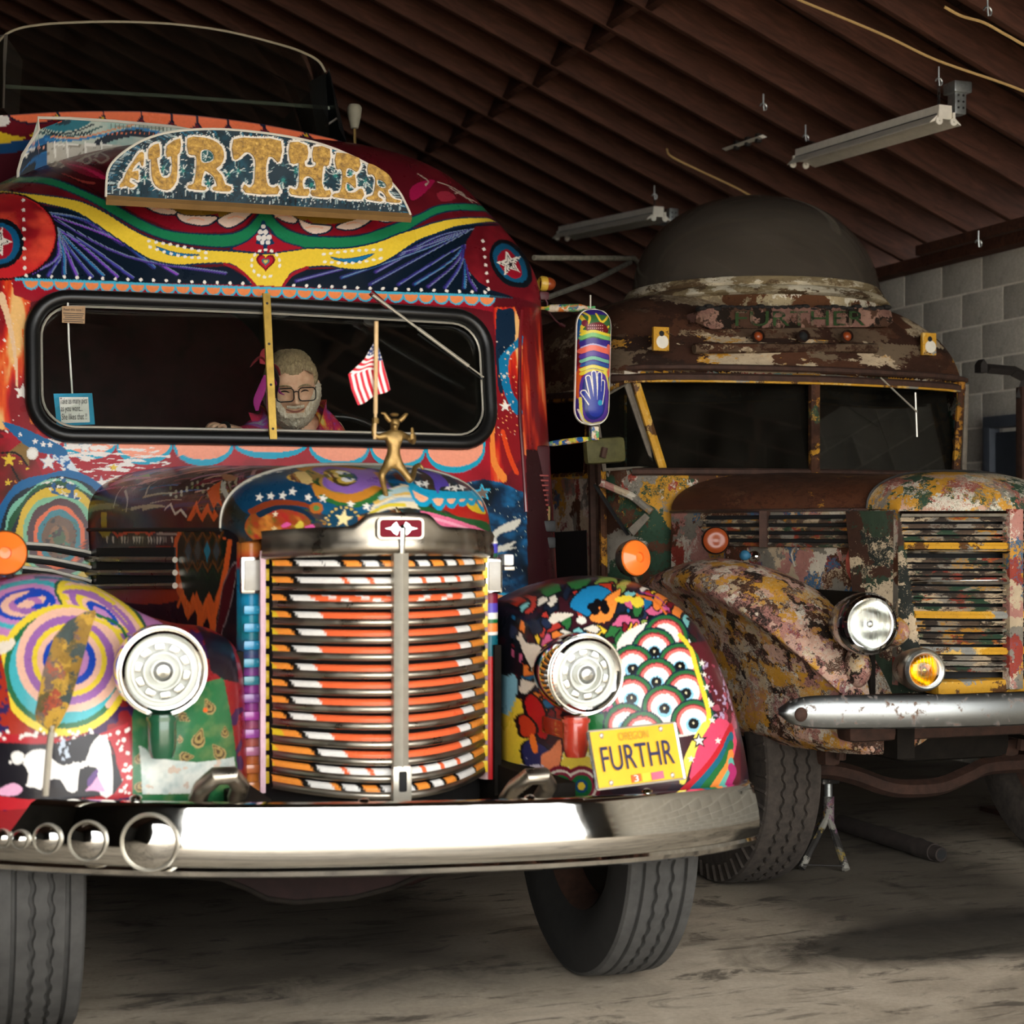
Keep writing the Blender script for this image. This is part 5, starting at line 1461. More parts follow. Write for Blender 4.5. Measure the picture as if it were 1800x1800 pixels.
    m = pt.inside(pt.px([(1232, 1160), (1300, 1160), (1300, 1300), (1262, 1300), (1240, 1200)])); pt.speckle(m, '#a8485c', .42, .03, 95); pt.speckle(m, '#b8a0c0', .3, .02, 96)
    pt.fill([(1238, 1290), (1262, 1262), (1290, 1280), (1290, 1330), (1230, 1370), (1212, 1366), (1224, 1320)], '#e0486a', 2)
    for off, c_ in ((0, '#c0202c'), (15, '#17627a'), (30, '#236a34'), (46, '#f08a3c'), (60, '#5fb0a0'), (70, '#b02a6a')):
        pt.stroke([(1202 + off * 1.05, 1392), (1235 + off * .7, 1360 + off * .15), (1262 + off * .4, 1325 + off * .45), (1285, 1280 + off)], c_, 18)
    pt.star((1229, 1302), 16, '#17141a', -96); pt.star((1229, 1302), 10, '#efeae0', -96)
    for p, r_ in (((1215, 1334), 7), ((1234, 1166), 7), ((1238, 1186), 6), ((1242, 1208), 7), ((1250, 1238), 7), ((1252, 1266), 7), ((1262, 1302), 6)): pt.star(p, r_, '#ece6dc')
    pt.stroke([(1120, 1046), (1150, 1056), (1170, 1078)], '#e0742c', 6); pt.stroke([(1126, 1040), (1158, 1052), (1176, 1074)], '#a03a8a', 3)
    pt.fill([(1108, 1055), (1124, 1048), (1132, 1062), (1118, 1068)], '#ecd040', 3)
out_r = [(880, 1420), (879, 1260), (884, 1085), (920, 1046), (980, 1020), (1045, 1012), (1110, 1022), (1160, 1050), (1205, 1098), (1243, 1178), (1268, 1262), (1283, 1345), (1288, 1420)]
wr, PR, PTR = wing(out_r, (1065, 1420), 4.82, 0.40, 2.3, '#2a1c28', paint_right, 'front_wing', 'front wing painted with camouflage blobs and rows of eyes')
def paint_left(pt):
    rs = random.Random(23)
    V_, P_, Y_, T_, S_, B_, G_ = '#a06ab0', '#c78ac0', '#efd23e', '#48b4c0', '#f2bfa8', '#1e4ab8', '#2a6e46'
    sa = np.arange(len(pt.u)); pt.c[:] = hx('#8a1c22'); pt.speckle(sa, '#3a1a4a', .35, .06, 97)
    # top ground and upper left swirl
    pt.fill([(-160, 1120), (-60, 1010), (60, 990), (160, 1010), (260, 1075), (300, 1130), (240, 1170), (100, 1120), (-160, 1200)], '#c884bc', 3)
    def nest(cx_, cy_, rings, rot=0.0):
        for rx_, ry_, c_ in rings: pt.dot((cx_, cy_), rx_, c_, ry_, rot)
    nest(45, 1062, [(78, 44, T_), (66, 36, P_), (54, 28, B_), (44, 22, S_), (30, 14, '#b878b4'), (16, 7, S_)], -0.12)
    pt.stroke([(30, 1058), (52, 1046), (84, 1044), (80, 1062), (60, 1068)], B_, 8); pt.stroke([(40, 1074), (90, 1078), (130, 1074)], V_, 10)
    nest(180, 1078, [(100, 42, '#2a5a4a'), (94, 37, Y_), (84, 31, S_), (72, 25, V_), (56, 19, Y_), (44, 14, S_), (34, 11, B_), (20, 6, P_)], 0.62)
    pt.stroke([(110, 1040), (150, 1044), (190, 1066), (230, 1110), (244, 1140)], V_, 7); pt.stroke([(118, 1052), (104, 1040), (120, 1032), (160, 1036), (200, 1060)], Y_, 7)
    pt.stroke([(60, 1014), (110, 1018), (160, 1026)], '#4a7a9a', 4)
    # the large bull's-eye swirl
    nest(112, 1178, [(116, 116, Y_), (105, 103, G_), (96, 93, T_)], 0.2)
    nest(122, 1160, [(94, 92, S_), (80, 78, V_), (66, 64, Y_), (57, 55, S_), (47, 45, B_), (34, 34, P_), (20, 20, '#5a4ac0'), (10, 10, V_)], 0.3)
    pt.stroke([(150, 1090), (180, 1104), (210, 1150), (214, 1200), (190, 1240)], S_, 9); pt.stroke([(160, 1085), (200, 1106), (224, 1150)], Y_, 7); pt.stroke([(170, 1080), (210, 1100), (232, 1140)], G_, 5)
    m = pt.inside(pt.px([(-80, 1150), (2, 1150), (20, 1250), (70, 1300), (60, 1312), (-80, 1312)])); pt.c[m] = hx('#a8301e'); pt.speckle(m, '#2c2458', .32, .02, 98)
    pt.fill([(-40, 1128), (20, 1122), (24, 1136), (4, 1150), (-40, 1150)], '#e9dccc', 3); pt.fill([(-40, 1118), (4, 1116), (16, 1126), (-40, 1130)], Y_, 3)
    # red field with white dots
    pt.fill([(-160, 1296), (60, 1292), (110, 1300), (160, 1296), (225, 1270), (236, 1400), (-160, 1410)], '#b31f2a')
    for i in range(250): pt.dot((rs.uniform(-30, 232), rs.uniform(1282, 1396)), rs.uniform(2.2, 4), '#f2e9e2')
    # black and white cow
    pt.fill([(-20, 1312), (20, 1306), (60, 1308), (110, 1304), (160, 1290), (186, 1296), (196, 1320), (200, 1396), (-20, 1396)], '#17141c', 3)
    pt.fill([(40, 1336), (52, 1322), (62, 1318), (80, 1318), (92, 1334), (110, 1346), (130, 1340), (150, 1338), (160, 1310), (176, 1292), (190, 1300), (196, 1330), (198, 1396), (176, 1396), (170, 1350), (140, 1352), (136, 1390), (118, 1390), (106, 1370), (84, 1372), (72, 1388), (60, 1384), (46, 1382), (50, 1360)], '#f3efea', 2)
    pt.fill([(20, 1326), (30, 1320), (42, 1326), (40, 1340), (30, 1344), (22, 1340)], '#f1ece6', 3); pt.dot((18, 1340), 3, '#f1ece6'); pt.dot((44, 1342), 4, '#f1ece6')
    pt.fill([(150, 1390), (172, 1364), (186, 1392)], '#d9a0c4', 0); pt.fill([(0, 1386), (24, 1376), (40, 1386), (30, 1398), (0, 1398)], '#e0a8c8', 2); pt.fill([(154, 1370), (172, 1350), (170, 1366), (156, 1384)], '#5a3a7a', 2)
    pt.stroke([(192, 1304), (202, 1330), (204, 1356), (214, 1374)], '#17141c', 3)
    m = pt.inside(pt.px([(100, 1300), (124, 1296), (124, 1338), (106, 1336)])); pt.speckle(m, '#b8c4d4', .5, .01, 99)
    # green paisley apron
    ap = [(232, 1260), (240, 1225), (360, 1200), (392, 1190), (412, 1300), (424, 1420), (232, 1420)]
    pt.fill(ap, '#2a6a40'); m = pt.inside(pt.px(ap)); pt.speckle(m, '#5a7a4a', .34, .03, 101, True)
    def paisley(x, y, s, rot=0):
        pts = [(0, -14), (6, -4), (11, 5), (8, 14), (0, 17), (-8, 13), (-9, 4), (-5, -4)]
        c_, q = math.cos(rot), math.sin(rot)
        for k_, col_ in ((1.0, '#a08a5a'), (.78, '#3c3020'), (.62, '#9a8450'), (.3, '#4a3a24')): pt.fill([(x + s * k_ * (a * c_ - b * q), y + s * k_ * (a * q + b * c_)) for a, b in pts], col_, 3)
    for a in ((350, 1295, 1.2, .3), (330, 1330, .9, 1.6), (316, 1298, .5, 0), (366, 1240, 1.0, -.4), (325, 1262, .8, 2.2), (382, 1320, 1.1, -.6), (246, 1330, .8, .4), (250, 1380, .9, 1), (300, 1360, .8, 2.0), (395, 1285, .7, 0)): paisley(*a)
    pt.dot((361, 1248), 4, '#e0622a')
    wp_ = [(244, 1310), (256, 1316), (268, 1330), (300, 1336), (345, 1340), (412, 1330), (414, 1352), (380, 1370), (350, 1394), (250, 1396), (248, 1350)]
    pt.fill(wp_, '#d9dcd4'); m = pt.inside(pt.px(wp_)); pt.speckle(m, '#b3c0bc', .45, .03, 102, True); pt.speckle(m, '#cdb9a8', .3, .02, 103)
    pt.fill([(340, 1080), (420, 1080), (420, 1200), (395, 1195), (370, 1180)], '#1a1420', 0)
out_l = [(-150, 1420), (-148, 1330), (-140, 1230), (-118, 1130), (-60, 1046), (0, 1018), (62, 1008), (130, 1016), (190, 1042), (250, 1078), (310, 1096), (370, 1106), (414, 1150), (424, 1280), (428, 1420)]
wl, PL, PTL = wing(out_l, (140, 1420), 4.82, 0.42, 2.3, '#8a1c22', paint_left, 'front_wing', 'front wing painted with swirls, a cow and red dots')
def on_wing(pt, px_, py_, off=0.0):
    r = ray(px_, py_).normalized(); h = pt.bvh.ray_cast(Vector((0, 0, CAM_H)), r)[0]
    if h is None: h = pt.bvh.find_nearest(at(px_, py_, Y=4.6))[0]
    return h - r * off
# ---------------------------------------------------------------- headlamps
def headlamp(px_, py_, Y, Rr_, pt, painted):
    c = at(px_, py_, Y=Y)
    ax = Vector((0, -1, 0))
    hb = obj('headlamp', MB().lathe([(Rr_ * 1.08, -0.004), (Rr_ * 1.17, 0.0), (Rr_ * 1.20, -0.02), (Rr_ * 1.19, -0.06), (Rr_ * 1.08, -0.13), (Rr_ * .85, -0.20), (Rr_ * .45, -0.25), (0.0, -0.262)], c, ax, 48), M_CHROME, bus)
    obj('lamp_rim', MB().lathe([(Rr_ * 0.92, 0.004), (Rr_ * .98, 0.016), (Rr_ * 1.06, 0.012), (Rr_ * 1.10, 0.0)], c, ax, 48), M_CHROME, hb)
    obj('reflector', MB().lathe([(Rr_ * .93, -0.001), (Rr_ * .7, -0.020), (Rr_ * .4, -0.030), (0, -0.032)], c, ax, 40), M_WHITELENS, hb)
    led = MB()
    for r0, r1, z in ((0.80, 0.74, .001), (0.50, 0.46, .004), (0.30, 0.26, .008)):
        led.lathe([(Rr_ * r0, -0.028), (Rr_ * r0, z), (Rr_ * r1, z), (Rr_ * r1, -0.028)], c, ax, 40)
    obj('lens_ring', led, M_WHITELENS, hb); hb.children[-1]['kind'] = 'stuff'
    for i in range(10):
        a = 2 * math.pi * i / 10 + .2
        M = Matrix.Rotation(a, 3, 'Y')
        obj('light_cell', MB().rbox(c + Vector((Rr_ * .63 * math.cos(a), .010, -Rr_ * .63 * math.sin(a))), (Rr_ * .16, .02, Rr_ * .24), .003, M), M_SEALED, hb)
    obj('centre_lens', MB().lathe([(Rr_ * .24, -.02), (Rr_ * .24, .0), (Rr_ * .16, .012), (0, .016)], c, ax, 24), M_SEALED, hb)
    obj('clear_cover', MB().lathe([(Rr_ * .93, .006), (Rr_ * .6, .016), (0, .022)], c, ax, 36), M_GLASS, hb)
    return hb
headlamp(286, 1180, 4.36, 0.098, PTL, 0)
headlamp(1030, 1186, 4.36, 0.097, PTR, 0)
for (x, y, c_, nm) in ((285, 1297, '#1f5238', 'green'), (1012, 1298, '#b83a28', 'orange red')):
    c = at(x, y, Y=4.34)
    k = MB().lathe([(0.0, .06), (.034, .06), (.036, .05), (.036, -.01), (.034, -.03), (.028, -.05), (0, -.055)], c, (0, 0, 1), 12)
    k.lathe([(.038, .045), (.041, .045), (.041, .055), (.038, .055)], c, (0, 0, 1), 12)
    k.rbox(c + Vector((0, .10, .02)), (.05, .2, .05), .008)
    obj('lamp_pedestal', k, simple('pedestal_%s' % nm.replace(' ', '_'), c_, .25, coat=.7), bus, label='%s lamp pedestal below the headlamp' % nm)
# amber wing lamps
def amber(px_, py_, Y, r, dirv, foot):
    c = at(px_, py_, Y=Y)
    d = Vector(dirv).normalized()
    a = obj('wing_lamp', MB().lathe([(r * 1.06, .006), (r * 1.08, -.004), (r * 1.0, -.03), (r * .5, -.045), (0, -.05)], c, d, 32), M_CHROMED, bus)
    obj('amber_lens', MB().lathe([(r * 1.03, .004), (r * .98, .010), (r * .3, .026), (r * .27, .018), (0, .016)], c, d, 36), M_AMBER, a)
    f = Vector(foot)
    obj('lamp_stalk', MB().tube([c + Vector((0, .03, -r * .8)), f], .009, 8), M_CHROMED, a)
amber(8, 972, 4.72, .056, (-.02, -1, .03), at(26, 1022, Y=4.80))
amber(1116, 981, 4.80, .054, (.25, -1, .12), at(1122, 1034, Y=4.86))
# feather-shaped painted blade standing before the left wing
bl = [(64, 1268), (62, 1255), (76, 1180), (95, 1120), (120, 1092), (150, 1076), (168, 1072), (168, 1082), (156, 1120), (140, 1180), (122, 1240), (108, 1268), (92, 1290)]
o = obj('painted_blade', MB().prism([at(x, y, Y=4.27) for x, y in bl], (0, .008, 0)), None or M_AMBERDK, bus, False, 'narrow feather shaped blade spattered with old paint')
o.data.materials[0] = M_BLADE
BLADE = o
obj('blade_stem', MB().tube([at(92, 1275, Y=4.276), at(86, 1320, Y=4.28), at(80, 1398, Y=4.30)], .008, 8), M_STEEL, o)
# ---------------------------------------------------------------- bumper
BCX = BX + 0.03
def bump_y(dx): return 4.17 + 0.34 * (abs(dx) / 1.06) ** 2.7
prof = [(0.02, 0.088), (-0.012, 0.092), (-0.022, 0.089), (-0.027, 0.081), (-0.029, 0.073), (-0.036, 0.045), (-0.043, 0.012), (-0.046, -0.012), (-0.046, -0.038), (-0.041, -0.058), (-0.033, -0.067), (-0.038, -0.076), (-0.035, -0.088), (-0.018, -0.096), (0.02, -0.094)]
fr = []
xs = np.concatenate([np.linspace(-1.06, 1.06, 90)])
for x in xs:
    e = 1e-3; d = Vector((2 * e, bump_y(x + e) - bump_y(x - e), 0)).normalized()
    nrm = Vector((-d.y, d.x, 0))
    zc = 0.614 - 0.036 * x - 0.015 * abs(x) ** 3
    fr.append(((BCX + x, bump_y(x), zc), nrm, (0, 0, 1)))
for s_ in (1, -1):       # turned-in ends
    x = s_ * 1.06; d = Vector((0, 1, 0)); o0 = Vector(fr[-1 if s_ > 0 else 0][0])
    for t in (0.35, 0.7, 1.0):
        q = (Vector((o0.x + s_ * 0.028 * math.sin(t * 1.57), o0.y + 0.10 * t ** 1.2, o0.z)), (-s_ * math.sin(t * 1.57) * .9, 1 - t, 0), (0, 0, 1))
        if s_ > 0: fr.append(q)
        else: fr.insert(0, q)
bm1 = obj('bumper', MB().sweep(prof, fr), M_CHROME, bus, angle=30)
bm1.modifiers.new('thick', 'SOLIDIFY').thickness = 0.006
# fused row of convex spot mirrors at the left end
for (x, y, r_) in ((276, 1481, 52), (170, 1478, 36), (103, 1474, 27), (58, 1475, 17), (27, 1473, 17)):
    dx = None
    for t in np.linspace(-1.06, 0, 400):
        zc = 0.614 - .036 * t; p = Vector((BCX + t, bump_y(t) - .045, zc))
        q = (p.x * CS - p.y * SN) / (p.x * SN + p.y * CS) * F_PX + 900
        if q >= x: dx = t; break
    if dx is None: continue
    e = 1e-3; d = Vector((2 * e, bump_y(dx + e) - bump_y(dx - e), 0)).normalized(); nr = Vector((d.y, -d.x, 0))
    c = Vector((BCX + dx, bump_y(dx), 0)) + nr * 0.046
    c.z = CAM_H + (HOR - y) / F_PX * (c.x * SN + c.y * CS)
    R_ = r_ / F_PX * (c.x * SN + c.y * CS)
    cap = min(R_, .066)
    mo = obj('spot_mirror', MB().lathe([(R_ * .93, .004), (R_ * .8, .012), (R_ * .45, .019), (0, .022)], c, nr, 36), M_CHROME, bus)
    obj('mirror_rim', MB().lathe([(R_ * .93, .004), (R_ * .97, .010), (R_ * 1.01, .006), (R_ * 1.02, -.004)], c, nr, 36), M_STEEL, mo)
for dx in (-0.75, -.2, .25, .62):
    p = Vector((BCX + dx, bump_y(dx) + .0, .614 - .036 * dx + .090))
    obj('bumper_bolt', MB().sphere(p, (.016, .016, .010), 12, 6), M_CHROME, bus)
# dark tow-hook humps on the bumper
for (x, y) in ((392, 1378), (940, 1378)):
    c = at(x, y, Y=4.26)
    obj('tow_hook', MB().tube([c + Vector((-.05, .08, -.05)), c + Vector((-.048, .02, -.01)), c + Vector((-.02, -.01, .022)), c + Vector((.02, -.01, .022)), c + Vector((.048, .02, -.01)), c + Vector((.05, .08, -.05))], .024, 10), M_CHROMED, bus)
# number plate
pc = [at(1033, 1286, Y=4.20), at(1186, 1270, Y=4.26), None, at(1050, 1388, Y=4.15)]; pc[2] = pc[1] + pc[3] - pc[0]
axx = (pc[1] - pc[0]).normalized(); upv = (pc[0] - pc[3]).normalized(); nrm = axx.cross(upv).normalized()
pl = obj('number_plate', MB().prism(pc, nrm * -.004), M_PLATE, bus, False, 'yellow OREGON number plate reading FURTHR')
def on_plate(u, v): return pc[0].lerp(pc[1], u).lerp(pc[3].lerp(pc[2], u), v) + nrm * .0015
for a, b in ((0, 3), (1, 2)):
    obj('plate_frame', MB().tube([pc[a] - upv * .002, pc[b]], .005, 6), M_CHROME, pl)
fz2 = MB().tube([pc[0], pc[1]], .003, 6).tube([pc[3], pc[2]], .003, 6); obj('plate_edge', fz2, M_STEEL, pl)
pw = (pc[1] - pc[0]).length; ph = (pc[0] - pc[3]).length
text_obj('lettering', 'FURTHR', ph * .62, on_plate(.09, .72), axx, upv, M_INK, pl, pw * .82, .004)
text_obj('lettering', 'OREGON', ph * .20, on_plate(.32, .22), axx, upv, M_FAINTINK, pl, pw * .34, .004)
for u0, u1, c_ in ((.39, .50, '#e8622c'), (.51, .61, '#d8c03a'), (.62, .76, '#d8607a')):
    q = [on_plate(u0, .83), on_plate(u1, .82), on_plate(u1, .95), on_plate(u0, .96)]
    stk = obj('sticker', MB().prism(q, nrm * .001), simple('sticker_' + c_[1:], c_, .5), pl, False)
text_obj('lettering', '3', ph * .16, on_plate(.415, .95), axx, upv, M_PAPER, pl, pw * .05, .003)
for u, v in ((.14, .10), (.82, .09), (.16, .92), (.86, .92)): obj('plate_bolt', MB().sphere(on_plate(u, v), (.007, .004, .008), 10, 6), M_STEEL, pl)
obj('plate_bracket', MB().rbox(on_plate(.5, .5) - nrm * .03 + Vector((0, .02, -.02)), (.2, .02, .10), .004), M_CHASSIS, bus)
# ---------------------------------------------------------------- wheels, axle, chassis
def wheel(c, R_, w, side, tread_mat, side_mat, old=False, steer=0.0, flatz=0.0):
    c = Vector(c)
    root = bpy.data.objects.new('wheel', None); COL.objects.link(root); root.parent = bus if not old else bus2
    root.matrix_parent_inverse = world_of(root.parent).inverted()
    ax = Vector((math.cos(steer) * side, math.sin(steer) * side, 0))
    h = w / 2
    n = 200
    def ringset(prof, wob=None):
        m = MB(); u = Vector((0, 0, 1)); v = ax.cross(u); vs = []; fs = []
        for i, (r, a) in enumerate(prof):
            for k in range(n):
                an = 2 * math.pi * k / n
                aa = a + (wob[i] * (1 if k % 4 < 2 else -1) if wob else 0)
                vs.append(c + ax * aa + (u * math.cos(an) + v * math.sin(an)) * r)
        for i in range(len(prof) - 1):
            for k in range(n): fs.append((i * n + k, i * n + (k + 1) % n, (i + 1) * n + (k + 1) % n, (i + 1) * n + k))
        return m.add(vs, fs)
    tp = []; wb = []
    gr = [-.6, -.22, .2, .6] if not old else [-.45, 0.0, .45]
    tp.append((R_ - .016, -h)); wb.append(0); tp.append((R_ - .006, -h * .94)); wb.append(0)
    for i, g in enumerate(gr):
        mid = (0.0028 if not old else 0.005) if (0 < i < len(gr) - 1 or old) else 0.0
        a = g * h
        for da, r in ((-.007, 0), (-.004, -.013), (.004, -.013), (.007, 0)):
            tp.append((R_ + r - .010 * abs(a / h) ** 2, a + da)); wb.append(mid)
    tp.append((R_ - .006, h * .94)); wb.append(0); tp.append((R_ - .016, h)); wb.append(0)
    t_ = obj('tread', ringset(tp, wb), tread_mat, root, angle=30)
    sd = [(R_ - .016, h), (R_ - .05, h * 1.04), (R_ - .10, h * 1.10), (R_ - .15, h * 1.02), (R_ - .19, h * .80), (R_ - .205, h * .74)]
    obj('sidewall', ringset(sd), side_mat, root); obj('sidewall', ringset([(r, -a) for r, a in sd]), side_mat, root)
    if old:
        for sgn in (-1,):
            for k in range(48):
                an = 2 * math.pi * k / 48
                u = Vector((0, 0, 1)); v = ax.cross(u)
                d = u * math.cos(an) + v * math.sin(an)
                lm = obj('shoulder_lug', MB().tube([c + ax * (sgn * h * .98) + d * (R_ - .012), c + ax * (sgn * h * 1.05) + d * (R_ - .075)], .010, 4), tread_mat, root, False)
    rm = [(R_ - .205, h * .78), (R_ - .215, h * .70), (R_ - .235, h * .45), (R_ - .24, 0), (R_ - .235, -h * .45), (R_ - .215, -h * .70), (R_ - .205, -h * .78)]
    obj('rim', ringset(rm), M_RUSTDK, root)
    obj('wheel_disc', MB().lathe([(R_ - .236, .02), (R_ - .30, .05), (.12, .03), (.10, .10), (.05, .12), (0, .12)], c, ax, 40).lathe([(R_ - .236, -.0), (.12, -.02), (.10, -.10), (.06, -.14), (0, -.14)], c, ax, 40), M_CHASSIS, root)
    return root
wheel((BX + .83, 4.98, .475), .475, .225, 1, M_TYRE, M_TYRED)
wheel((BX - .93, 4.98, .475), .475, .225, -1, M_TYRE, M_TYRED)
ax_ = [(x, 4.98, z) for x, z in ((BX - .62, .46), (BX - .45, .45), (BX - .33, .40), (BX - .2, .36), (BX + .2, .36), (BX + .33, .40), (BX + .45, .45), (BX + .62, .46))]
obj('front_axle', MB().tube([tuple(p) for p in np.array(ax_)], .045, 8), M_AXLE, bus)
# dropped crossmember seen under the bumper
cm = MB()
pts = [(330, 1540, .0), (390, 1545, 0), (430, 1560, 0), (470, 1580, 0), (520, 1586, 0), (620, 1578, 0), (690, 1560, 0), (735, 1540, 0), (820, 1528, 0), (900, 1522, 0)]
low = [at(x, y, Y=4.42) for x, y, _ in pts]
for i in range(len(low) - 1):
    a, b = low[i], low[i + 1]
    cm.add([a, b, Vector((b.x, b.y, .52)), Vector((a.x, a.y, .52)), a + Vector((0, .05, 0)), b + Vector((0, .05, 0)), Vector((b.x, b.y + .05, .52)), Vector((a.x, a.y + .05, .52))], [(0, 1, 2, 3), (4, 7, 6, 5), (0, 4, 5, 1), (3, 2, 6, 7), (0, 3, 7, 4), (1, 5, 6, 2)])
cmo = obj('crossmember', cm, M_AXLE, bus)
obj('lower_flange', MB().tube(low, .007, 8), M_CHASSIS, cmo)
for sx in (-1, 1): obj('chassis_rail', MB().box((BX + sx * .42, 7.6, .62), (.08, 6.6, .18)), M_CHASSIS, bus, False)
obj('engine_pan', MB().rbox((BX, 5.4, .66), (.6, 1.2, .4), .05), M_CHASSIS, bus)
for sx in (-1, 1): obj('inner_apron', MB().box((BX + sx * .38, 5.3, .84), (.02, 1.2, .44)), M_CHASSIS, bus, False)
for sx in (-1, 1): obj('rear_wheel', MB().lathe([(.2, .12), (.44, .14), (.475, .1), (.475, -.1), (.44, -.14), (.2, -.12)], (BX + sx * .9, 9.6, .475), (1, 0, 0), 40), M_TYRED, bus)
# ---------------------------------------------------------------- FURTHER sign
YS = 6.03
def sg(x, y, d=0.0): return at(x, y, Y=YS - d)
sign_out = smooth_open([(186, 346), (187, 320), (190, 300), (200, 283), (222, 264), (255, 245), (300, 232), (360, 227), (420, 229), (500, 239), (570, 255), (630, 280), (670, 304), (700, 335), (714, 360), (722, 378)], 4)
so = [sg(*p) for p in sign_out]
yo = Vector((0, .035, 0))
sign = obj('roof_sign', MB().prism(so, yo), simple('plywood_edge', '#7d5d38', .7), bus, False, 'arched plywood board with carved gold letters FURTHER')
# carved feathery teal ground, painted on the face
nu, nv = 300, 90
P = np.zeros((nu, nv, 3))
topx = np.array([p.x for p in so]); topz = np.array([p.z for p in so])
xA, xB = so[0].x + .004, so[-1].x - .004
zbA, zbB = so[0].z + .006, so[-1].z + .006
for i in range(nu):
    x = xA + (xB - xA) * i / (nu - 1.0)
    zt = np.interp(x, topx, topz) - .003; zb = zbA + (zbB - zbA) * (x - xA) / (xB - xA)
    if i < 3: zt = min(zt, np.interp(xA + .002, topx, topz))
    P[i, :, 0] = x; P[i, :, 1] = YS - .003; P[i, :, 2] = np.linspace(zb, max(zt, zb + .001), nv)
pt = Painter(P, lambda x, y, z: (x, z), '#102b38', YS, 5)
sa = np.arange(len(pt.u))
pt.speckle(sa, '#164a5c', .26, .05, 111, True); pt.speckle(sa, '#1f7476', .12, .035, 112, True)
LET = {
 'F': [(216, 318), (224, 300), (234, 285), (246, 268), (253, 270), (252, 290), (249, 290), (246, 283), (238, 290), (232, 302), (243, 300), (243, 316), (238, 314), (230, 312), (228, 320), (238, 326), (230, 330), (222, 326), (212, 329), (211, 324)],
 'U': [(262, 262), (279, 252), (281, 275), (276, 278), (279, 296), (284, 310), (292, 313), (300, 308), (303, 292), (301, 274), (294, 276), (294, 256), (317, 243), (316, 268), (312, 272), (312, 295), (310, 318), (300, 332), (288, 333), (274, 326), (267, 308), (266, 280), (262, 280)],
 'R': [(330, 243), (352, 241), (374, 246), (390, 258), (394, 276), (388, 290), (380, 297), (390, 308), (396, 324), (406, 328), (404, 336), (376, 334), (376, 328), (382, 326), (376, 310), (366, 302), (360, 300), (356, 312), (354, 326), (362, 328), (360, 334), (332, 331), (332, 325), (341, 322), (345, 300), (346, 278), (342, 272), (332, 270)],
 'T': [(411, 245), (450, 243), (494, 248), (492, 283), (486, 282), (480, 276), (472, 276), (468, 290), (468, 312), (472, 326), (482, 330), (488, 326), (488, 341), (432, 338), (430, 324), (438, 330), (447, 322), (449, 300), (449, 280), (440, 268), (430, 268), (420, 278), (411, 278)],
 'H': [(510, 250), (540, 256), (540, 280), (536, 282), (537, 292), (548, 294), (556, 290), (555, 284), (551, 282), (552, 258), (580, 262), (578, 290), (572, 291), (568, 294), (566, 322), (572, 335), (580, 334), (580, 346), (550, 344), (548, 334), (556, 334), (554, 318), (546, 310), (538, 310), (532, 318), (534, 332), (543, 332), (541, 344), (512, 341), (510, 330), (520, 334), (526, 322), (526, 290), (524, 286), (511, 286)],
 'E': [(592, 268), (632, 278), (630, 300), (624, 300), (618, 296), (610, 296), (608, 310), (618, 312), (624, 306), (626, 330), (620, 326), (610, 320), (607, 330), (612, 338), (624, 338), (632, 332), (638, 334), (636, 350), (588, 346), (588, 340), (598, 338), (602, 320), (602, 302), (598, 296), (592, 296)],
 'R.': [(648, 287), (668, 296), (684, 308), (690, 320), (688, 330), (682, 334), (686, 344), (694, 350), (704, 352), (702, 356), (680, 354), (680, 348), (676, 340), (668, 334), (664, 340), (666, 346), (672, 350), (670, 354), (646, 350), (646, 346), (656, 342), (660, 326), (660, 312), (654, 306), (648, 306)]}
HOLES = {'R': [(353, 266), (364, 262), (374, 268), (376, 280), (366, 286), (354, 284)], 'R.': [(663, 316), (672, 317), (679, 324), (678, 330), (670, 330), (663, 324)]}
rs = random.Random(4)
bnd = []
for k_, poly in LET.items():
    q = smooth_closed(poly, 3); bnd.append(q)
    pt.fill([tuple(p) for p in q], '#e9e2d8', 0, '#e9e2d8', 8)
allp = np.vstack(bnd)
# combed radiating white strokes around the letters and along the edge
for p in np.vstack([allp, allp + .7]):
    n_ = rs.uniform(7, 15); a = rs.uniform(0, 6.28)
    c = allp[np.argsort(np.hypot(*(allp - p).T))[:18]].mean(0); d = p - c; L_ = np.hypot(*d) + 1e-6; d = d / L_
    d = d + np.array([rs.uniform(-.35, .35), rs.uniform(-.35, .35)])
    pt.stroke([tuple(p + d * 4), tuple(p + d * n_)], rs.choice(['#cfd6d2', '#8fa8a8', '#0a161e', '#3f6f78', '#e0e2dc', '#0c1c26', '#1a5f74']), rs.uniform(.8, 1.3), 0)
for i in range(330):
    t = rs.uniform(0, 1); j = int(t * (len(sign_out) - 1)); p = np.array(sign_out[j]) * 1.0
    if j + 1 < len(sign_out): p = p + (np.array(sign_out[j + 1]) - p) * rs.random()
    d = np.array([455, 330]) - p; d = d / np.hypot(*d); n0 = rs.uniform(2, 5)
    pt.stroke([tuple(p + d * n0), tuple(p + d * (n0 + rs.uniform(5, 13)) + np.array([rs.uniform(-3, 3), 0]))], rs.choice(['#b8c8c8', '#0a141c', '#0b1820', '#1a6a8a', '#0f2a38', '#0a141c']), 1.3, 0)
for i in range(230):
    x = rs.uniform(192, 712); y = 341 + (x - 190) * .0617 - rs.uniform(0, 4)
    pt.stroke([(x, y), (x + rs.uniform(-3, 3), y - rs.uniform(5, 12))], rs.choice(['#a8b8b8', '#0b1820', '#0b1820', '#16384a']), 1.2, 0)
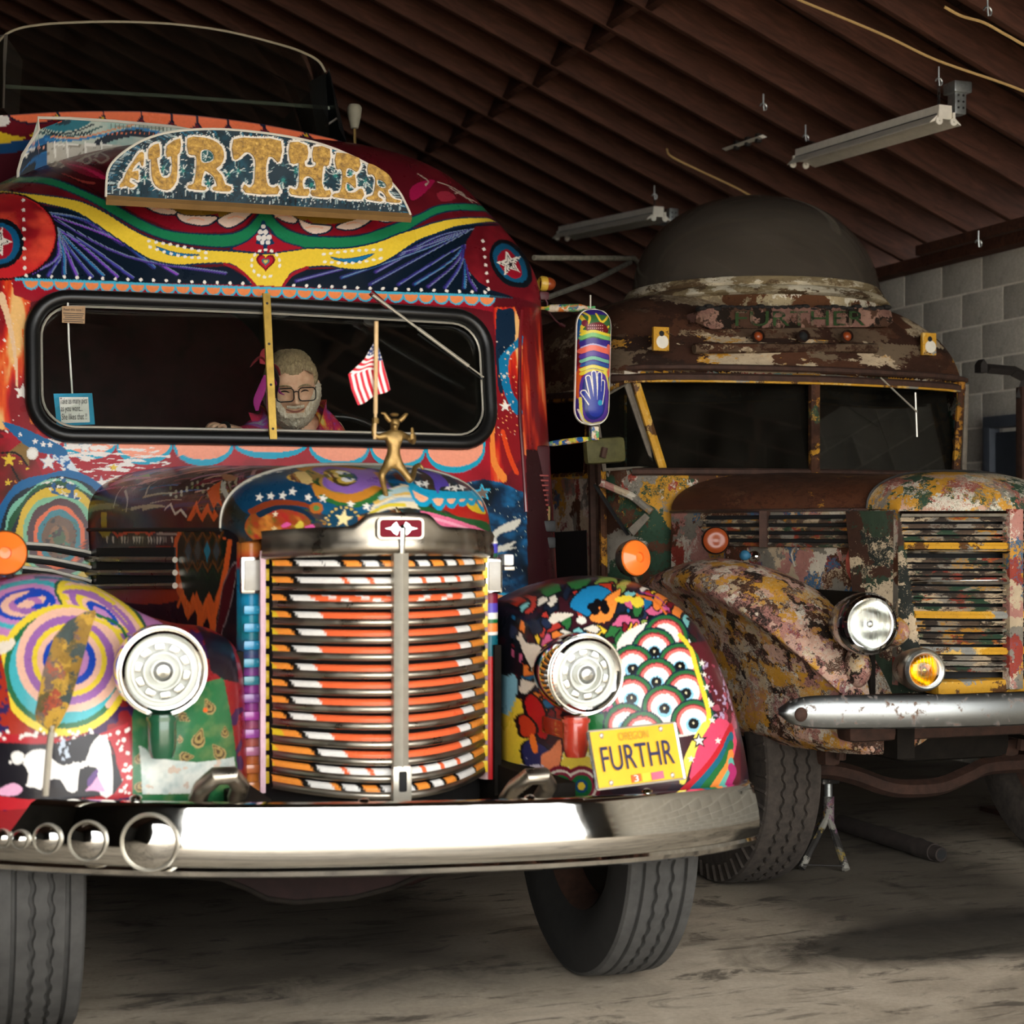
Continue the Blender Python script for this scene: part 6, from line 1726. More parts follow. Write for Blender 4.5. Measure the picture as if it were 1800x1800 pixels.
for (x, y) in ((287, 296), (322, 300), (364, 273), (366, 322), (420, 300), (402, 306), (498, 318), (520, 300), (545, 300), (548, 326), (590, 308), (616, 306), (612, 330), (642, 318), (670, 323), (240, 306), (255, 312)):
    pt.dot((x, y), 7, '#12404c', 9); pt.dot((x, y), 4, '#1f7a74', 5)
    for i in range(9):
        a = rs.uniform(0, 6.28); pt.stroke([(x + 3 * math.cos(a), y + 3 * math.sin(a)), (x + 11 * math.cos(a), y + 12 * math.sin(a))], rs.choice(['#d6dcd6', '#8fb0b0', '#0b1820']), 1.3, 0)
for k_, poly in LET.items():
    pt.fill([tuple(p) for p in smooth_closed(poly, 3)], '#ece4d8', 0, '#ece4d8', 4.5)
for k_, poly in HOLES.items():
    pt.fill(poly, '#1d5a60', 3, '#e9e2d8', 3.5); c = np.mean(poly, 0)
    for i in range(12):
        a = i * .52; pt.stroke([(c[0] + 2 * math.cos(a), c[1] + 2 * math.sin(a)), (c[0] + 8 * math.cos(a), c[1] + 8 * math.sin(a))], rs.choice(['#cfd8d2', '#123a40']), 1.2, 0)
grid_obj('sign_face', P, M_PAINTMATT, sign, pt.colors())
n = NT('carved_gold_leaf'); f = n.noise(n.coords(), 55, 6, .7); n.set(color=n.ramp(f, [(.35, '#6a4c18'), (.52, '#a57c2c'), (.68, '#d0a850')]), rough=.42, metal=.35); n.bump(f, .5, .004); M_LEAF = n.mat
def clean(poly, k=2): return smooth_closed(poly, k)
for k_, poly in LET.items():
    q = clean(poly)
    ctr = q.mean(0)
    bm = bmesh.new()
    vs = [bm.verts.new(sg(p[0], p[1], .011)) for p in q]
    es = [bm.edges.new((vs[i], vs[(i + 1) % len(vs)])) for i in range(len(vs))]
    if k_ in HOLES:
        h = smooth_closed(HOLES[k_], 3); hv = [bm.verts.new(sg(p[0], p[1], .011)) for p in h]
        es += [bm.edges.new((hv[i], hv[(i + 1) % len(hv)])) for i in range(len(hv))]
    bmesh.ops.triangle_fill(bm, use_beauty=True, use_dissolve=False, edges=es)
    r = bmesh.ops.extrude_face_region(bm, geom=list(bm.faces))
    for g_ in r['geom']:
        if isinstance(g_, bmesh.types.BMVert): g_.co.y += .009
    bmesh.ops.recalc_face_normals(bm, faces=bm.faces)
    me = bpy.data.meshes.new('letter'); bm.to_mesh(me); bm.free(); me.materials.append(M_LEAF)
    o = put('letter', me, sign); o['label'] = 'carved gold letter %s' % k_[0]
ed = [sg(p[0], p[1], .004) for p in sign_out]
obj('sign_edge_bead', MB().tube(ed, .0045, 6), M_CREAM, sign)
obj('sign_bottom_rail', MB().tube([so[0] + Vector((0, -.002, -.012)), so[-1] + Vector((0, -.002, -.012))], .016, 4), simple('varnished_ply_edge', '#86663c', .5), sign, False)
for x in (300, 600): obj('sign_bracket', MB().tube([sg(x, 350, -.03), on_cab(x, 352, .0) + Vector((0, .02, 0))], .012, 6), M_DARKMETAL, sign)
# ================================================================== roof fairing, visor, mirror and trimmings
# scalloped fairing on the roof that carries the second windscreen
fx = [(x, y) for x, y in ((-60, 186), (0, 190), (120, 191), (250, 195), (350, 203), (450, 213), (550, 225), (600, 231), (628, 237))]
YV = 7.0
top = [at(x, y, Y=YV) for x, y in fx]
def bow(p, k=1.0):        # swept back toward the ends in plan
    c = 1.12; q = Vector(p); q.y = YV + 0.16 * max(0, abs(q.x - c) / .75) ** 2.2 * k; return q
nu, nv = 320, 60
xs_ = np.array([p.x for p in top]); zs_ = np.array([p.z for p in top])
P = np.zeros((nu, nv, 3))
for i in range(nu):
    x = xs_[0] + (xs_[-1] - xs_[0]) * i / (nu - 1.0); z = np.interp(x, xs_, zs_)
    q = bow((x, 0, z))
    for j in range(nv):
        t = j / (nv - 1.0); P[i, j] = (x + (x - 1.1) * .03 * t, q.y - 0.10 * t ** 1.5, z - 0.42 * t)
pt = Painter(P, lambda x, y, z: (x, z), '#6b1420', YV, 6)
pt.fill([(-60, 232), (0, 232), (20, 238), (60, 240), (70, 225), (40, 246), (0, 262), (-60, 270)], '#e4bf2e', 2); pt.fill([(-60, 262), (0, 252), (50, 246), (70, 240), (66, 260), (0, 290), (-60, 300)], '#1c4a78', 0); pt.fill([(-60, 276), (20, 268), (70, 262), (60, 340), (-60, 340)], '#4a1620', 0)
pt.fill([(-60, 228), (-10, 226), (18, 216), (8, 200), (-10, 192), (-60, 190)], '#e8e4dc', 2)
cus = [(12, 192), (102, 194), (182, 197), (249, 199), (302, 203), (347, 207), (401, 211), (465, 216), (539, 224), (605, 234), (640, 238)]
for i in range(len(cus) - 1):
    (x0, y0), (x1, y1) = cus[i], cus[i + 1]; hw_ = (x1 - x0) / 2
    arc = [(x0 + hw_ - hw_ * math.cos(a), y0 + (y1 - y0) * (1 - math.cos(a)) / 2 + 24 * math.sin(a) ** .8) for a in np.linspace(0, math.pi, 16)]
    pt.fill([(x0, y0 - 18)] + arc + [(x1, y1 - 18)], '#f57a50', 0, '#171c34', 3)
    if i in (0, 1, 7, 8): pt.fill([(x1 - 12, y1 + 16), (x1, y1 + 4), (x1 + 13, y1 + 17)], '#d8b02c', 0, '#171c34', 2)
fair = grid_obj('roof_fairing', P, M_PAINT, bus, pt.colors())
# return side of the fairing at the right
e0 = P[-1, 0]; 
sd = MB()
sd.add([tuple(P[-1, 0]), tuple(P[-1, -1]), (P[-1, -1][0] - .02, 8.4, P[-1, -1][2]), (P[-1, 0][0] - .03, 8.4, P[-1, 0][2])], [(0, 1, 2, 3)])
obj('fairing_side', sd, M_REDPAINT, bus, False)
rim_px = [(-40, 120), (0, 62), (28, 43), (70, 37), (120, 36), (200, 37), (300, 42), (400, 54), (500, 74), (545, 86), (570, 98), (583, 116)]
rim = [bow(at(x, y, Y=YV + .10), .8) + Vector((0, .10, 0)) for x, y in rim_px]
rimS = [Vector(p) for p in smooth_open([tuple(p) for p in rim], 4)]
obj('visor_rim', MB().tube(rimS, .0055, 8), simple('dull_brass_rim', '#8d826a', .5), bus)
# main pane between rim and fairing
bot = [Vector(P[int(i), 0]) for i in np.linspace(0, nu - 1, len(rimS))]
gp_ = MB()
xsr = [p.x for p in rimS]
vs = []
for k_, p in enumerate(rimS):
    zb = float(np.interp(p.x, xs_, zs_)); b = bow((p.x, 0, zb)); vs += [p, Vector((p.x, b.y + .004, zb))]
gp_.add(vs, [(2 * i, 2 * i + 2, 2 * i + 3, 2 * i + 1) for i in range(len(rimS) - 1)])
obj('visor_pane', gp_, M_GLASSDK, bus)
# dark corner post and side panes
c0, c1 = rimS[-1], bow(at(628, 236, Y=YV))
cp = MB(); k0 = at(578, 118, Y=YV + .10); k1 = at(596, 226, Y=YV + .06)
cp.add([k0, c0 + Vector((.01, .0, 0)), Vector(P[-1, 0]), k1, c0 + Vector((.0, .9, -.02)), Vector(P[-1, 0]) + Vector((-.02, 1.2, 0))], [(0, 1, 2, 3), (1, 4, 5, 2)])
obj('visor_corner_post', cp, simple('dark_green_black_post', '#10171a', .35, spec=.3), bus, False)
obj('visor_side_pane', MB().add([at(14, 60, Y=YV + .06), at(-2, 62, Y=YV + .4), at(-4, 190, Y=YV + .4), at(8, 190, Y=YV + .02), at(10, 120, Y=YV + .04)], [(0, 1, 2, 3, 4)]), M_CREAM, bus, False)  # pale cream colour stands in for sky reflected in the pane
obj('grab_rail', MB().tube([at(10, 152, Y=YV + .3), at(300, 169, Y=YV + .32), at(585, 190, Y=YV + .3)], .0085, 8), simple('pale_green_rail', '#cfdcc8', .4), bus)
obj('rail_stay', MB().tube([at(572, 222, Y=YV + .2), at(592, 208, Y=YV + .2)], .005, 6), M_STEEL, bus)
kb = at(623, 204, Y=7.5); kl = at(624, 240, Y=7.5)
k_ = obj('aerial', MB().tube([kl + Vector((0, 0, -.1)), kb], .007, 8), M_GOLD, bus)
obj('aerial_cap', MB().lathe([(0, -.06), (.018, -.055), (.030, .0), (.034, .035), (.026, .05), (0, .055)], kb, (0, 0, 1), 16), simple('weathered_cream', '#8f8a78', .7), k_)
# painted board standing on the roof behind the sign
YB = 6.75
bp = [(30, 345), (32, 300), (40, 272), (54, 250), (68, 228), (67, 207), (120, 208), (200, 213), (300, 222), (340, 228), (345, 345)]
nu, nv = 220, 70
xA, xB = at(30, 300, Y=YB).x, at(345, 300, Y=YB).x
oz = [at(x, y, Y=YB) for x, y in bp[1:-1]]
P = np.zeros((nu, nv, 3))
tx = np.array([p.x for p in oz]); tz = np.array([p.z for p in oz]); o_ = np.argsort(tx, kind='stable'); tx, tz = tx[o_], tz[o_]
for i in range(nu):
    x = xA + (xB - xA) * i / (nu - 1.0); zt = np.interp(x, tx, tz)
    P[i, :, 0] = x; P[i, :, 1] = YB; P[i, :, 2] = np.linspace(2.55, zt, nv)
pt = Painter(P, lambda x, y, z: (x, z), '#b9c2b4', YB, 6)
sa = np.arange(len(pt.u)); pt.speckle(sa, '#8fb0a8', .4, .05, 121, True)
pt.fill([(25, 300), (40, 270), (54, 252), (90, 236), (100, 250), (90, 290), (70, 330), (25, 340)], '#175a8e', 3); pt.stroke([(40, 275), (70, 262), (100, 262), (130, 270)], '#1c6ea4', 14)
pt.stroke([(30, 300), (60, 268), (90, 258)], '#102032', 12)
for i in range(6): pt.star((50 + i * 9, 254 + i * 1.6 - (3 if i < 2 else 0)), 4, '#e8a890')
pt.fill([(24, 330), (44, 318), (60, 300), (62, 282), (40, 300), (26, 320)], '#121c26', 2); pt.star((44, 272), 8, '#e9e6dc'); pt.stroke([(26, 285), (44, 266), (60, 262)], '#efece4', 3)
pt.fill([(70, 210), (150, 210), (160, 214), (140, 226), (110, 232), (85, 228), (72, 222)], '#1d6a78', 2); pt.dot((105, 213), 20, '#12303c', 7); pt.star((105, 212), 6, '#f0683c')
pt.stroke([(70, 224), (95, 234), (130, 232), (165, 218)], '#12222a', 2.5); pt.stroke([(68, 230 + 0), (95, 240), (135, 238), (180, 222)], '#2c5a5a', 2.5)
for i in range(16): pt.stroke([(66 + i * 6, 230 + 4 * math.sin(i * .2)), (69 + i * 6, 236 + 4 * math.sin(i * .2)), (72 + i * 6, 230 + 4 * math.sin(i * .2))], '#17303a', 1.6, 0)
pt.stroke([(80, 245), (130, 246), (190, 236), (240, 226), (290, 236)], '#2a7ab0', 4); pt.stroke([(90, 240), (140, 242), (190, 230), (235, 219)], '#d88a5a', 2.5)
pt.stroke([(172, 252), (200, 240), (240, 234), (290, 244)], '#101c2c', 12); 
for i in range(12): pt.dot((190 + i * 8, 236 - (i if i < 6 else 12 - i) * .6), 1.6, '#e07a50')
pt.stroke([(205, 222), (300, 226)], '#8a8a78', 2, 0)
for i in range(16): pt.stroke([(196 + i * 7, 218 + i * .3), (196 + i * 7, 226 + i * .3)], '#5f6a60', 1.4, 0)
pt.fill([(82, 250), (340, 262), (340, 340), (82, 320)], '#bdb8aa', 0)
m = pt.inside(pt.px([(82, 250), (340, 262), (340, 340), (82, 320)])); pt.speckle(m, '#8d8878', .36, .02, 123)
for x in (96, 118, 150, 178): pt.stroke([(x, 250), (x + 1, 276)], '#e9e6dc', 3, 0); pt.stroke([(x, 254), (x + 18, 255)], '#e9e6dc', 3, 0)
bd = grid_obj('painted_roof_board', P, M_PAINTMATT, bus, pt.colors(), label='swirl painted board standing on the roof behind the sign')
obj('board_edge', MB().tube([at(x, y, Y=YB - .004) for x, y in bp], .006, 6), M_CREAM, bd)
# ---------------------------------------------------------------- side mirror with painted back
YM = 6.25
def mq(x, y, d=0): return at(x, y, Y=YM - d)
mc = mq(1042, 645); HWm = 33 * mpp(YM) * 1.0; HHm = 103 * mpp(YM) * 1.02
nu, nv = 150, 330
P = np.zeros((nu, nv, 3))
for i in range(nu):
    u = -1 + 2 * i / (nu - 1.0)
    for j in range(nv):
        v = -1 + 2 * j / (nv - 1.0)
        # rounded oblong
        vz = v * HHm; ex = max(0, abs(vz) - (HHm - HWm)) / HWm
        hw = HWm * (1 - min(1, ex) ** 2.4) ** (1 / 2.4)
        bul = 0.045 * (1 - abs(u) ** 2.6) ** .6 * (1 - min(1, ex) ** 3)
        P[i, j] = (mc.x + u * hw + .006 * v, mc.y - bul, mc.z + vz)
pt = Painter(P, lambda x, y, z: (x, z), '#3c2a86', YM, 6)
pt.fill([(1000, 540), (1090, 540), (1090, 600), (1000, 600)], '#3a6a3c')
pt.fill([(1008, 640), (1030, 640), (1026, 760), (1000, 760)], '#b0241f'); pt.fill([(1010, 655), (1022, 650), (1018, 700), (1008, 690)], '#e2622a', 2); pt.fill([(1008, 560), (1022, 556), (1024, 600), (1008, 610)], '#1c7a9a', 2); pt.fill([(1008, 600), (1018, 590), (1020, 640), (1008, 645)], '#7a1a24')
for a, c_, w in (([(1014, 552), (1028, 566), (1020, 580), (1032, 584)], '#e6c83a', 6), ([(1022, 548), (1036, 556), (1034, 568), (1026, 572)], '#e6c83a', 4), ([(1048, 552), (1058, 566), (1068, 556), (1062, 548)], '#e6c83a', 4), ([(1056, 572), (1062, 580), (1070, 574)], '#e6c83a', 4), ([(1010, 562), (1016, 576), (1012, 590)], '#1d5aa0', 4)): pt.stroke(a, c_, w)
pt.dot((1028, 568), 6, '#7a2a3a'); pt.fill([(1030, 572), (1056, 566), (1070, 580), (1060, 590), (1036, 586)], '#6a141c', 2)
for i in range(24): pt.dot((1034 + (i % 8) * 3.6, 572 + (i // 8) * 5), 1, '#e0a0a0')
for y, c_, w in ((586, '#e6d23a', 5), (592, '#7cc070', 7), (601, '#3a2a86', 7), (609, '#b8b0d8', 3), (615, '#f2705a', 10), (625, '#5a3a9a', 7), (633, '#7cc0a0', 6), (641, '#2a5aa0', 5), (648, '#e9dc5a', 6), (655, '#e6d23a', 6)): pt.stroke([(1022, y + 2), (1042, y - 4), (1062, y + 1), (1076, y + 5)], c_, w)
pt.stroke([(1070, 610), (1074, 640), (1068, 660)], '#f2705a', 10); pt.stroke([(1064, 655), (1072, 690), (1074, 720)], '#e9dc5a', 8); pt.stroke([(1074, 650), (1078, 700), (1076, 735)], '#6ac07a', 6)
pt.fill([(1022, 665), (1042, 652), (1064, 660), (1070, 700), (1068, 735), (1046, 748), (1026, 740), (1018, 700)], '#5a3a9a', 3)
pt.fill([(1026, 668), (1044, 658), (1060, 666), (1064, 700), (1060, 728), (1044, 738), (1030, 730), (1024, 700)], '#23307c', 3)
for a, w in (([(1026, 690), (1034, 702), (1040, 712)], 7), ([(1034, 664), (1038, 684), (1042, 702)], 7), ([(1044, 656), (1046, 680), (1047, 702)], 7), ([(1054, 658), (1054, 682), (1052, 704)], 7), ([(1060, 672), (1059, 690), (1056, 708)], 6)):
    pt.stroke(a, '#efe8da', w + 3.5); 
for a, w in (([(1026, 690), (1034, 702), (1042, 714)], 7), ([(1034, 664), (1038, 684), (1043, 710)], 6.5), ([(1044, 656), (1046, 680), (1047, 712)], 6.5), ([(1054, 658), (1054, 682), (1052, 712)], 6.5), ([(1060, 672), (1059, 690), (1055, 714)], 6)): pt.stroke(a, '#2a3a9c', w)
pt.dot((1047, 718), 13, '#2a3a9c', 15); pt.dot((1055, 708), 4, '#1f9ac0', 5)
pt.stroke([(1020, 700), (1024, 736), (1044, 748), (1066, 740), (1071, 700)], '#e9dc5a', 4.5); pt.stroke([(1016, 720), (1030, 746), (1050, 752), (1070, 744)], '#efe8da', 2.5)
mir = bpy.data.objects.new('side_mirror', None); COL.objects.link(mir); mir.parent = bus; mir.matrix_parent_inverse = world_of(bus).inverted()
mir['label'] = 'long rounded mirror back painted with a blue hand'
grid_obj('mirror_back', P, M_PAINT, mir, pt.colors())
rm_ = [tuple(P[0, j]) for j in range(0, nv, 6)] + [tuple(P[-1, j]) for j in range(nv - 1, -1, -6)]
obj('mirror_rim', MB().tube([Vector(p) + Vector((0, .004, 0)) for p in rm_], .006, 6, closed=True), M_STEEL, mir)
obj('mirror_glass', MB().prism([Vector(p) + Vector((0, .008, 0)) for p in rm_], (0, .004, 0)), M_CHROME, mir, False)
arm1 = MB().tube([at(928, 541, Y=6.45), at(960, 542, Y=6.4)], .007, 8).tube([at(958, 542, Y=6.4), at(968, 542, Y=6.39), at(1020, 541, Y=6.3), at(1030, 541, Y=6.28)], [.006, .016, .016, .008], 10).tube([at(1028, 541, Y=6.28), at(1046, 541, Y=6.27)], .007, 8)
M_ARM = m_patchy('multicoloured_arm_paint', [('#e6d8c0', 3), ('#e0823a', 2), ('#1d5aa0', 1.5), ('#e6d23a', 1.5), ('#5fae6a', 2)], 40, spec=.3)
obj('mirror_arm', arm1, M_ARM, mir)
obj('mirror_pin', MB().tube([at(1038, 545, Y=6.27), at(1038, 519, Y=6.27)], .0035, 6), M_STEEL, mir)
obj('mirror_arm', MB().tube([at(930, 779, Y=6.45), at(960, 781, Y=6.4), at(975, 779, Y=6.38), at(1020, 773, Y=6.3), at(1048, 771, Y=6.27)], [.006, .007, .012, .012, .007], 10), M_ARM, mir)
obj('mirror_foot', MB().rbox(at(1044, 762, Y=6.26), (.034, .03, .055), .006), M_ARM, mir)
# roof corner lamp, bracket with dangling wire
lp = at(960, 499, Y=6.55)
l_ = obj('clearance_lamp', MB().lathe([(.030, .02), (.032, 0), (.026, -.01)], lp + Vector((-.02, 0, 0)), (1, 0, 0), 20), simple('yellow_lamp_ring', '#c9a23c', .4), bus)
obj('lamp_dome', MB().sphere(lp + Vector((.008, 0, 0)), (.034, .028, .028), 16, 10), M_AMBERDK, l_)
obj('wire_bracket', MB().rbox(at(952, 521, Y=6.52), (.05, .05, .035), .008).tube([at(955, 520, Y=6.5), at(962, 532, Y=6.5), at(962, 545, Y=6.5), at(975, 562, Y=6.5), at(986, 571, Y=6.5)], .004, 6).tube([at(984, 569, Y=6.5), at(993, 574, Y=6.5)], .008, 6), simple('maroon_bracket', '#4d1a20', .5), bus)
# pipe frame on the roof side
pf = [at(938, 453, Y=7.6), at(1115, 454, Y=7.9), at(1127, 470, Y=8.0)]
rk = obj('roof_frame', MB().tube(pf, .013, 8), simple('chipped_pale_pipe', '#8a8474', .7, .2, 40, .4), bus)
obj('frame_stay', MB().tube([at(1108, 461, Y=7.9), at(1040, 495, Y=7.6), at(950, 527, Y=7.3)], .013, 8), simple('chipped_grey_pipe', '#6a665c', .7, .2, 40, .4), rk)
# louvred locker low on the near corner
lx0 = BX + 1.2
yk = 6.20
def lk(x, y): return at(x, y, Y=yk)
a0, a1 = lk(917, 782), lk(970, 1090)
loc_ = MB().rbox(((a0.x + a1.x) / 2, yk + .10, (a0.z + a1.z) / 2), (a1.x - a0.x, .18, a0.z - a1.z), .014)
lo = obj('corner_locker', loc_, simple('dark_maroon_panel', '#3a1318', .45, 0, 8, .3, spec=.25), bus)
M_LOUV = simple('red_louvre_paint', '#7a2420', .4)
for i in range(9):
    p = at(942, 836 + i * 8.6, Y=yk + .012)
    obj('louvre', MB().rbox(p, (.095, .03, .008), .002), M_LOUV, lo)
obj('lower_panel', MB().box(((a0.x + a1.x) / 2, yk + .016, lk(940, 1000).z), (a1.x - a0.x - .01, .012, .40)), simple('dark_teal_panel', '#101c26', .4, 0, 8, .4), lo, False)
for y in (925, 954): obj('ledge', MB().rbox(at(945, y, Y=yk), (.135, .05, .045), .008), simple('black_ledge', '#16171a', .5), lo)
obj('ochre_edge', MB().tube([at(965, 890, Y=yk), at(964, 1085, Y=yk)], .005, 6), simple('dull_ochre', '#7a6638', .6), lo)
for i in range(9): obj('rivet', MB().sphere(at(918 + i * 5.5, 905 + (1 if i % 2 else 0), Y=yk), .0035, 8, 5), M_CREAM, lo)
for i in range(8): obj('rivet', MB().sphere(at(916, 880 + i * 18, Y=yk - .02), .0035, 8, 5), M_CREAM, lo)
fish = [(936, 1046), (938, 1000), (934, 992), (940, 972), (946, 990), (952, 986), (958, 976), (957, 996), (950, 996), (946, 1010), (944, 1050)]
obj('painted_fish', MB().prism([at(x, y, Y=yk - .006) for x, y in fish], (0, .004, 0)), simple('sage_paint', '#8f9a86', .6), lo, False)
# ================================================================== statuette holding the flag
ys = 4.50
def st(x, y, d=0.0): return at(x, y, Y=ys + d)
def skin_body(name, chains, mat, parent, sub=2):
    """chains: list of [(point, radius), ...]; chains are joined where they start on an earlier point"""
    vs = []; es = []; rad = []
    def idx(p, r):
        for i, q in enumerate(vs):
            if (q - p).length < 1e-4: return i
        vs.append(Vector(p)); rad.append(r); return len(vs) - 1
    for ch in chains:
        prev = None
        for p, r in ch:
            i = idx(Vector(p), r)
            if prev is not None and prev != i: es.append((prev, i))
            prev = i
    me = bpy.data.meshes.new(name); me.from_pydata(vs, es, []); me.materials.append(mat)
    o = put(name, me, parent)
    o.modifiers.new('skin', 'SKIN')
    for i, d in enumerate(me.skin_vertices[0].data):
        r = rad[i]; d.radius = (r, r) if not hasattr(r, '__len__') else r
    me.skin_vertices[0].data[0].use_root = True
    m = o.modifiers.new('sub', 'SUBSURF'); m.levels = sub; m.render_levels = sub
    dg = bpy.context.evaluated_depsgraph_get(); dg.update()
    me2 = bpy.data.meshes.new_from_object(o.evaluated_get(dg))
    o.modifiers.clear(); o.data = me2; me2.name = name
    me2.polygons.foreach_set('use_smooth', [True] * len(me2.polygons))
    return o
statue = bpy.data.objects.new('bonnet_mascot', None); COL.objects.link(statue); statue.parent = bus; statue.matrix_parent_inverse = world_of(bus).inverted()
statue['label'] = 'gold horned figurine striding on the bonnet, one fist raised'
k = mpp(ys)
pel, wa, ch_, nk_, hd = st(691, 812), st(692, 796), st(692, 768), st(692, 756), st(694, 742)
sk = [[(pel, 14 * k), (wa, 11.5 * k), (st(692, 782), 12.5 * k), (ch_, 15 * k), (nk_, 6 * k), (st(694, 748, -.004), 8 * k), (hd, 9.5 * k), (st(694, 735), 7 * k)],
      [(ch_, 15 * k), (st(678, 766), 8 * k), (st(664, 769), 5.5 * k), (st(657, 764), 5.2 * k), (st(657, 750), 4.6 * k), (st(660, 740), 5.5 * k), (st(660, 735), 5 * k)],
      [(ch_, 15 * k), (st(706, 765), 8 * k), (st(718, 770, .01), 5.5 * k), (st(727, 779, -.004), 4.6 * k), (st(727, 768, -.02), 4.6 * k), (st(725, 763, -.024), 5 * k)],
      [(pel, 14 * k), (st(680, 818), 8.5 * k), (st(670, 836, -.02), 6.6 * k), (st(675, 856, -.01), 5.2 * k), (st(680, 878, .0), 4.6 * k), (st(683, 893, -.01), 4.4 * k), (st(684, 906, -.03), 3.6 * k)],
      [(pel, 14 * k), (st(702, 818), 8.5 * k), (st(711, 830, -.01), 7.6 * k), (st(721, 846, -.02), 6.4 * k), (st(727, 834, .03), 5.2 * k), (st(729, 822, .07), 5.2 * k), (st(737, 816, .09), 3.4 * k), (st(745, 826, .09), 3.4 * k)]]
skin_body('figure', sk, M_GOLD, statue)
for pts in ([(686, 741), (680, 734), (676, 727), (670, 726)], [(702, 740), (708, 735), (714, 728), (717, 728)]):
    obj('horn', MB().tube([st(*p) for p in pts], [4 * k, 4.5 * k, 3 * k, 1.4 * k], 10), M_GOLD, statue)
obj('cap', MB().sphere(st(693, 729), (8 * k, 7 * k, 3.6 * k), 14, 8), M_GOLD, statue)
obj('snout', MB().sphere(st(694, 750, -.018), (4.5 * k, 5 * k, 6 * k), 12, 8), M_GOLD, statue)
obj('mace_tip', MB().tube([st(725, 762, -.024), st(724, 752, -.022)], [3.4 * k, 2.2 * k], 8), M_GOLD, statue)
# fingers curled on the staff and thumb-up fist
fg = MB()
for i in range(4): fg.tube([st(655, 736 + i * 2.2, -.004), st(658, 735 + i * 2.2, -.012), st(663, 735.5 + i * 2.2, -.010), st(665, 737 + i * 2.2, -.002)], 1.5 * k, 6)
for i in range(4): fg.tube([st(729, 763 + i * 2.4, -.024), st(726, 763 + i * 2.4, -.032), st(722, 764 + i * 2.4, -.030)], 1.5 * k, 6)
o = obj('fingers', fg, M_GOLD, statue); o['kind'] = 'stuff'
# ---- flag on its stick, held by the figurine
fl = thing('american_flag', 'small American flag on a wooden stick held by the gold figurine', 'flag', st(660, 740))
obj('stick', MB().tube([st(658.5, 772, -.004), st(660, 727, -.004)], .0042, 8).tube([st(660, 727, -.004), st(661.5, 565, -.004)], .0058, 8), simple('pale_wood_stick', '#c9a878', .6), fl)
nu, nv = 150, 120
P = np.zeros((nu, nv, 3)); C = np.zeros((nu, nv, 3))
# hanging flag: hoist on the stick, fly folded down and round the stick
TL, BL_ = (660, 596), (659, 700)
q = [[(661, 597), (648, 622), (634, 640), (612, 660)], [(661, 628), (664, 645), (660, 662), (618, 690)], [(662, 640), (676, 650), (672, 680), (629, 711)]]
WHT, RDF, BLF = hx('#eee6e2'), hx('#c21f34'), hx('#243a6e')
hoistx = [(660.5, 597), (660.5, 640)]
for i in range(nu):
    a = i / (nu - 1.0)           # along the stripes, hoist -> fly
    for j in range(nv):
        b = j / (nv - 1.0)       # across the stripes
        x0 = np.interp(a, [0, .10, .33, .55, .78, 1], [659, 655, 640, 612, 618, 629]); x1 = np.interp(a, [0, .1, .33, .55, .8, 1], [662, 664, 672, 677, 682, 686])
        y0 = np.interp(a, [0, .10, .33, .55, .78, 1], [596, 606, 632, 658, 685, 712]); y1 = np.interp(a, [0, .1, .33, .55, .8, 1], [597, 606, 632, 650, 668, 684])
        x = x0 + (x1 - x0) * b; y = y0 + (y1 - y0) * b + 2 * math.sin(b * 9)
        P[i, j] = st(x, y, .008 + .010 * math.sin(b * 8 + a * 2) * a + .02 * (b - .5))
        hz = b < .66 and .30 < a < .53
        if a <= .33 and not (a > .26 and b < .6):
            c = BLF; u = b * 5 + a * 2; v = a * 16
            if (u % 1 - .5) ** 2 + (v % 1 - .5) ** 2 < .07: c = WHT
        elif a < .53 and b < .70: c = RDF if int((a - .26) * 26) % 2 == 1 else WHT
        else: c = RDF if int(b * 13) % 2 == 0 else WHT
        C[i, j] = c
fo = grid_obj('cloth', P, M_PAINTMATT, fl, C)
# ================================================================== the driver
PY = 6.30
def pp(x, y, d=0.0): return at(x, y, Y=PY + d)
person = thing('person', 'bearded grey-haired man in glasses and tie-dye shirt, leaning behind the windscreen', 'person', pp(520, 900, .1))
def m_skin():
    n = NT('skin'); f = n.noise(n.coords(), 35, 4, .6)
    n.set(color=n.ramp(f, [(.3, '#cf9a7c'), (.7, '#e8b89c')]), rough=.5, spec=.35, sss=.08); n.bump(f, .1, .002); return n.mat
def m_hair(name, a, b):
    n = NT(name); co = n.coords(scale=(1, 1, .25)); f = n.noise(co, 160, 3, .7, .6)
    n.set(color=n.ramp(f, [(.3, a), (.7, b)]), rough=.6, spec=.3); n.bump(f, .7, .004); return n.mat
def m_tiedye():
    n = NT('tie_dye_cloth'); co = n.coords(); f = n.noise(co, 7, 5, .6, 1.5); g = n.noise(co, 40, 5, .7, 1.0)
    c = n.ramp(f, [(.30, '#d8c06a'), (.38, '#e08a2c'), (.46, '#c8324a'), (.54, '#b02a58'), (.62, '#8a4a9a'), (.72, '#9ab0a8')])
    c = n.mix(n.ramp(g, [(.55, 0.0), (.7, .4)]), c, '#d8b0a8')
    n.set(color=c, rough=.9, spec=.1); return n.mat
M_SKIN, M_HAIR, M_BEARD, M_TIE = m_skin(), m_hair('sandy_grey_hair', '#6b5640', '#b09a78'), m_hair('grey_beard', '#a8937c', '#e2d6c6'), m_tiedye()
hc = pp(512, 684)                        # centre of the head
Rh = Matrix.Rotation(math.radians(-6), 3, 'Z') @ Matrix.Rotation(math.radians(-4), 3, 'Y') @ Matrix.Rotation(math.radians(13), 3, 'X')
S = 1.16
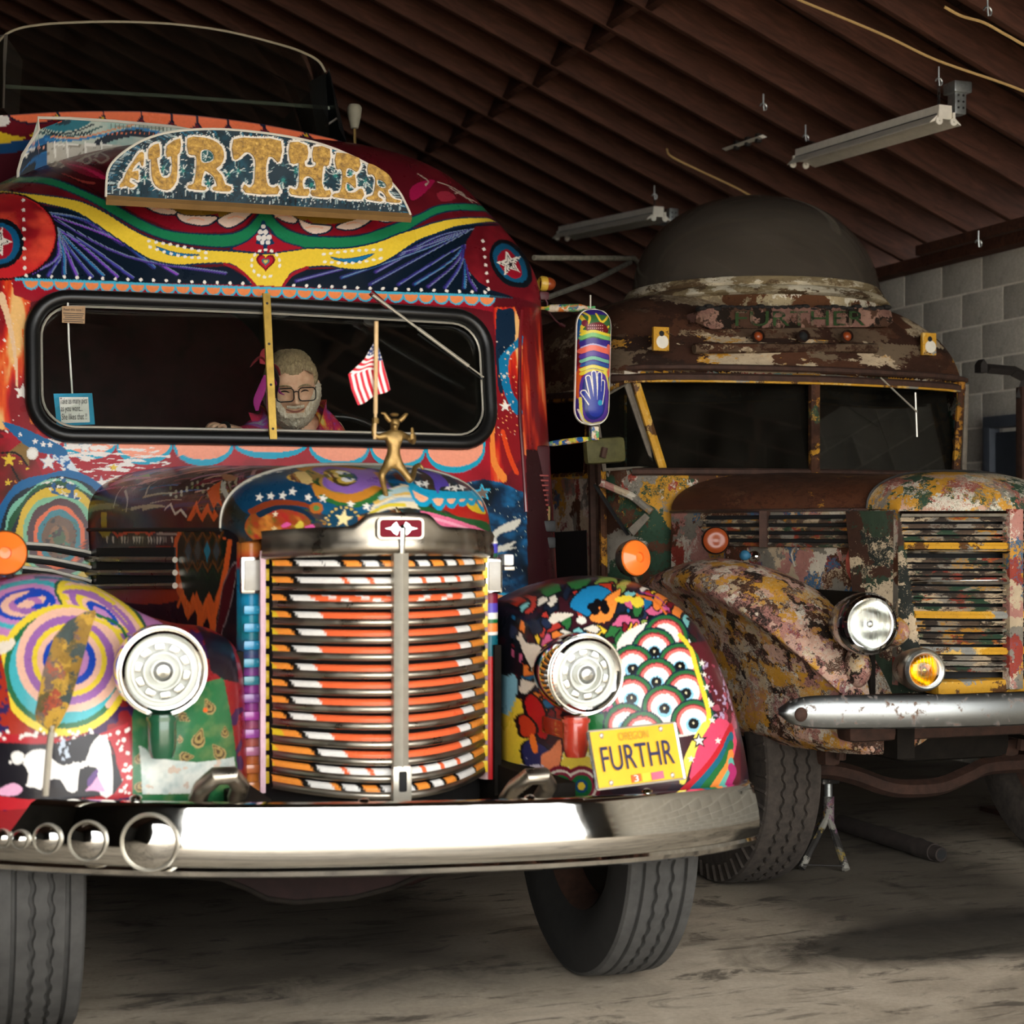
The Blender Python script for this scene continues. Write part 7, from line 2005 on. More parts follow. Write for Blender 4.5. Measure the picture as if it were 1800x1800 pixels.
def face_r(th, ph):
    """head surface in local axes (x right, -y face, z up)"""
    s0 = math.sin(th) ** (.66 if th < 1.57 else .85); x = .080 * s0 * math.cos(ph); y = .098 * s0 * math.sin(ph); z = .116 * math.cos(th)
    if z < -.02: x *= 1 - .9 * (-z - .02) ; y *= 1 - .6 * (-z - .02)
    if y < 0:
        def b(cx, cz, sx, sz, a): return a * math.exp(-((x - cx) / sx) ** 2 - ((z - cz) / sz) ** 2)
        y -= b(0, -.012, .012, .024, .022) + b(0, -.030, .016, .010, .016) + b(-.014, -.030, .008, .007, .008) + b(.014, -.030, .008, .007, .008)
        y += b(-.032, .008, .017, .010, .010) + b(.032, .008, .017, .010, .010)
        y -= b(-.030, .026, .024, .008, .006) + b(.030, .026, .024, .008, .006) + b(-.042, -.028, .02, .018, .007) + b(.042, -.028, .02, .018, .007)
        y -= b(0, -.062, .024, .010, .006) + b(0, -.10, .022, .018, .010)
    return Vector((x, y, z))
def hw_(v): return hc + Rh @ (v * S)
nT, nP = 70, 110
hv = [[hw_(face_r(math.pi * (i + .02) / (nT + .04), 2 * math.pi * k / nP)) for k in range(nP)] for i in range(nT + 1)]
hm = MB(); hm.add([v for r in hv for v in r], [(i * nP + k, (i + 1) * nP + k, (i + 1) * nP + (k + 1) % nP, i * nP + (k + 1) % nP) for i in range(nT) for k in range(nP)] + [tuple(range(nP)), tuple(nT * nP + k for k in range(nP))][:2])
for sx in (-1, 1):
    hm.sphere(hw_(Vector((sx * .082, .012, -.006))), (.010 * S, .018 * S, .030 * S), 12, 8)
    hm.sphere(hw_(Vector((sx * .088, .008, .006))), (.007 * S, .016 * S, .020 * S), 12, 8)
# torso, neck and arms grown from one skeleton, fused with the head and the hands
neck = hw_(Vector((0, .02, -.09)))
chest = pp(520, 812, .14); ch2 = pp(520, 860, .16); pelv = pp(522, 960, .2)
shR, shL = pp(462, 775, .12), pp(592, 770, .12)
elR, wrR, hdR = pp(436, 775, .03), pp(404, 757, -.03), pp(388, 754, -.05)
elL, wrL = pp(622, 840, .02), pp(600, 822, -.02)
def fingers_at(h, dirs, base_r=.009):
    return [[(h, .016)] + [(h + Vector(p), base_r * (1 - .12 * j)) for j, p in enumerate(d)] for d in dirs]
fR = fingers_at(hdR, [[(-.016, -.022, .012), (-.036, -.030, .006), (-.046, -.018, -.012)], [(-.018, -.010, .018), (-.042, -.014, .014), (-.054, -.004, -.006)], [(-.018, .006, .020), (-.044, .004, .016), (-.054, .010, -.004)], [(-.016, .022, .016), (-.036, .024, .012), (-.044, .026, -.006)], [(.004, -.022, .010), (-.006, -.042, .010), (-.022, -.046, .002)]], .0088)
fL = fingers_at(wrL + Vector((-.02, -.05, .02)), [[(-.01, -.02, .01), (-.02, -.03, -.012)], [(.006, -.024, .01), (.004, -.034, -.014)], [(.020, -.022, .01), (.022, -.032, -.014)], [(.034, -.016, .008), (.038, -.026, -.014)], [(-.022, .0, .006), (-.036, -.012, .004)]])
chains = [[(pelv, .15), (ch2, .15), (chest, .14), (neck, .062), (hw_(Vector((0, .02, -.03))), .06)],
          [(chest, .14), (shR, .07), (elR, .045), (wrR, .030), (hdR, .016)],
          [(chest, .14), (shL, .075), (elL, .046), (wrL, .030), (wrL + Vector((-.02, -.05, .02)), .016)]] + fR + fL
body = skin_body('body', chains, M_SKIN, person, 1)
me = body.data
bm = bmesh.new(); bm.from_mesh(me)
tmp = mesh_of(hm, 'h', M_SKIN); bm.from_mesh(tmp)
for v in []: pass
inv = world_of(person).inverted()
bm.to_mesh(me); bm.free()
rmd = body.modifiers.new('fuse', 'REMESH'); rmd.mode = 'VOXEL'; rmd.voxel_size = .0042
smm = body.modifiers.new('ease', 'SMOOTH'); smm.iterations = 2; smm.factor = .5
dg = bpy.context.evaluated_depsgraph_get(); dg.update()
me2 = bpy.data.meshes.new_from_object(body.evaluated_get(dg)); body.modifiers.clear(); body.data = me2; me2.name = 'body'
me2.materials.clear(); me2.materials.append(M_SKIN); me2.polygons.foreach_set('use_smooth', [True] * len(me2.polygons))
# shirt over torso and sleeves
sh = [[(pelv, .165), (ch2, .165), (pp(520, 815, .14), .152), (neck, .088)], [(neck, .088), (shR, .092)], [(neck, .088), (shL, .098)], [(pp(520, 815, .14), .152), (shR, .086), (elR, .060), (pp(412, 762, -.01), .042)], [(pp(520, 815, .14), .152), (shL, .090), (elL, .062), (pp(608, 830, .0), .044)]]
skin_body('shirt', sh, M_TIE, person, 2)
# hair, beard
def shell(name, mat, keep, off, seed, rough=.004):
    rs = np.random.RandomState(seed); vs = []; idx = {}; fs = []
    for i in range(nT + 1):
        for k in range(nP):
            th = math.pi * (i + .02) / (nT + .04); ph = 2 * math.pi * k / nP
            v = face_r(th, ph); w = keep(v)
            d = v.normalized()
            idx[(i, k)] = len(vs)
            vs.append((hw_(v + d * (off * min(1, max(0, w)) + (rs.rand() - .5) * rough * (1 if w > 0 else 0)) - (Vector() if w > 0 else d * .006)), w))
    for i in range(nT):
        for k in range(nP):
            q = (idx[(i, k)], idx[(i + 1, k)], idx[(i + 1, (k + 1) % nP)], idx[(i, (k + 1) % nP)])
            if max(vs[j][1] for j in q) > 0: fs.append(q)
    m = MB(); m.add([v[0] for v in vs], fs)
    o = obj(name, m, mat, person)
    bm = bmesh.new(); bm.from_mesh(o.data); bmesh.ops.delete(bm, geom=[v for v in bm.verts if not v.link_faces], context='VERTS'); bm.to_mesh(o.data); bm.free()
    o.data.polygons.foreach_set('use_smooth', [True] * len(o.data.polygons))
    return o
def k_hair(v):
    front = .070 - .014 * math.cos(v.x * 42) + (.010 if v.x > .03 else 0)
    if v.y < .01: return (v.z - front + .12 * max(0, v.y + .03)) * 60 if abs(v.x) < .068 else (v.z - .012) * 40
    return (v.z + .055) * 40
def k_beard(v):
    if v.y > .03: return -1
    edge = -.050 if abs(v.x) < .034 else -.050 + (abs(v.x) - .034) * 1.7
    a = (edge - v.z) * 60
    if abs(v.x) < .030 and -.050 < v.z < -.037 and v.y < 0: return .4
    if abs(v.x) < .030 and -.064 < v.z < -.050 and v.y < 0: return -.5
    return a
shell('hair', M_HAIR, k_hair, .012, 3)
shell('beard', M_BEARD, k_beard, .016, 4, .005)
tf = MB()
for i in range(26):
    x = -.062 + i * .005; z = .074 + .012 * math.cos(x * 42)
    v = face_r(math.acos(min(.99, z / .116)), -math.pi / 2 + x * 10)
    tf.tube([hw_(Vector((x * .95, v.y * .72 - .004, z + .028))), hw_(Vector((x + .004, v.y * .92 - .010, z + .010))), hw_(Vector((x + .010, v.y - .006, z - .008)))], [.006, .0055, .002], 6)
o = obj('fringe', tf, M_HAIR, person); o['kind'] = 'stuff'
def fy(x, z):
    """front surface depth at local x,z"""
    best = 0
    th = math.acos(max(-1, min(1, z / .116))); s_ = max(1e-4, math.sin(th) ** (.66 if th < 1.57 else .85))
    c = max(-1, min(1, x / (.080 * s_))); return face_r(th, -math.acos(c)).y
M_LIP = simple('lips', '#8e5246', .5); M_EYE = simple('dark_eye', '#2a1c16', .3); M_FRAME = simple('black_spectacle_frame', '#141416', .3)
obj('mouth', MB().tube([hw_(Vector((x, fy(x, -.057) - .006, -.0585 + 9 * x * x))) for x in np.linspace(-.030, .030, 9)], [.001, .0026, .0034, .0036, .0036, .0036, .0034, .0026, .001], 8), M_LIP, person)
for sx in (-1, 1):
    obj('eye', MB().tube([hw_(Vector((sx * (.032 + x), fy(sx * (.032 + x), .006) - .002, .007 - 22 * x * x))) for x in np.linspace(-.014, .014, 7)], [.001, .0024, .003, .0032, .003, .0024, .001], 8), M_EYE, person)
    obj('eyebrow', MB().tube([hw_(Vector((sx * (.032 + x), fy(sx * (.032 + x), .024) - .003, .026 - 12 * x * x))) for x in np.linspace(-.022, .022, 7)], [.0015, .003, .0036, .0036, .0036, .003, .0015], 8), M_HAIR, person)
gl = MB()
for sx in (-1, 1):
    pts = [hw_(Vector((x, min(fy(sx * .034, .002), fy(0, .012)) - .014, z))) for x, z in rrect(sx * .035, .000, .027, .021, .012, 5)]
    gl.tube(pts, .0024, 6, closed=True)
    e = Vector((sx * .062, fy(sx * .034, .002) - .014, .010)); gl.tube([hw_(e), hw_(Vector((sx * .084, .0, .010)))], .0022, 6)
g0 = min(fy(.034, .002), fy(0, .012)) - .014
gl.tube([hw_(Vector((-.009, g0, .008))), hw_(Vector((0, g0 - .003, .011))), hw_(Vector((.009, g0, .008)))], .0022, 6)
o = obj('spectacles', gl, M_FRAME, person); o['kind'] = 'stuff'
# feather charm hanging from the divider
fc = thing('feather_charm', 'red and magenta feather charm hanging beside the brass divider inside the glass', 'ornament', at(470, 620, Y=6.17))
obj('cord', MB().tube([at(473, 530, Y=6.17), at(471, 640, Y=6.17), at(476, 700, Y=6.17)], .004, 6), M_DARKMETAL, fc)
for pts, w_, c_, nm in (([(470, 640), (458, 628), (447, 636), (440, 645)], .020, '#9a2430', 'red'), ([(462, 640), (466, 622), (472, 612)], .018, '#b03040', 'red'), ([(468, 660), (458, 690), (452, 706), (452, 722)], .016, '#b02a8a', 'magenta'), ([(478, 660), (486, 676), (492, 690), (500, 694)], .014, '#c83a9a', 'magenta'), ([(476, 640), (484, 655), (488, 672), (484, 700)], .026, '#2a1a20', 'black'), ([(480, 640), (488, 648), (492, 660)], .02, '#a02a38', 'red')):
    P3 = [at(x, y, Y=6.165) for x, y in pts]; n_ = len(P3)
    obj('feather', MB().tube([Vector(p) for p in smooth_open([tuple(p) for p in P3], 3)], [w_ * (.35 + .65 * math.sin(math.pi * min(1, (i + 1) / (3.0 * (n_ - 1) + 1)))) for i in range(3 * (n_ - 1) + 1)], 8, flat=.25), simple('feather_%s' % nm, c_, .8), fc)
kn = at(396, 752, Y=6.25)
obj('gear_knob', MB().sphere(kn, (.022, .022, .024), 14, 10).tube([kn, kn + Vector((.03, .05, -.25))], .009, 8), M_RUBBER, bus)
# ================================================================== the old rusted bus
B2 = 3.73
bus2 = thing('rusted_bus', 'derelict rusted bus with flaking paint and a clear dome on its roof', 'bus', (B2, 7.5, 0))
RU1, RU2, OCH, CRM, GRN2, PNK, BLU2, GRY, WHT2, RED2, DK = '#3a241a', '#4e3122', '#bb872a', '#b9a68a', '#2c4433', '#a8766c', '#3b5f7c', '#7d776c', '#c9c0ae', '#8c3a2e', '#1f1813'
M_ROOF2 = m_patchy('rusted_roof_paint', [(RU2, 4), ('#5a4636', 3), (RU1, 3), ('#8a765c', 1.2), (CRM, .8), ('#6a5644', 2)], 4.5, .75, grime=.55, spec=.15, stretch=(1, .6, 1.6))
M_BROW2 = m_patchy('rusted_brow_paint', [(RU1, 4), (RU2, 3), (CRM, 1.1), (OCH, .8), ('#6a5a48', 2), ('#2a1c16', 2)], 7, .75, grime=.6, spec=.15, stretch=(.6, 1, 1.8))
M_COWL2 = m_patchy('flaking_cowl_paint', [(RU1, 2), (GRN2, 2.2), (OCH, 2), (GRY, 1.4), (WHT2, 1), (RED2, 1), ('#5f7f78', 1), (RU2, 2)], 8, .7, grime=.4, spec=.15)
M_SIDE2 = m_patchy('flaking_side_paint', ([(PNK, 2), (WHT2, 1.6), (CRM, 2), (RU2, 1.8), (RED2, 1.2), (BLU2, .8), (OCH, 1), (GRY, 1.4)]), 11, .65, grime=.35, spec=.15)
M_WING2 = m_patchy('flaking_wing_paint', [(CRM, 3), (OCH, 2.4), (PNK, 2), (DK, 2), (RU2, 1.6), (WHT2, 1.4), ('#c29a86', 2), (BLU2, .4), (RED2, .6)], 20, .6, grime=.32, spec=.22, warp=1.3, fine=.8)
M_NOSE2 = m_patchy('flaking_nose_paint', [(CRM, 2.2), (OCH, 2.2), (GRN2, 2.4), (WHT2, 1), (RED2, .9), (GRY, 1.6), ('#b8927c', 1.6)], 12, .55, grime=.25, spec=.25, warp=1.2, fine=.8)
M_HOOD2 = m_patchy('brown_bonnet_paint', [('#4a2a1c', 5), ('#5c3826', 4), ('#3e3a2c', 1.5), ('#a9782c', .9), ('#6a4a34', 2)], 5, .5, grime=.45, spec=.3, stretch=(1, .4, 1))
M_GRIL2 = m_patchy('chipped_slat_paint', [('#38302a', 3), (CRM, 1.6), (GRN2, 1.6), (RED2, 1), (OCH, .8), ('#8a8478', 2), ('#55463a', 2)], 22, .45, grime=.25, spec=.4, stretch=(.7, 1, 2))
M_YEL2 = m_patchy('chipped_yellow', [('#c9952c', 6), ('#d8b060', 1.5), ('#5a3a1c', 1), ('#8a8a84', .6)], 16, .5, grime=.2, spec=.25)
M_OLIVE = simple('olive_mirror_paint', '#4d4a2a', .6, 0, 20, .35, bump=.2, spec=.2)
M_GREYTRIM = simple('grey_weathered_trim', '#6f675c', .75, 0, 25, .3, spec=.15)
# ---- front of the body
ZC2, Y2, HW2, BB = 1.84, 6.36, .90, 3.775
out = arch_outline(HW2, 1.98, 2.47, .85, 5.5, .5)
O1 = resample(out, 300); O2 = resample([(HW2, .85), (-HW2, .85)], 60)[1:-1]
O = np.vstack([O1, O2]); O[:, 0] += BB
ang = np.clip((O[:, 1] - 2.0) / .4, 0, 1); ang = ang * ang * (3 - 2 * ang)
xr = np.clip(1 - (np.abs(O[:, 0] - BB) / HW2) ** 3, 0, 1)
Dc = .34 + .46 * ang * xr; Nc = 3.4 - .9 * ang; Dc[300:] = .34 * (np.abs(O2[:, 0]) / HW2) ** 6
P = polar_cap(O, (BB, ZC2), Y2, Dc, Nc, 70, .14)
P[..., 1] += .10 * np.abs(P[..., 0] - BB)
def cab2_y(x): return Y2 + .10 * abs(x - BB) + .34 * (1 - max(0.0, 1 - min(1, abs(x - BB) / HW2) ** 3.4) ** (1 / 3.4))
wL, wR_, wB, wT = at(1126, 700, Y=6.5).x, at(1688, 700, Y=6.5).x, 1.650, 2.022
cx = .25 * (P[:, :-1] + np.roll(P, -1, 0)[:, :-1] + np.roll(P, -1, 0)[:, 1:] + P[:, 1:])
mask = ~((cx[..., 0] > wL - .03) & (cx[..., 0] < wR_ + .0) & (cx[..., 2] > wB) & (cx[..., 2] < wT))
fmz = np.where(cx[..., 2] > 2.06, 1, 0); fmz[(cx[..., 2] > 2.22)] = 2
grid_obj('cab_front', P, [M_COWL2, M_BROW2, M_ROOF2], bus2, None, mask, closed_u=True, face_mat=fmz)
ringO = resample(arch_outline(HW2, 1.98, 2.47, .62, 5.5, .5), 100); ringO[:, 0] += BB
a_ = np.clip((ringO[:, 1] - 2.0) / .4, 0, 1); a_ = a_ * a_ * (3 - 2 * a_)
yr = Y2 + .34 + .46 * a_ * np.clip(1 - (np.abs(ringO[:, 0] - BB) / HW2) ** 3, 0, 1) + .10 * np.abs(ringO[:, 0] - BB)
nb_ = 48; Pb = np.zeros((100, nb_, 3))
for j in range(nb_):
    t = j / (nb_ - 1.0); Pb[:, j, 0] = ringO[:, 0]; Pb[:, j, 2] = ringO[:, 1]; Pb[:, j, 1] = yr + (12.5 - yr) * t - .002
cz = .25 * (Pb[:-1, :-1] + Pb[1:, :-1] + Pb[1:, 1:] + Pb[:-1, 1:])
win = (cz[..., 2] > 1.56) & (cz[..., 2] < 1.96) & (((np.arange(nb_ - 1)[None, :]) % 7) > 1) & (np.arange(nb_ - 1)[None, :] > 1)
mk = ~win
fm = np.where(cz[..., 2] > 2.0, 1, 0)
grid_obj('body', Pb, [M_SIDE2, M_ROOF2], bus2, None, mk, face_mat=fm)
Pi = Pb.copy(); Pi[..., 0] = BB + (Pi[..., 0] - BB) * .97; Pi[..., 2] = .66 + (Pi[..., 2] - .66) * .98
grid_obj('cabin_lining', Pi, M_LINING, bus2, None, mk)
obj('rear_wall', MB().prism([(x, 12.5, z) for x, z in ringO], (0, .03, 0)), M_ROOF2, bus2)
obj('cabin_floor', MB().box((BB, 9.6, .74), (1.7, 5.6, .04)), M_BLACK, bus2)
# side windows' glass in their frames
for j0 in range(2, nb_ - 1, 7):
    for s_ in (-1, 1):
        y0, y1 = Pb[5, j0, 1], Pb[5, min(j0 + 5, nb_ - 1), 1]
        obj('side_window', MB().box((BB + s_ * (HW2 - .008), (y0 + y1) / 2, 1.76), (.006, y1 - y0, .42)), M_GLASSOLD, bus2, False)
# windscreen: two panes, posts, frame rails
def q2(x, y, d=0.0): return at(x, y, Y=6.40 + d)
for (xa, xb) in ((wL - .03, B2), (B2, wR_)):
    obj('windscreen_pane', MB().prism([(xa, cab2_y(xa) + .005, wB), (xb, cab2_y(xb) + .005, wB), (xb, cab2_y(xb) + .09, wT), (xa, cab2_y(xa) + .09, wT)], (0, .005, 0)), M_GLASSOLD, bus2, False)
M_POST2 = m_patchy('rusty_ochre_post', [(RU1, 3), ('#a8742a', 2), (RU2, 2.5), (GRN2, .5), (OCH, 1)], 18, .7, grime=.5, spec=.15)
obj('centre_post', MB().rbox((0, 0, 0), (.045, .03, .40), .008), M_POST2, bus2).location = (B2 - .01, Y2 - .004, 1.835)
for pts, w_, nm, m_ in (([(1116, 668), (1166, 828)], .020, 'slanting_post', M_YEL2), ([(1104, 672), (1153, 828)], .020, 'slanting_post_trim', M_GREYTRIM), ([(1690, 672), (1680, 828)], .019, 'right_post', M_POST2), ([(1699, 676), (1694, 826)], .013, 'right_post_trim', M_GREYTRIM)):
    sh_ = at(pts[0][0], pts[0][1], Y=6.5); dY = cab2_y(sh_.x) - .02
    obj(nm, MB().tube([at(*pts[0], Y=dY + .02), at(*pts[1], Y=dY)], w_, 6, flat=.8), m_, bus2)
obj('header_rail', MB().tube([(x, cab2_y(x) - .008, wT + .012) for x in np.linspace(wL - .08, wR_ + .06, 14)], .020, 6), M_RUSTDK, bus2)
obj('sill_rail', MB().tube([(x, cab2_y(x) - .008, wB - .010) for x in np.linspace(wL - .02, wR_ + .03, 14)], .016, 6), M_RUSTDK, bus2)
obj('header_yellow_line', MB().tube([(x, cab2_y(x) - .026, wT - .004) for x in np.linspace(wL - .05, wR_, 14)], .005, 6), M_YEL2, bus2)
obj('drip_rail', MB().tube([(x, cab2_y(x) - .02, wT + .055) for x in np.linspace(wL - .12, wR_ + .08, 14)], .014, 6), M_RUSTDK, bus2)
# corner quarter light and the folding door on the near side
XS = BB - HW2 - .006
def sd2(x, y): return at(x, y, Y=6.74)
ql = [at(x, y, Y=6.56) for x, y in ((1044, 706), (1100, 676), (1149, 820), (1062, 826))]
obj('quarter_light', MB().prism(ql, (0, .01, 0)), M_GLASSDK, bus2, False)
obj('quarter_backing', MB().prism([p + Vector((0, .03, 0)) for p in ql], (0, .01, 0)), M_BLACK, bus2, False)
obj('quarter_frame', MB().tube(ql, .012, 6, closed=True), M_GREYTRIM, bus2)
dw = [at(x, y, X=XS) for x, y in ((955, 706), (1030, 700), (1030, 834), (957, 838))]
obj('door_window', MB().prism(dw, (.01, 0, 0)), simple('black_dusty_glass', '#0c0f10', .25, spec=.4), bus2, False)
obj('door_frame', MB().tube(dw, .014, 6, closed=True), M_POST2, bus2)
obj('door_lower_opening', MB().prism([at(x, y, X=XS) for x, y in ((962, 936), (1030, 932), (1032, 1040), (962, 1042))], (.01, 0, 0)), M_BLACK, bus2, False)
obj('door_panel', MB().prism([at(x, y, X=XS + .004) for x, y in ((920, 842), (1042, 838), (1042, 1060), (920, 1060))], (.02, 0, 0)), M_SIDE2, bus2, False)
for (x, m_, w_) in ((1040, M_RUSTDK, .022), (1056, M_POST2, .016), (948, M_YEL2, .012)):
    obj('door_post', MB().tube([at(x, 690, X=XS - .006), at(x + 6, 1045, X=XS - .006)], w_, 6), m_, bus2)
obj('door_post_rail', MB().tube([at(936, 700, X=XS), at(1040, 694, X=XS)], .018, 6), M_RUSTDK, bus2)
obj('belt_rail', MB().tube([at(930, 840, X=XS), at(1040, 836, X=XS), at(1150, 832, Y=6.56)], .012, 6), M_YEL2, bus2)
obj('check_strap', MB().tube([at(1046, 852, Y=6.62), at(1080, 905, Y=6.55), at(1104, 940, Y=6.5)], .016, 6, flat=.4), M_BLACK, bus2)
obj('strut_arm', MB().tube([at(1050, 846, Y=6.6), at(1110, 872, Y=6.5), at(1145, 900, Y=6.45)], .016, 8), M_SIDE2, bus2)
obj('grey_patch_plate', MB().prism([at(x, y, Y=6.46) for x, y in ((1104, 930), (1134, 902), (1142, 910), (1114, 942))], (0, .004, 0)), M_GREYTRIM, bus2, False)
mc2 = at(1062, 792, Y=6.30)
mo = obj('olive_mirror', MB().rbox(mc2, (.175, .05, .105), .022, Matrix.Rotation(-.08, 3, 'Y')), M_OLIVE, bus2, label='olive square mirror head on a short bracket')
obj('mirror_bracket', MB().tube([mc2 + Vector((-.02, -.03, -.03)), mc2 + Vector((-.01, -.032, .01))], .014, 8).tube([mc2 + Vector((-.02, .02, -.03)), at(1052, 850, Y=6.6)], .012, 8), M_RUSTDK, mo)
# roof board with faded FURTHER
fb = [(1222, 566), (1226, 548), (1250, 541), (1400, 540), (1530, 541), (1566, 546), (1570, 566), (1560, 574), (1250, 578)]
YF = 6.50
fo_ = obj('faded_sign', MB().prism([at(x, y, Y=YF) for x, y in fb], (0, .10, 0)), m_patchy('faded_sign_paint', [('#7a5a50', 3), ('#4a3428', 3), ('#8a6a5c', 2), (DK, 2)], 16, .8, grime=.5, spec=.1), bus2, label='flaked roof board with faded green letters FURTHER')
A, B = at(1292, 573, Y=YF - .004), at(1520, 572, Y=YF - .004)
text_obj('lettering', 'FURTHER', .092, A, B - A, (0, 0, 1), m_patchy('flaked_green_letters', [('#2e4426', 5), ('#1f2c1c', 2), ('#6a5648', 1.2)], 24, .7, grime=.4, spec=.1), fo_, (B - A).length, .003)
for i in range(26):
    rs = random.Random(i)
    obj('crust', MB().sphere(at(1232 + i * 13, 541 + rs.uniform(-2, 3), Y=YF + .02), (.025, .03, .008 + .006 * rs.random()), 8, 5), simple('black_crust', '#17120f', .9) if i == 0 else bpy.data.materials['black_crust'], fo_)
for x, m_ in ((1331, M_AMBERDK), (1410, M_BLACK), (1487, M_AMBERDK)):
    c = at(x, 592, Y=6.42); l_ = obj('marker_lamp', MB().lathe([(.026, .02), (.027, 0), (.02, -.006)], c, (0, -1, .2), 16), M_RUSTDK, bus2); obj('lamp_lens', MB().sphere(c + Vector((0, -.006, 0)), (.021, .02, .021), 14, 8), m_, l_)
obj('brow_ledge', MB().tube([at(x, 612 + .00002 * (x - 1400) ** 2, Y=6.44) for x in range(1220, 1580, 40)], .022, 8), M_ROOF2, bus2)
for (x, y) in ((1161, 596), (1632, 605)):
    c = at(x, y, Y=6.445 if x < 1300 else 6.49)
    op = obj('ochre_plate', MB().rbox(c, (.072, .02, .10), .004), M_YEL2, bus2); obj('bolt_hole', MB().lathe([(.012, .0), (.0, .002)], c + Vector((0, -.012, .022)), (0, -1, 0), 12), M_BLACK, op)
    obj('bare_patch', MB().lathe([(.028, 0), (0, .002)], c + Vector((.004, -.011, -.012)), (0, -1, 0), 16), M_CREAM, op)
obj('wiper', MB().tube([at(1548, 664, Y=6.36), at(1612, 724, Y=6.40)], .004, 6).tube([at(1609, 690, Y=6.41), at(1612, 768, Y=6.41)], .004, 6), M_STEEL, bus2)
sw2 = at(1500, 828, Y=6.75); r2 = [sw2 + Vector((.2 * math.cos(t), .2 * math.sin(t) * .6, .2 * math.sin(t) * .8)) for t in np.linspace(0, 6.283, 40)[:-1]]
obj('steering_wheel', MB().tube(r2, .013, 8, closed=True), M_RUBBER, bus2)
# clear dome on its ring
dc = Vector((3.85, 7.15, 2.425)); R2 = .565
prof = [(R2 * 1.02, 0.0)] + [(R2 * math.cos(a) ** .95, .475 * math.sin(a) ** .92) for a in np.linspace(.05, math.pi / 2, 30)]
n = NT('hazy_dome_plastic'); n.n.remove(n.b)
tr, df, gl_, m1, m2 = n.new('BsdfTransparent'), n.new('BsdfDiffuse'), n.new('BsdfGlossy'), n.new('MixShader'), n.new('MixShader')
tr.inputs[0].default_value = hx4('#8a867e'); df.inputs[0].default_value = hx4('#7d7367'); gl_.inputs['Roughness'].default_value = .12
fr_ = n.new('Fresnel'); fr_.inputs[0].default_value = 1.4
f = n.noise(n.coords(), 3, 5, .6)
n.link(n.ramp(f, [(.3, .20), (.7, .36)]), m1.inputs[0]); n.link(tr.outputs[0], m1.inputs[1]); n.link(df.outputs[0], m1.inputs[2])
n.link(n.math('MULTIPLY', fr_.outputs[0], .7), m2.inputs[0]); n.link(m1.outputs[0], m2.inputs[1]); n.link(gl_.outputs[0], m2.inputs[2]); n.link(m2.outputs[0], n.out.inputs[0])
dm = bpy.data.objects.new('roof_dome', None); COL.objects.link(dm); dm.parent = bus2; dm.matrix_parent_inverse = world_of(bus2).inverted()
dmo = MB().lathe(prof, dc + Vector((0, 0, .06)), (0, 0, 1), 72)
dmo.v = [(x + .10 * max(0, (x - dc.x) / R2) * (1 - min(1, (z - dc.z) / .4)) * .5, y, z) for x, y, z in dmo.v]
obj('clear_dome', dmo, n.mat, dm)
M_RING2 = m_patchy('weathered_white_ring', [('#b5a88c', 3), ('#8a7a5c', 3), ('#5c4a36', 2), ('#cfc5ae', 1.6)], 9, .8, grime=.55, spec=.1, stretch=(1, 1, 3))
obj('dome_flange', MB().lathe([(R2 * .96, .075), (R2 * 1.04, .082), (R2 * 1.07, .055), (R2 * 1.05, .045), (R2 * 1.10, .035), (R2 * 1.13, .008), (R2 * 1.10, .0), (R2 * .9, .0)], dc, (0, 0, 1), 72), M_RING2, dm)
obj('dome_skirt', MB().lathe([(R2 * 1.06, .0), (R2 * 1.07, -.045), (R2 * 1.10, -.16), (R2 * 1.0, -.2)], dc, (0, 0, 1), 72), m_patchy('flaking_white_skirt', [('#d5ccb8', 4), ('#a89878', 2), ('#5a3a26', 2), ('#8a7a60', 1.5)], 7, .8, grime=.4, spec=.1), dm)
# ---- bonnet and nose
Yr2, Ys2, HZ2 = 6.42, 5.36, 1.472
def hw2(y): return .36 + .29 * (y - Ys2) / (Yr2 - Ys2)
def ap2(th, hw, h): c, s_ = math.cos(th), math.sin(th); return B2 + hw * (1 if c >= 0 else -1) * abs(c) ** .75, HZ2 + h * abs(s_) ** .85
nu, nv = 60, 30; P = np.zeros((nu, nv, 3))
for i in range(nu):
    for j in range(nv):
        y = Ys2 + (Yr2 - Ys2) * j / (nv - 1.0); x, z = ap2(math.pi * (1 - i / (nu - 1.0)), hw2(y), .125 + .045 * j / (nv - 1.0)); P[i, j] = (x, y, z)
grid_obj('bonnet', P, M_HOOD2, bus2)
def prow2(dx): return 5.00 + .20 * (abs(dx) / .36) ** 1.8
P = np.zeros((80, 30, 3))
for i in range(80):
    xa, za = ap2(math.pi * (1 - i / 79.0), .375, .14); q = (xa - B2) / .375; xh = B2 + .35 * q; yh = prow2(.35 * q) + .01; zh = min(za, 1.462)
    for j in range(30):
        s_ = j / 29.0 * math.pi / 2; P[i, j] = (xa + (xh - xa) * math.sin(s_), Ys2 + (yh - Ys2) * math.sin(s_), za + (zh - za) * (1 - math.cos(s_)))
grid_obj('bonnet_nose', P, M_NOSE2, bus2)
obj('nose_seam', MB().tube([tuple(p + np.array([0, 0, .003])) for p in P[::4, 0]], .006, 6), M_DARKMETAL, bus2)
obj('bonnet_hinge', MB().tube([(B2 - hw2(y) - .003, y, HZ2) for y in np.linspace(Ys2, Yr2, 8)], .007, 6), M_CHROMED, bus2)
for s_ in (-1, 1):
    P = np.zeros((30, 12, 3))
    for i in range(30):
        y = Yr2 + (5.18 - Yr2) * i / 29.0; hw = hw2(max(y, Ys2)) - .0
        for j in range(12): P[i, j] = (B2 + s_ * hw, y, HZ2 - .004 - .62 * j / 11.0)
    grid_obj('bonnet_side', P, M_SIDE2, bus2)
def sx2(y): return B2 - hw2(max(y, Ys2))
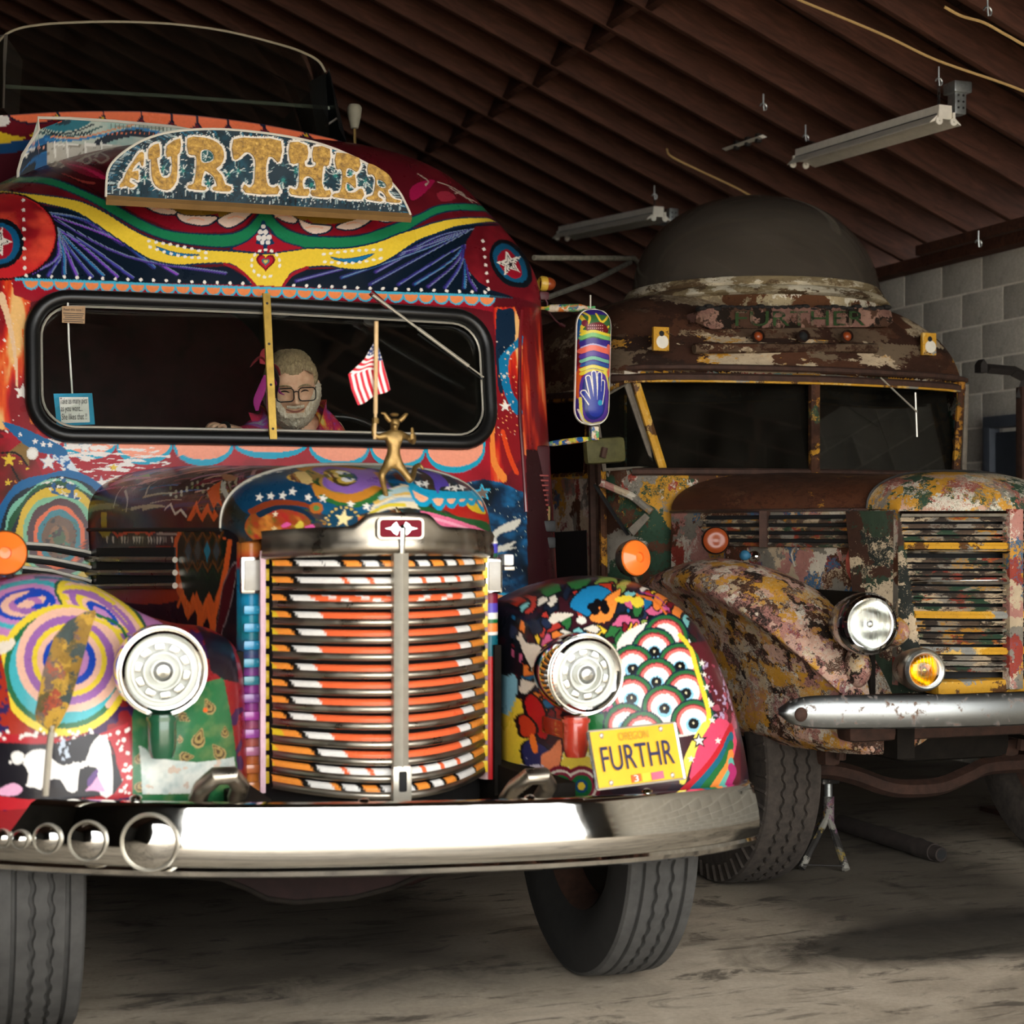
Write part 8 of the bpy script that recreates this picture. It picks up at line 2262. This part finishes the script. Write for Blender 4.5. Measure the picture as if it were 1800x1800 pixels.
for k_ in range(4):
    z = 1.445 - k_ * .030
    obj('louvre_slot', MB().tube([(sx2(y) - .003, y, z) for y in np.linspace(5.42, 6.20, 6)], .009, 6, flat=1.0), M_BLACK, bus2)
    obj('louvre_bar', MB().tube([(sx2(y) - .010, y, z - .015) for y in np.linspace(5.40, 6.22, 6)], .0085, 8), M_GRIL2, bus2)
obj('louvre_strap', MB().tube([(sx2(5.86) - .02, 5.86, 1.47), (sx2(5.86) - .02, 5.86, 1.33)], .026, 4, flat=.5), M_RUSTDK, bus2, False)
tg = at(1508, 990, X=sx2(5.5) - .008)
obj('painted_target', MB().lathe([(.034, .0), (.056, .004), (.060, .0)], tg, (-1, -.28, 0), 28, sq=(1.25, 1)), simple('faded_red_ring', '#9a4636', .7, 0, 40, .4), bus2)
obj('painted_target_centre', MB().lathe([(.0, .003), (.030, .0)], tg, (-1, -.28, 0), 24, sq=(1.25, 1)), simple('faded_white_blue', '#c0b8aa', .7, 0, 40, .4), bus2)
hk = [at(x, y, X=sx2(5.85) - .03) for x, y in ((1403, 965), (1399, 962), (1394, 966), (1391, 974), (1393, 984), (1397, 996))]
obj('wire_hook', MB().tube(hk, .0035, 6), M_STEEL, bus2)
# ---- grille
rows2 = [913, 925, 936, 947, 985, 996, 1008, 1019, 1035, 1047, 1057, 1071, 1096, 1107, 1119, 1129, 1157, 1167, 1177]
yel2 = [960, 1081, 1144]
def zr2(y): return CAM_H + (HOR - y) / F_PX * (B2 * SN + prow2(0) * CS)
def xo2(z): return .345 - .06 * (1.45 - z) / .55
def bar2(name, y, h_, mat, out_=0.0, inner=.026, M0=None):
    for s_ in (-1, 1):
        z = zr2(y); xs = np.linspace(inner, xo2(z), 12)
        m = MB(); m.sweep([(-.012 - out_, h_ * .2), (-.016 - out_, 0), (-.010 - out_, -h_), (.016, -h_), (.016, h_), (-.006 - out_, h_)], [((B2 + s_ * x, prow2(x) + .02, z), (0, 1, 0), (0, 0, 1)) for x in xs], closed=True)
        obj(name, m, mat, bus2, angle=30)
for y in rows2: bar2('slat', y, .0075, M_GRIL2)
for y in yel2: bar2('yellow_bar', y, .0125, M_YEL2, .006)
for y, a in ((969, .0), (1023, .0)): bar2('chrome_strip', y, .0075, M_CHROME, .016)
bar2('chrome_strip', 903, .010, M_CHROME, .012, .0)
bk = MB(); vs = [(B2 + dx, prow2(dx) + .07, z) for dx in np.linspace(-.36, .36, 15) for z in (.82, 1.47)]
bk.add(vs, [(2 * i, 2 * i + 2, 2 * i + 3, 2 * i + 1) for i in range(14)]); obj('radiator_core', bk, M_BLACK, bus2, False)
obj('centre_bar', MB().sweep([(-.030, .03), (-.028, -.008), (0, -.016), (.028, -.008), (.030, .03)], [((B2, prow2(0), z), (1, 0, 0), (0, 1, 0)) for z in (1.47, 1.1, .84)], closed=True), M_SIDE2, bus2)
for s_ in (-1, 1):
    P = np.zeros((14, 8, 3))
    for i in range(14):
        z = 1.465 - .66 * i / 13.0; x0 = xo2(z) - .004
        for j in range(8): t = j / 7.0; P[i, j] = (B2 + s_ * (x0 + (.10 + .05 * i / 13.0) * t), prow2(x0) + .012 + .20 * t ** 1.6, z)
    grid_obj('grille_surround', P, m_patchy('dark_green_flaked', [('#2c3a2c', 4), (RU1, 2), (CRM, .9), ('#1e2420', 2)], 9, .6, grime=.4, spec=.25) if s_ < 0 else bpy.data.materials['dark_green_flaked'], bus2)
obj('grille_foot', MB().rbox((B2, 5.06, .85), (.62, .10, .05), .02), M_YEL2, bus2)
obj('front_apron', MB().rbox((B2, 5.16, .74), (1.2, .10, .16), .03), M_RUSTDK, bus2)
# ---- wings, lamps, bumper
def wing2(px_out, cpx, Yrim, depth, mirror=False):
    o2 = smooth_open([(at(x, y, Y=Yrim).x, at(x, y, Y=Yrim).z) for x, y in px_out], 6); O = resample(o2, 120); c = at(*cpx, Y=Yrim); c = (c.x, c.z)
    if mirror: O[:, 0] = 2 * B2 - O[:, 0]; c = (2 * B2 - c[0], c[1])
    P = polar_cap(O, c, Yrim - depth, np.full(120, depth), np.full(120, 2.1), 50, .02)
    back = np.zeros((120, 10, 3))
    for j in range(10):
        t = (j + 1) / 10.0; back[:, j, 0] = c[0] + (O[:, 0] - c[0]) * (1 - .02 * t); back[:, j, 2] = c[1] + (O[:, 1] - c[1]) * (1 - .5 * t ** 2.4); back[:, j, 1] = Yrim + .75 * t
    return grid_obj('front_wing', np.concatenate([P, back], 1), M_WING2, bus2)
ow = [(1330, 1300), (1290, 1272), (1280, 1200), (1256, 1125), (1222, 1062), (1190, 1022), (1216, 994), (1272, 982), (1330, 994), (1390, 1022), (1450, 1048), (1508, 1078), (1554, 1126), (1572, 1186), (1562, 1245)]
wing2(ow, (1420, 1290), 5.80, .62); wing2(ow, (1420, 1290), 5.80, .62, True)
def lamp2(px_, py_, Y, R_, lensm, name, shell_m, glassy=True):
    c = at(px_, py_, Y=Y); ax = Vector((-.16, -1, .03) if glassy else (-.24, -1, .04)).normalized()
    hb = obj(name, MB().lathe([(R_ * 1.02, .0), (R_ * 1.10, -.008), (R_ * 1.14, -.03), (R_ * 1.12, -.07), (R_ * .95, -.15), (R_ * .5, -.21), (0, -.22)], c, ax, 40), shell_m, bus2)
    obj('lamp_rim', MB().lathe([(R_ * .86, .006), (R_ * .94, .016), (R_ * 1.04, .008), (R_ * 1.06, -.004)], c, ax, 40), M_CHROME if glassy else M_GALV, hb)
    obj('reflector', MB().lathe([(R_ * .9, .0), (R_ * .7, -.03), (R_ * .35, -.05), (0, -.055)], c, ax, 36), lensm, hb)
    obj('bulb_cap', MB().sphere(c + ax * -.012, R_ * .2, 14, 8), lensm, hb)
    obj('lens', MB().lathe([(R_ * .9, .004), (R_ * .6, .016), (R_ * .3, .021), (0, .023)], c, ax, 36), M_GLASS, hb)
    for i in range(7):
        x = -R_ * .6 + R_ * .2 * i; h_ = math.sqrt(max(0, (R_ * .8) ** 2 - x * x))
        obj('lens_flute', MB().tube([c + Vector((x, -.012, -h_)), c + Vector((x, -.022, 0)), c + Vector((x, -.012, h_))], .0016, 5), M_GLASS, hb)
    return hb
lamp2(1530, 1097, 5.06, .096, M_SEALED, 'headlamp', M_CHROME_OLD)
lamp2(1626, 1178, 4.95, .066, m_chrome('amber_reflector', .12, '#dcb02c'), 'fog_lamp', M_CHROMED, False)
obj('lamp_pod', MB().sphere(at(1512, 1104, Y=5.42), (.085, .30, .085), 18, 12), M_WING2, bus2)
obj('side_lamp_blister', MB().sphere(at(1507, 1172, Y=5.22), (.045, .06, .075), 16, 10), M_WING2, bus2)
c = at(1258, 950, Y=5.95); a = obj('amber_lamp', MB().lathe([(.052, .004), (.055, -.006), (.04, -.03), (0, -.04)], c, (-.35, -1, .05), 28), M_RUSTDK, bus2); obj('amber_lens', MB().lathe([(.049, .004), (.04, .012), (.02, .014), (.012, .010), (0, .010)], c, (-.35, -1, .05), 28), M_AMBERDK, a)
c = at(1326, 978, Y=5.72); a = obj('chrome_nub', MB().sphere(c, (.022, .03, .022), 14, 8), M_CHROME, bus2); obj('blue_cap', MB().sphere(c + Vector((-.03, .02, .004)), (.020, .025, .020), 12, 8), simple('chalky_blue', '#27607e', .6), a)
fr = []
for x in np.linspace(-.94, .94, 60):
    y = 4.80 + .20 * (abs(x) / .94) ** 2.4; e = 1e-3; dd = Vector((2 * e, .20 * ((abs(x + e) / .94) ** 2.4 - (abs(x - e) / .94) ** 2.4), 0)).normalized(); nr = Vector((-dd.y, dd.x, 0))
    tt = max(0, (abs(x) - .80) / .14); sc = math.sqrt(max(.02, 1 - tt ** 2.2)); fr.append(((B2 + x, y, .795), nr, (0, 0, sc)))
b2 = obj('bumper', MB().sweep([(.02, .052), (-.006, .056), (-.014, .048), (-.022, .025), (-.026, 0), (-.024, -.028), (-.016, -.050), (-.006, -.056), (.02, -.052)], fr), m_chrome('rust_pitted_bumper', .34, '#8d9090', .9), bus2, angle=35)
b2.modifiers.new('t', 'SOLIDIFY').thickness = .006
obj('bumper_bolt', MB().sphere(at(1408, 1256, Y=4.91), (.024, .012, .024), 14, 8), M_RUSTDK, b2)
# ---- chassis, wheel, axle
wheel((3.20, 6.08, .48), .48, .235, 1, M_TYREOLD, M_TYREOLD, True)
wheel((4.80, 6.08, .48), .48, .235, -1, M_TYREOLD, M_TYREOLD, True)
obj('rear_wheel', MB().lathe([(.2, .12), (.44, .14), (.48, .1), (.48, -.1), (.44, -.14), (.2, -.12)], (B2 - .7, 10.2, .48), (1, 0, 0), 40), M_TYREOLD, bus2)
obj('rear_wheel', MB().lathe([(.2, .12), (.44, .14), (.48, .1), (.48, -.1), (.44, -.14), (.2, -.12)], (B2 + .7, 10.2, .48), (1, 0, 0), 40), M_TYREOLD, bus2)
axp = [at(x, y, Y=6.05) for x, y in ((1395, 1354), (1450, 1352), (1500, 1362), (1550, 1380), (1590, 1386), (1650, 1382), (1700, 1362), (1740, 1346), (1850, 1340))]
obj('front_axle', MB().tube([Vector(p) for p in smooth_open([tuple(p) for p in axp], 4)], .038, 6), M_RUSTDK, bus2)
for s_ in (-1, 1):
    obj('chassis_rail', MB().box((B2 + s_ * .38, 8.4, .68), (.07, 6.6, .16)), M_CHASSIS, bus2, False)
    obj('spring_pack', MB().rbox((B2 + s_ * .40, 6.05, .55), (.07, 1.0, .07), .02), M_RUSTDK, bus2)
    obj('spring_shackle', MB().tube([(B2 + s_ * .40, 5.5, .55), (B2 + s_ * .40, 5.45, .78)], .02, 8), M_RUSTDK, bus2)
    obj('inner_apron', MB().box((B2 + s_ * .45, 5.75, .95), (.02, 1.1, .45)), M_CHASSIS, bus2, False)
obj('engine_pan', MB().rbox((B2, 5.9, .72), (.5, 1.1, .36), .05), M_CHASSIS, bus2)
# ================================================================== things on the floor and by the wall
jk = at(1449, 1532, Z=0.0); jt = thing('jack_stand', 'three-legged steel jack stand with paint splashes under the rusted bus axle', 'jack stand', (jk.x, jk.y + .1, 0))
tip = at(1456, 1385, Y=jk.y + .10)
M_JACK = m_patchy('splashed_jack_paint', [('#2c2a28', 5), ('#55534e', 2), ('#8a7430', .6), ('#6a3a5e', .4), ('#8a877e', .9)], 18, .5, grime=.3, spec=.3)
for f_ in (at(1408, 1526, Z=0.012), at(1487, 1529, Z=0.012), Vector((jk.x, jk.y + .24, .012))):
    k1 = Vector((tip.x, tip.y, .21)); obj('leg', MB().tube([f_, f_.lerp(k1, .55), k1], [.017, .016, .014], 8), M_JACK, jt)
obj('collar', MB().tube([Vector((tip.x, tip.y, .18)), Vector((tip.x, tip.y, .29))], .024, 14), M_JACK, jt)
obj('post', MB().tube([Vector((tip.x, tip.y, .27)), Vector((tip.x, tip.y, tip.z + .02))], .017, 12), M_GALV, jt)
obj('saddle', MB().rbox((tip.x, tip.y, tip.z + .03), (.08, .05, .022), .006), M_JACK, jt)
obj('brace', MB().tube([at(1412, 1520, Z=.03), at(1484, 1522, Z=.03)], .003, 6), M_DARKMETAL, jt)
pa, pb = at(1478, 1446, Z=.05), at(1642, 1498, Z=.04)
M_PIPE = simple('sooty_brown_pipe', '#2e2622', .85, .1, 25, .4, bump=.3)
pip = thing('exhaust_pipe', 'length of rusty exhaust pipe lying on the floor beneath the rusted bus', 'pipe', (pa.x, pa.y, 0))
obj('tube', MB().tube([pa, pb], .037, 16), M_PIPE, pip); d_ = (pb - pa).normalized()
obj('end_sleeve', MB().tube([pb - d_ * .12, pb - d_ * .11, pb - d_ * .10, pb - d_ * .04, pb + d_ * .05], [.041, .042, .041, .033, .030], 16), M_PIPE, pip)
obj('bore', MB().tube([pb + d_ * .048, pb + d_ * .052], .022, 12), M_BLACK, pip)
ar = at(1728, 648, Y=7.0); post_ = at(1796, 680, Y=7.0)
hs = thing('steel_hoist', 'dark rusty steel post with a jointed arm before the block wall, far right', 'hoist', (post_.x, 7.0, 0))
obj('post', MB().rbox((post_.x + .01, 7.0, (post_.z + .0) / 2), (.055, .055, post_.z), .008), M_RUSTDK, hs)
obj('arm', MB().tube([at(1736, 648, Y=7.0), at(1782, 652, Y=7.0)], .024, 4).tube([at(1780, 652, Y=7.0), at(1800, 662, Y=7.0), at(1840, 676, Y=7.0)], .028, 4), M_DARKMETAL, hs, False)
obj('arm_claw', MB().prism([at(x, y, Y=7.0) for x, y in ((1724, 654), (1724, 640), (1730, 631), (1737, 642), (1738, 655))], (0, .05, 0)), M_DARKMETAL, hs, False)
obj('foot_plate', MB().rbox((post_.x + .01, 7.0, .012), (.3, .3, .024), .006), M_RUSTDK, hs)
obj('hoist_brace', MB().tube([at(1790, 700, Y=7.0), at(1800, 668, Y=7.0)], .016, 4), M_DARKMETAL, hs)
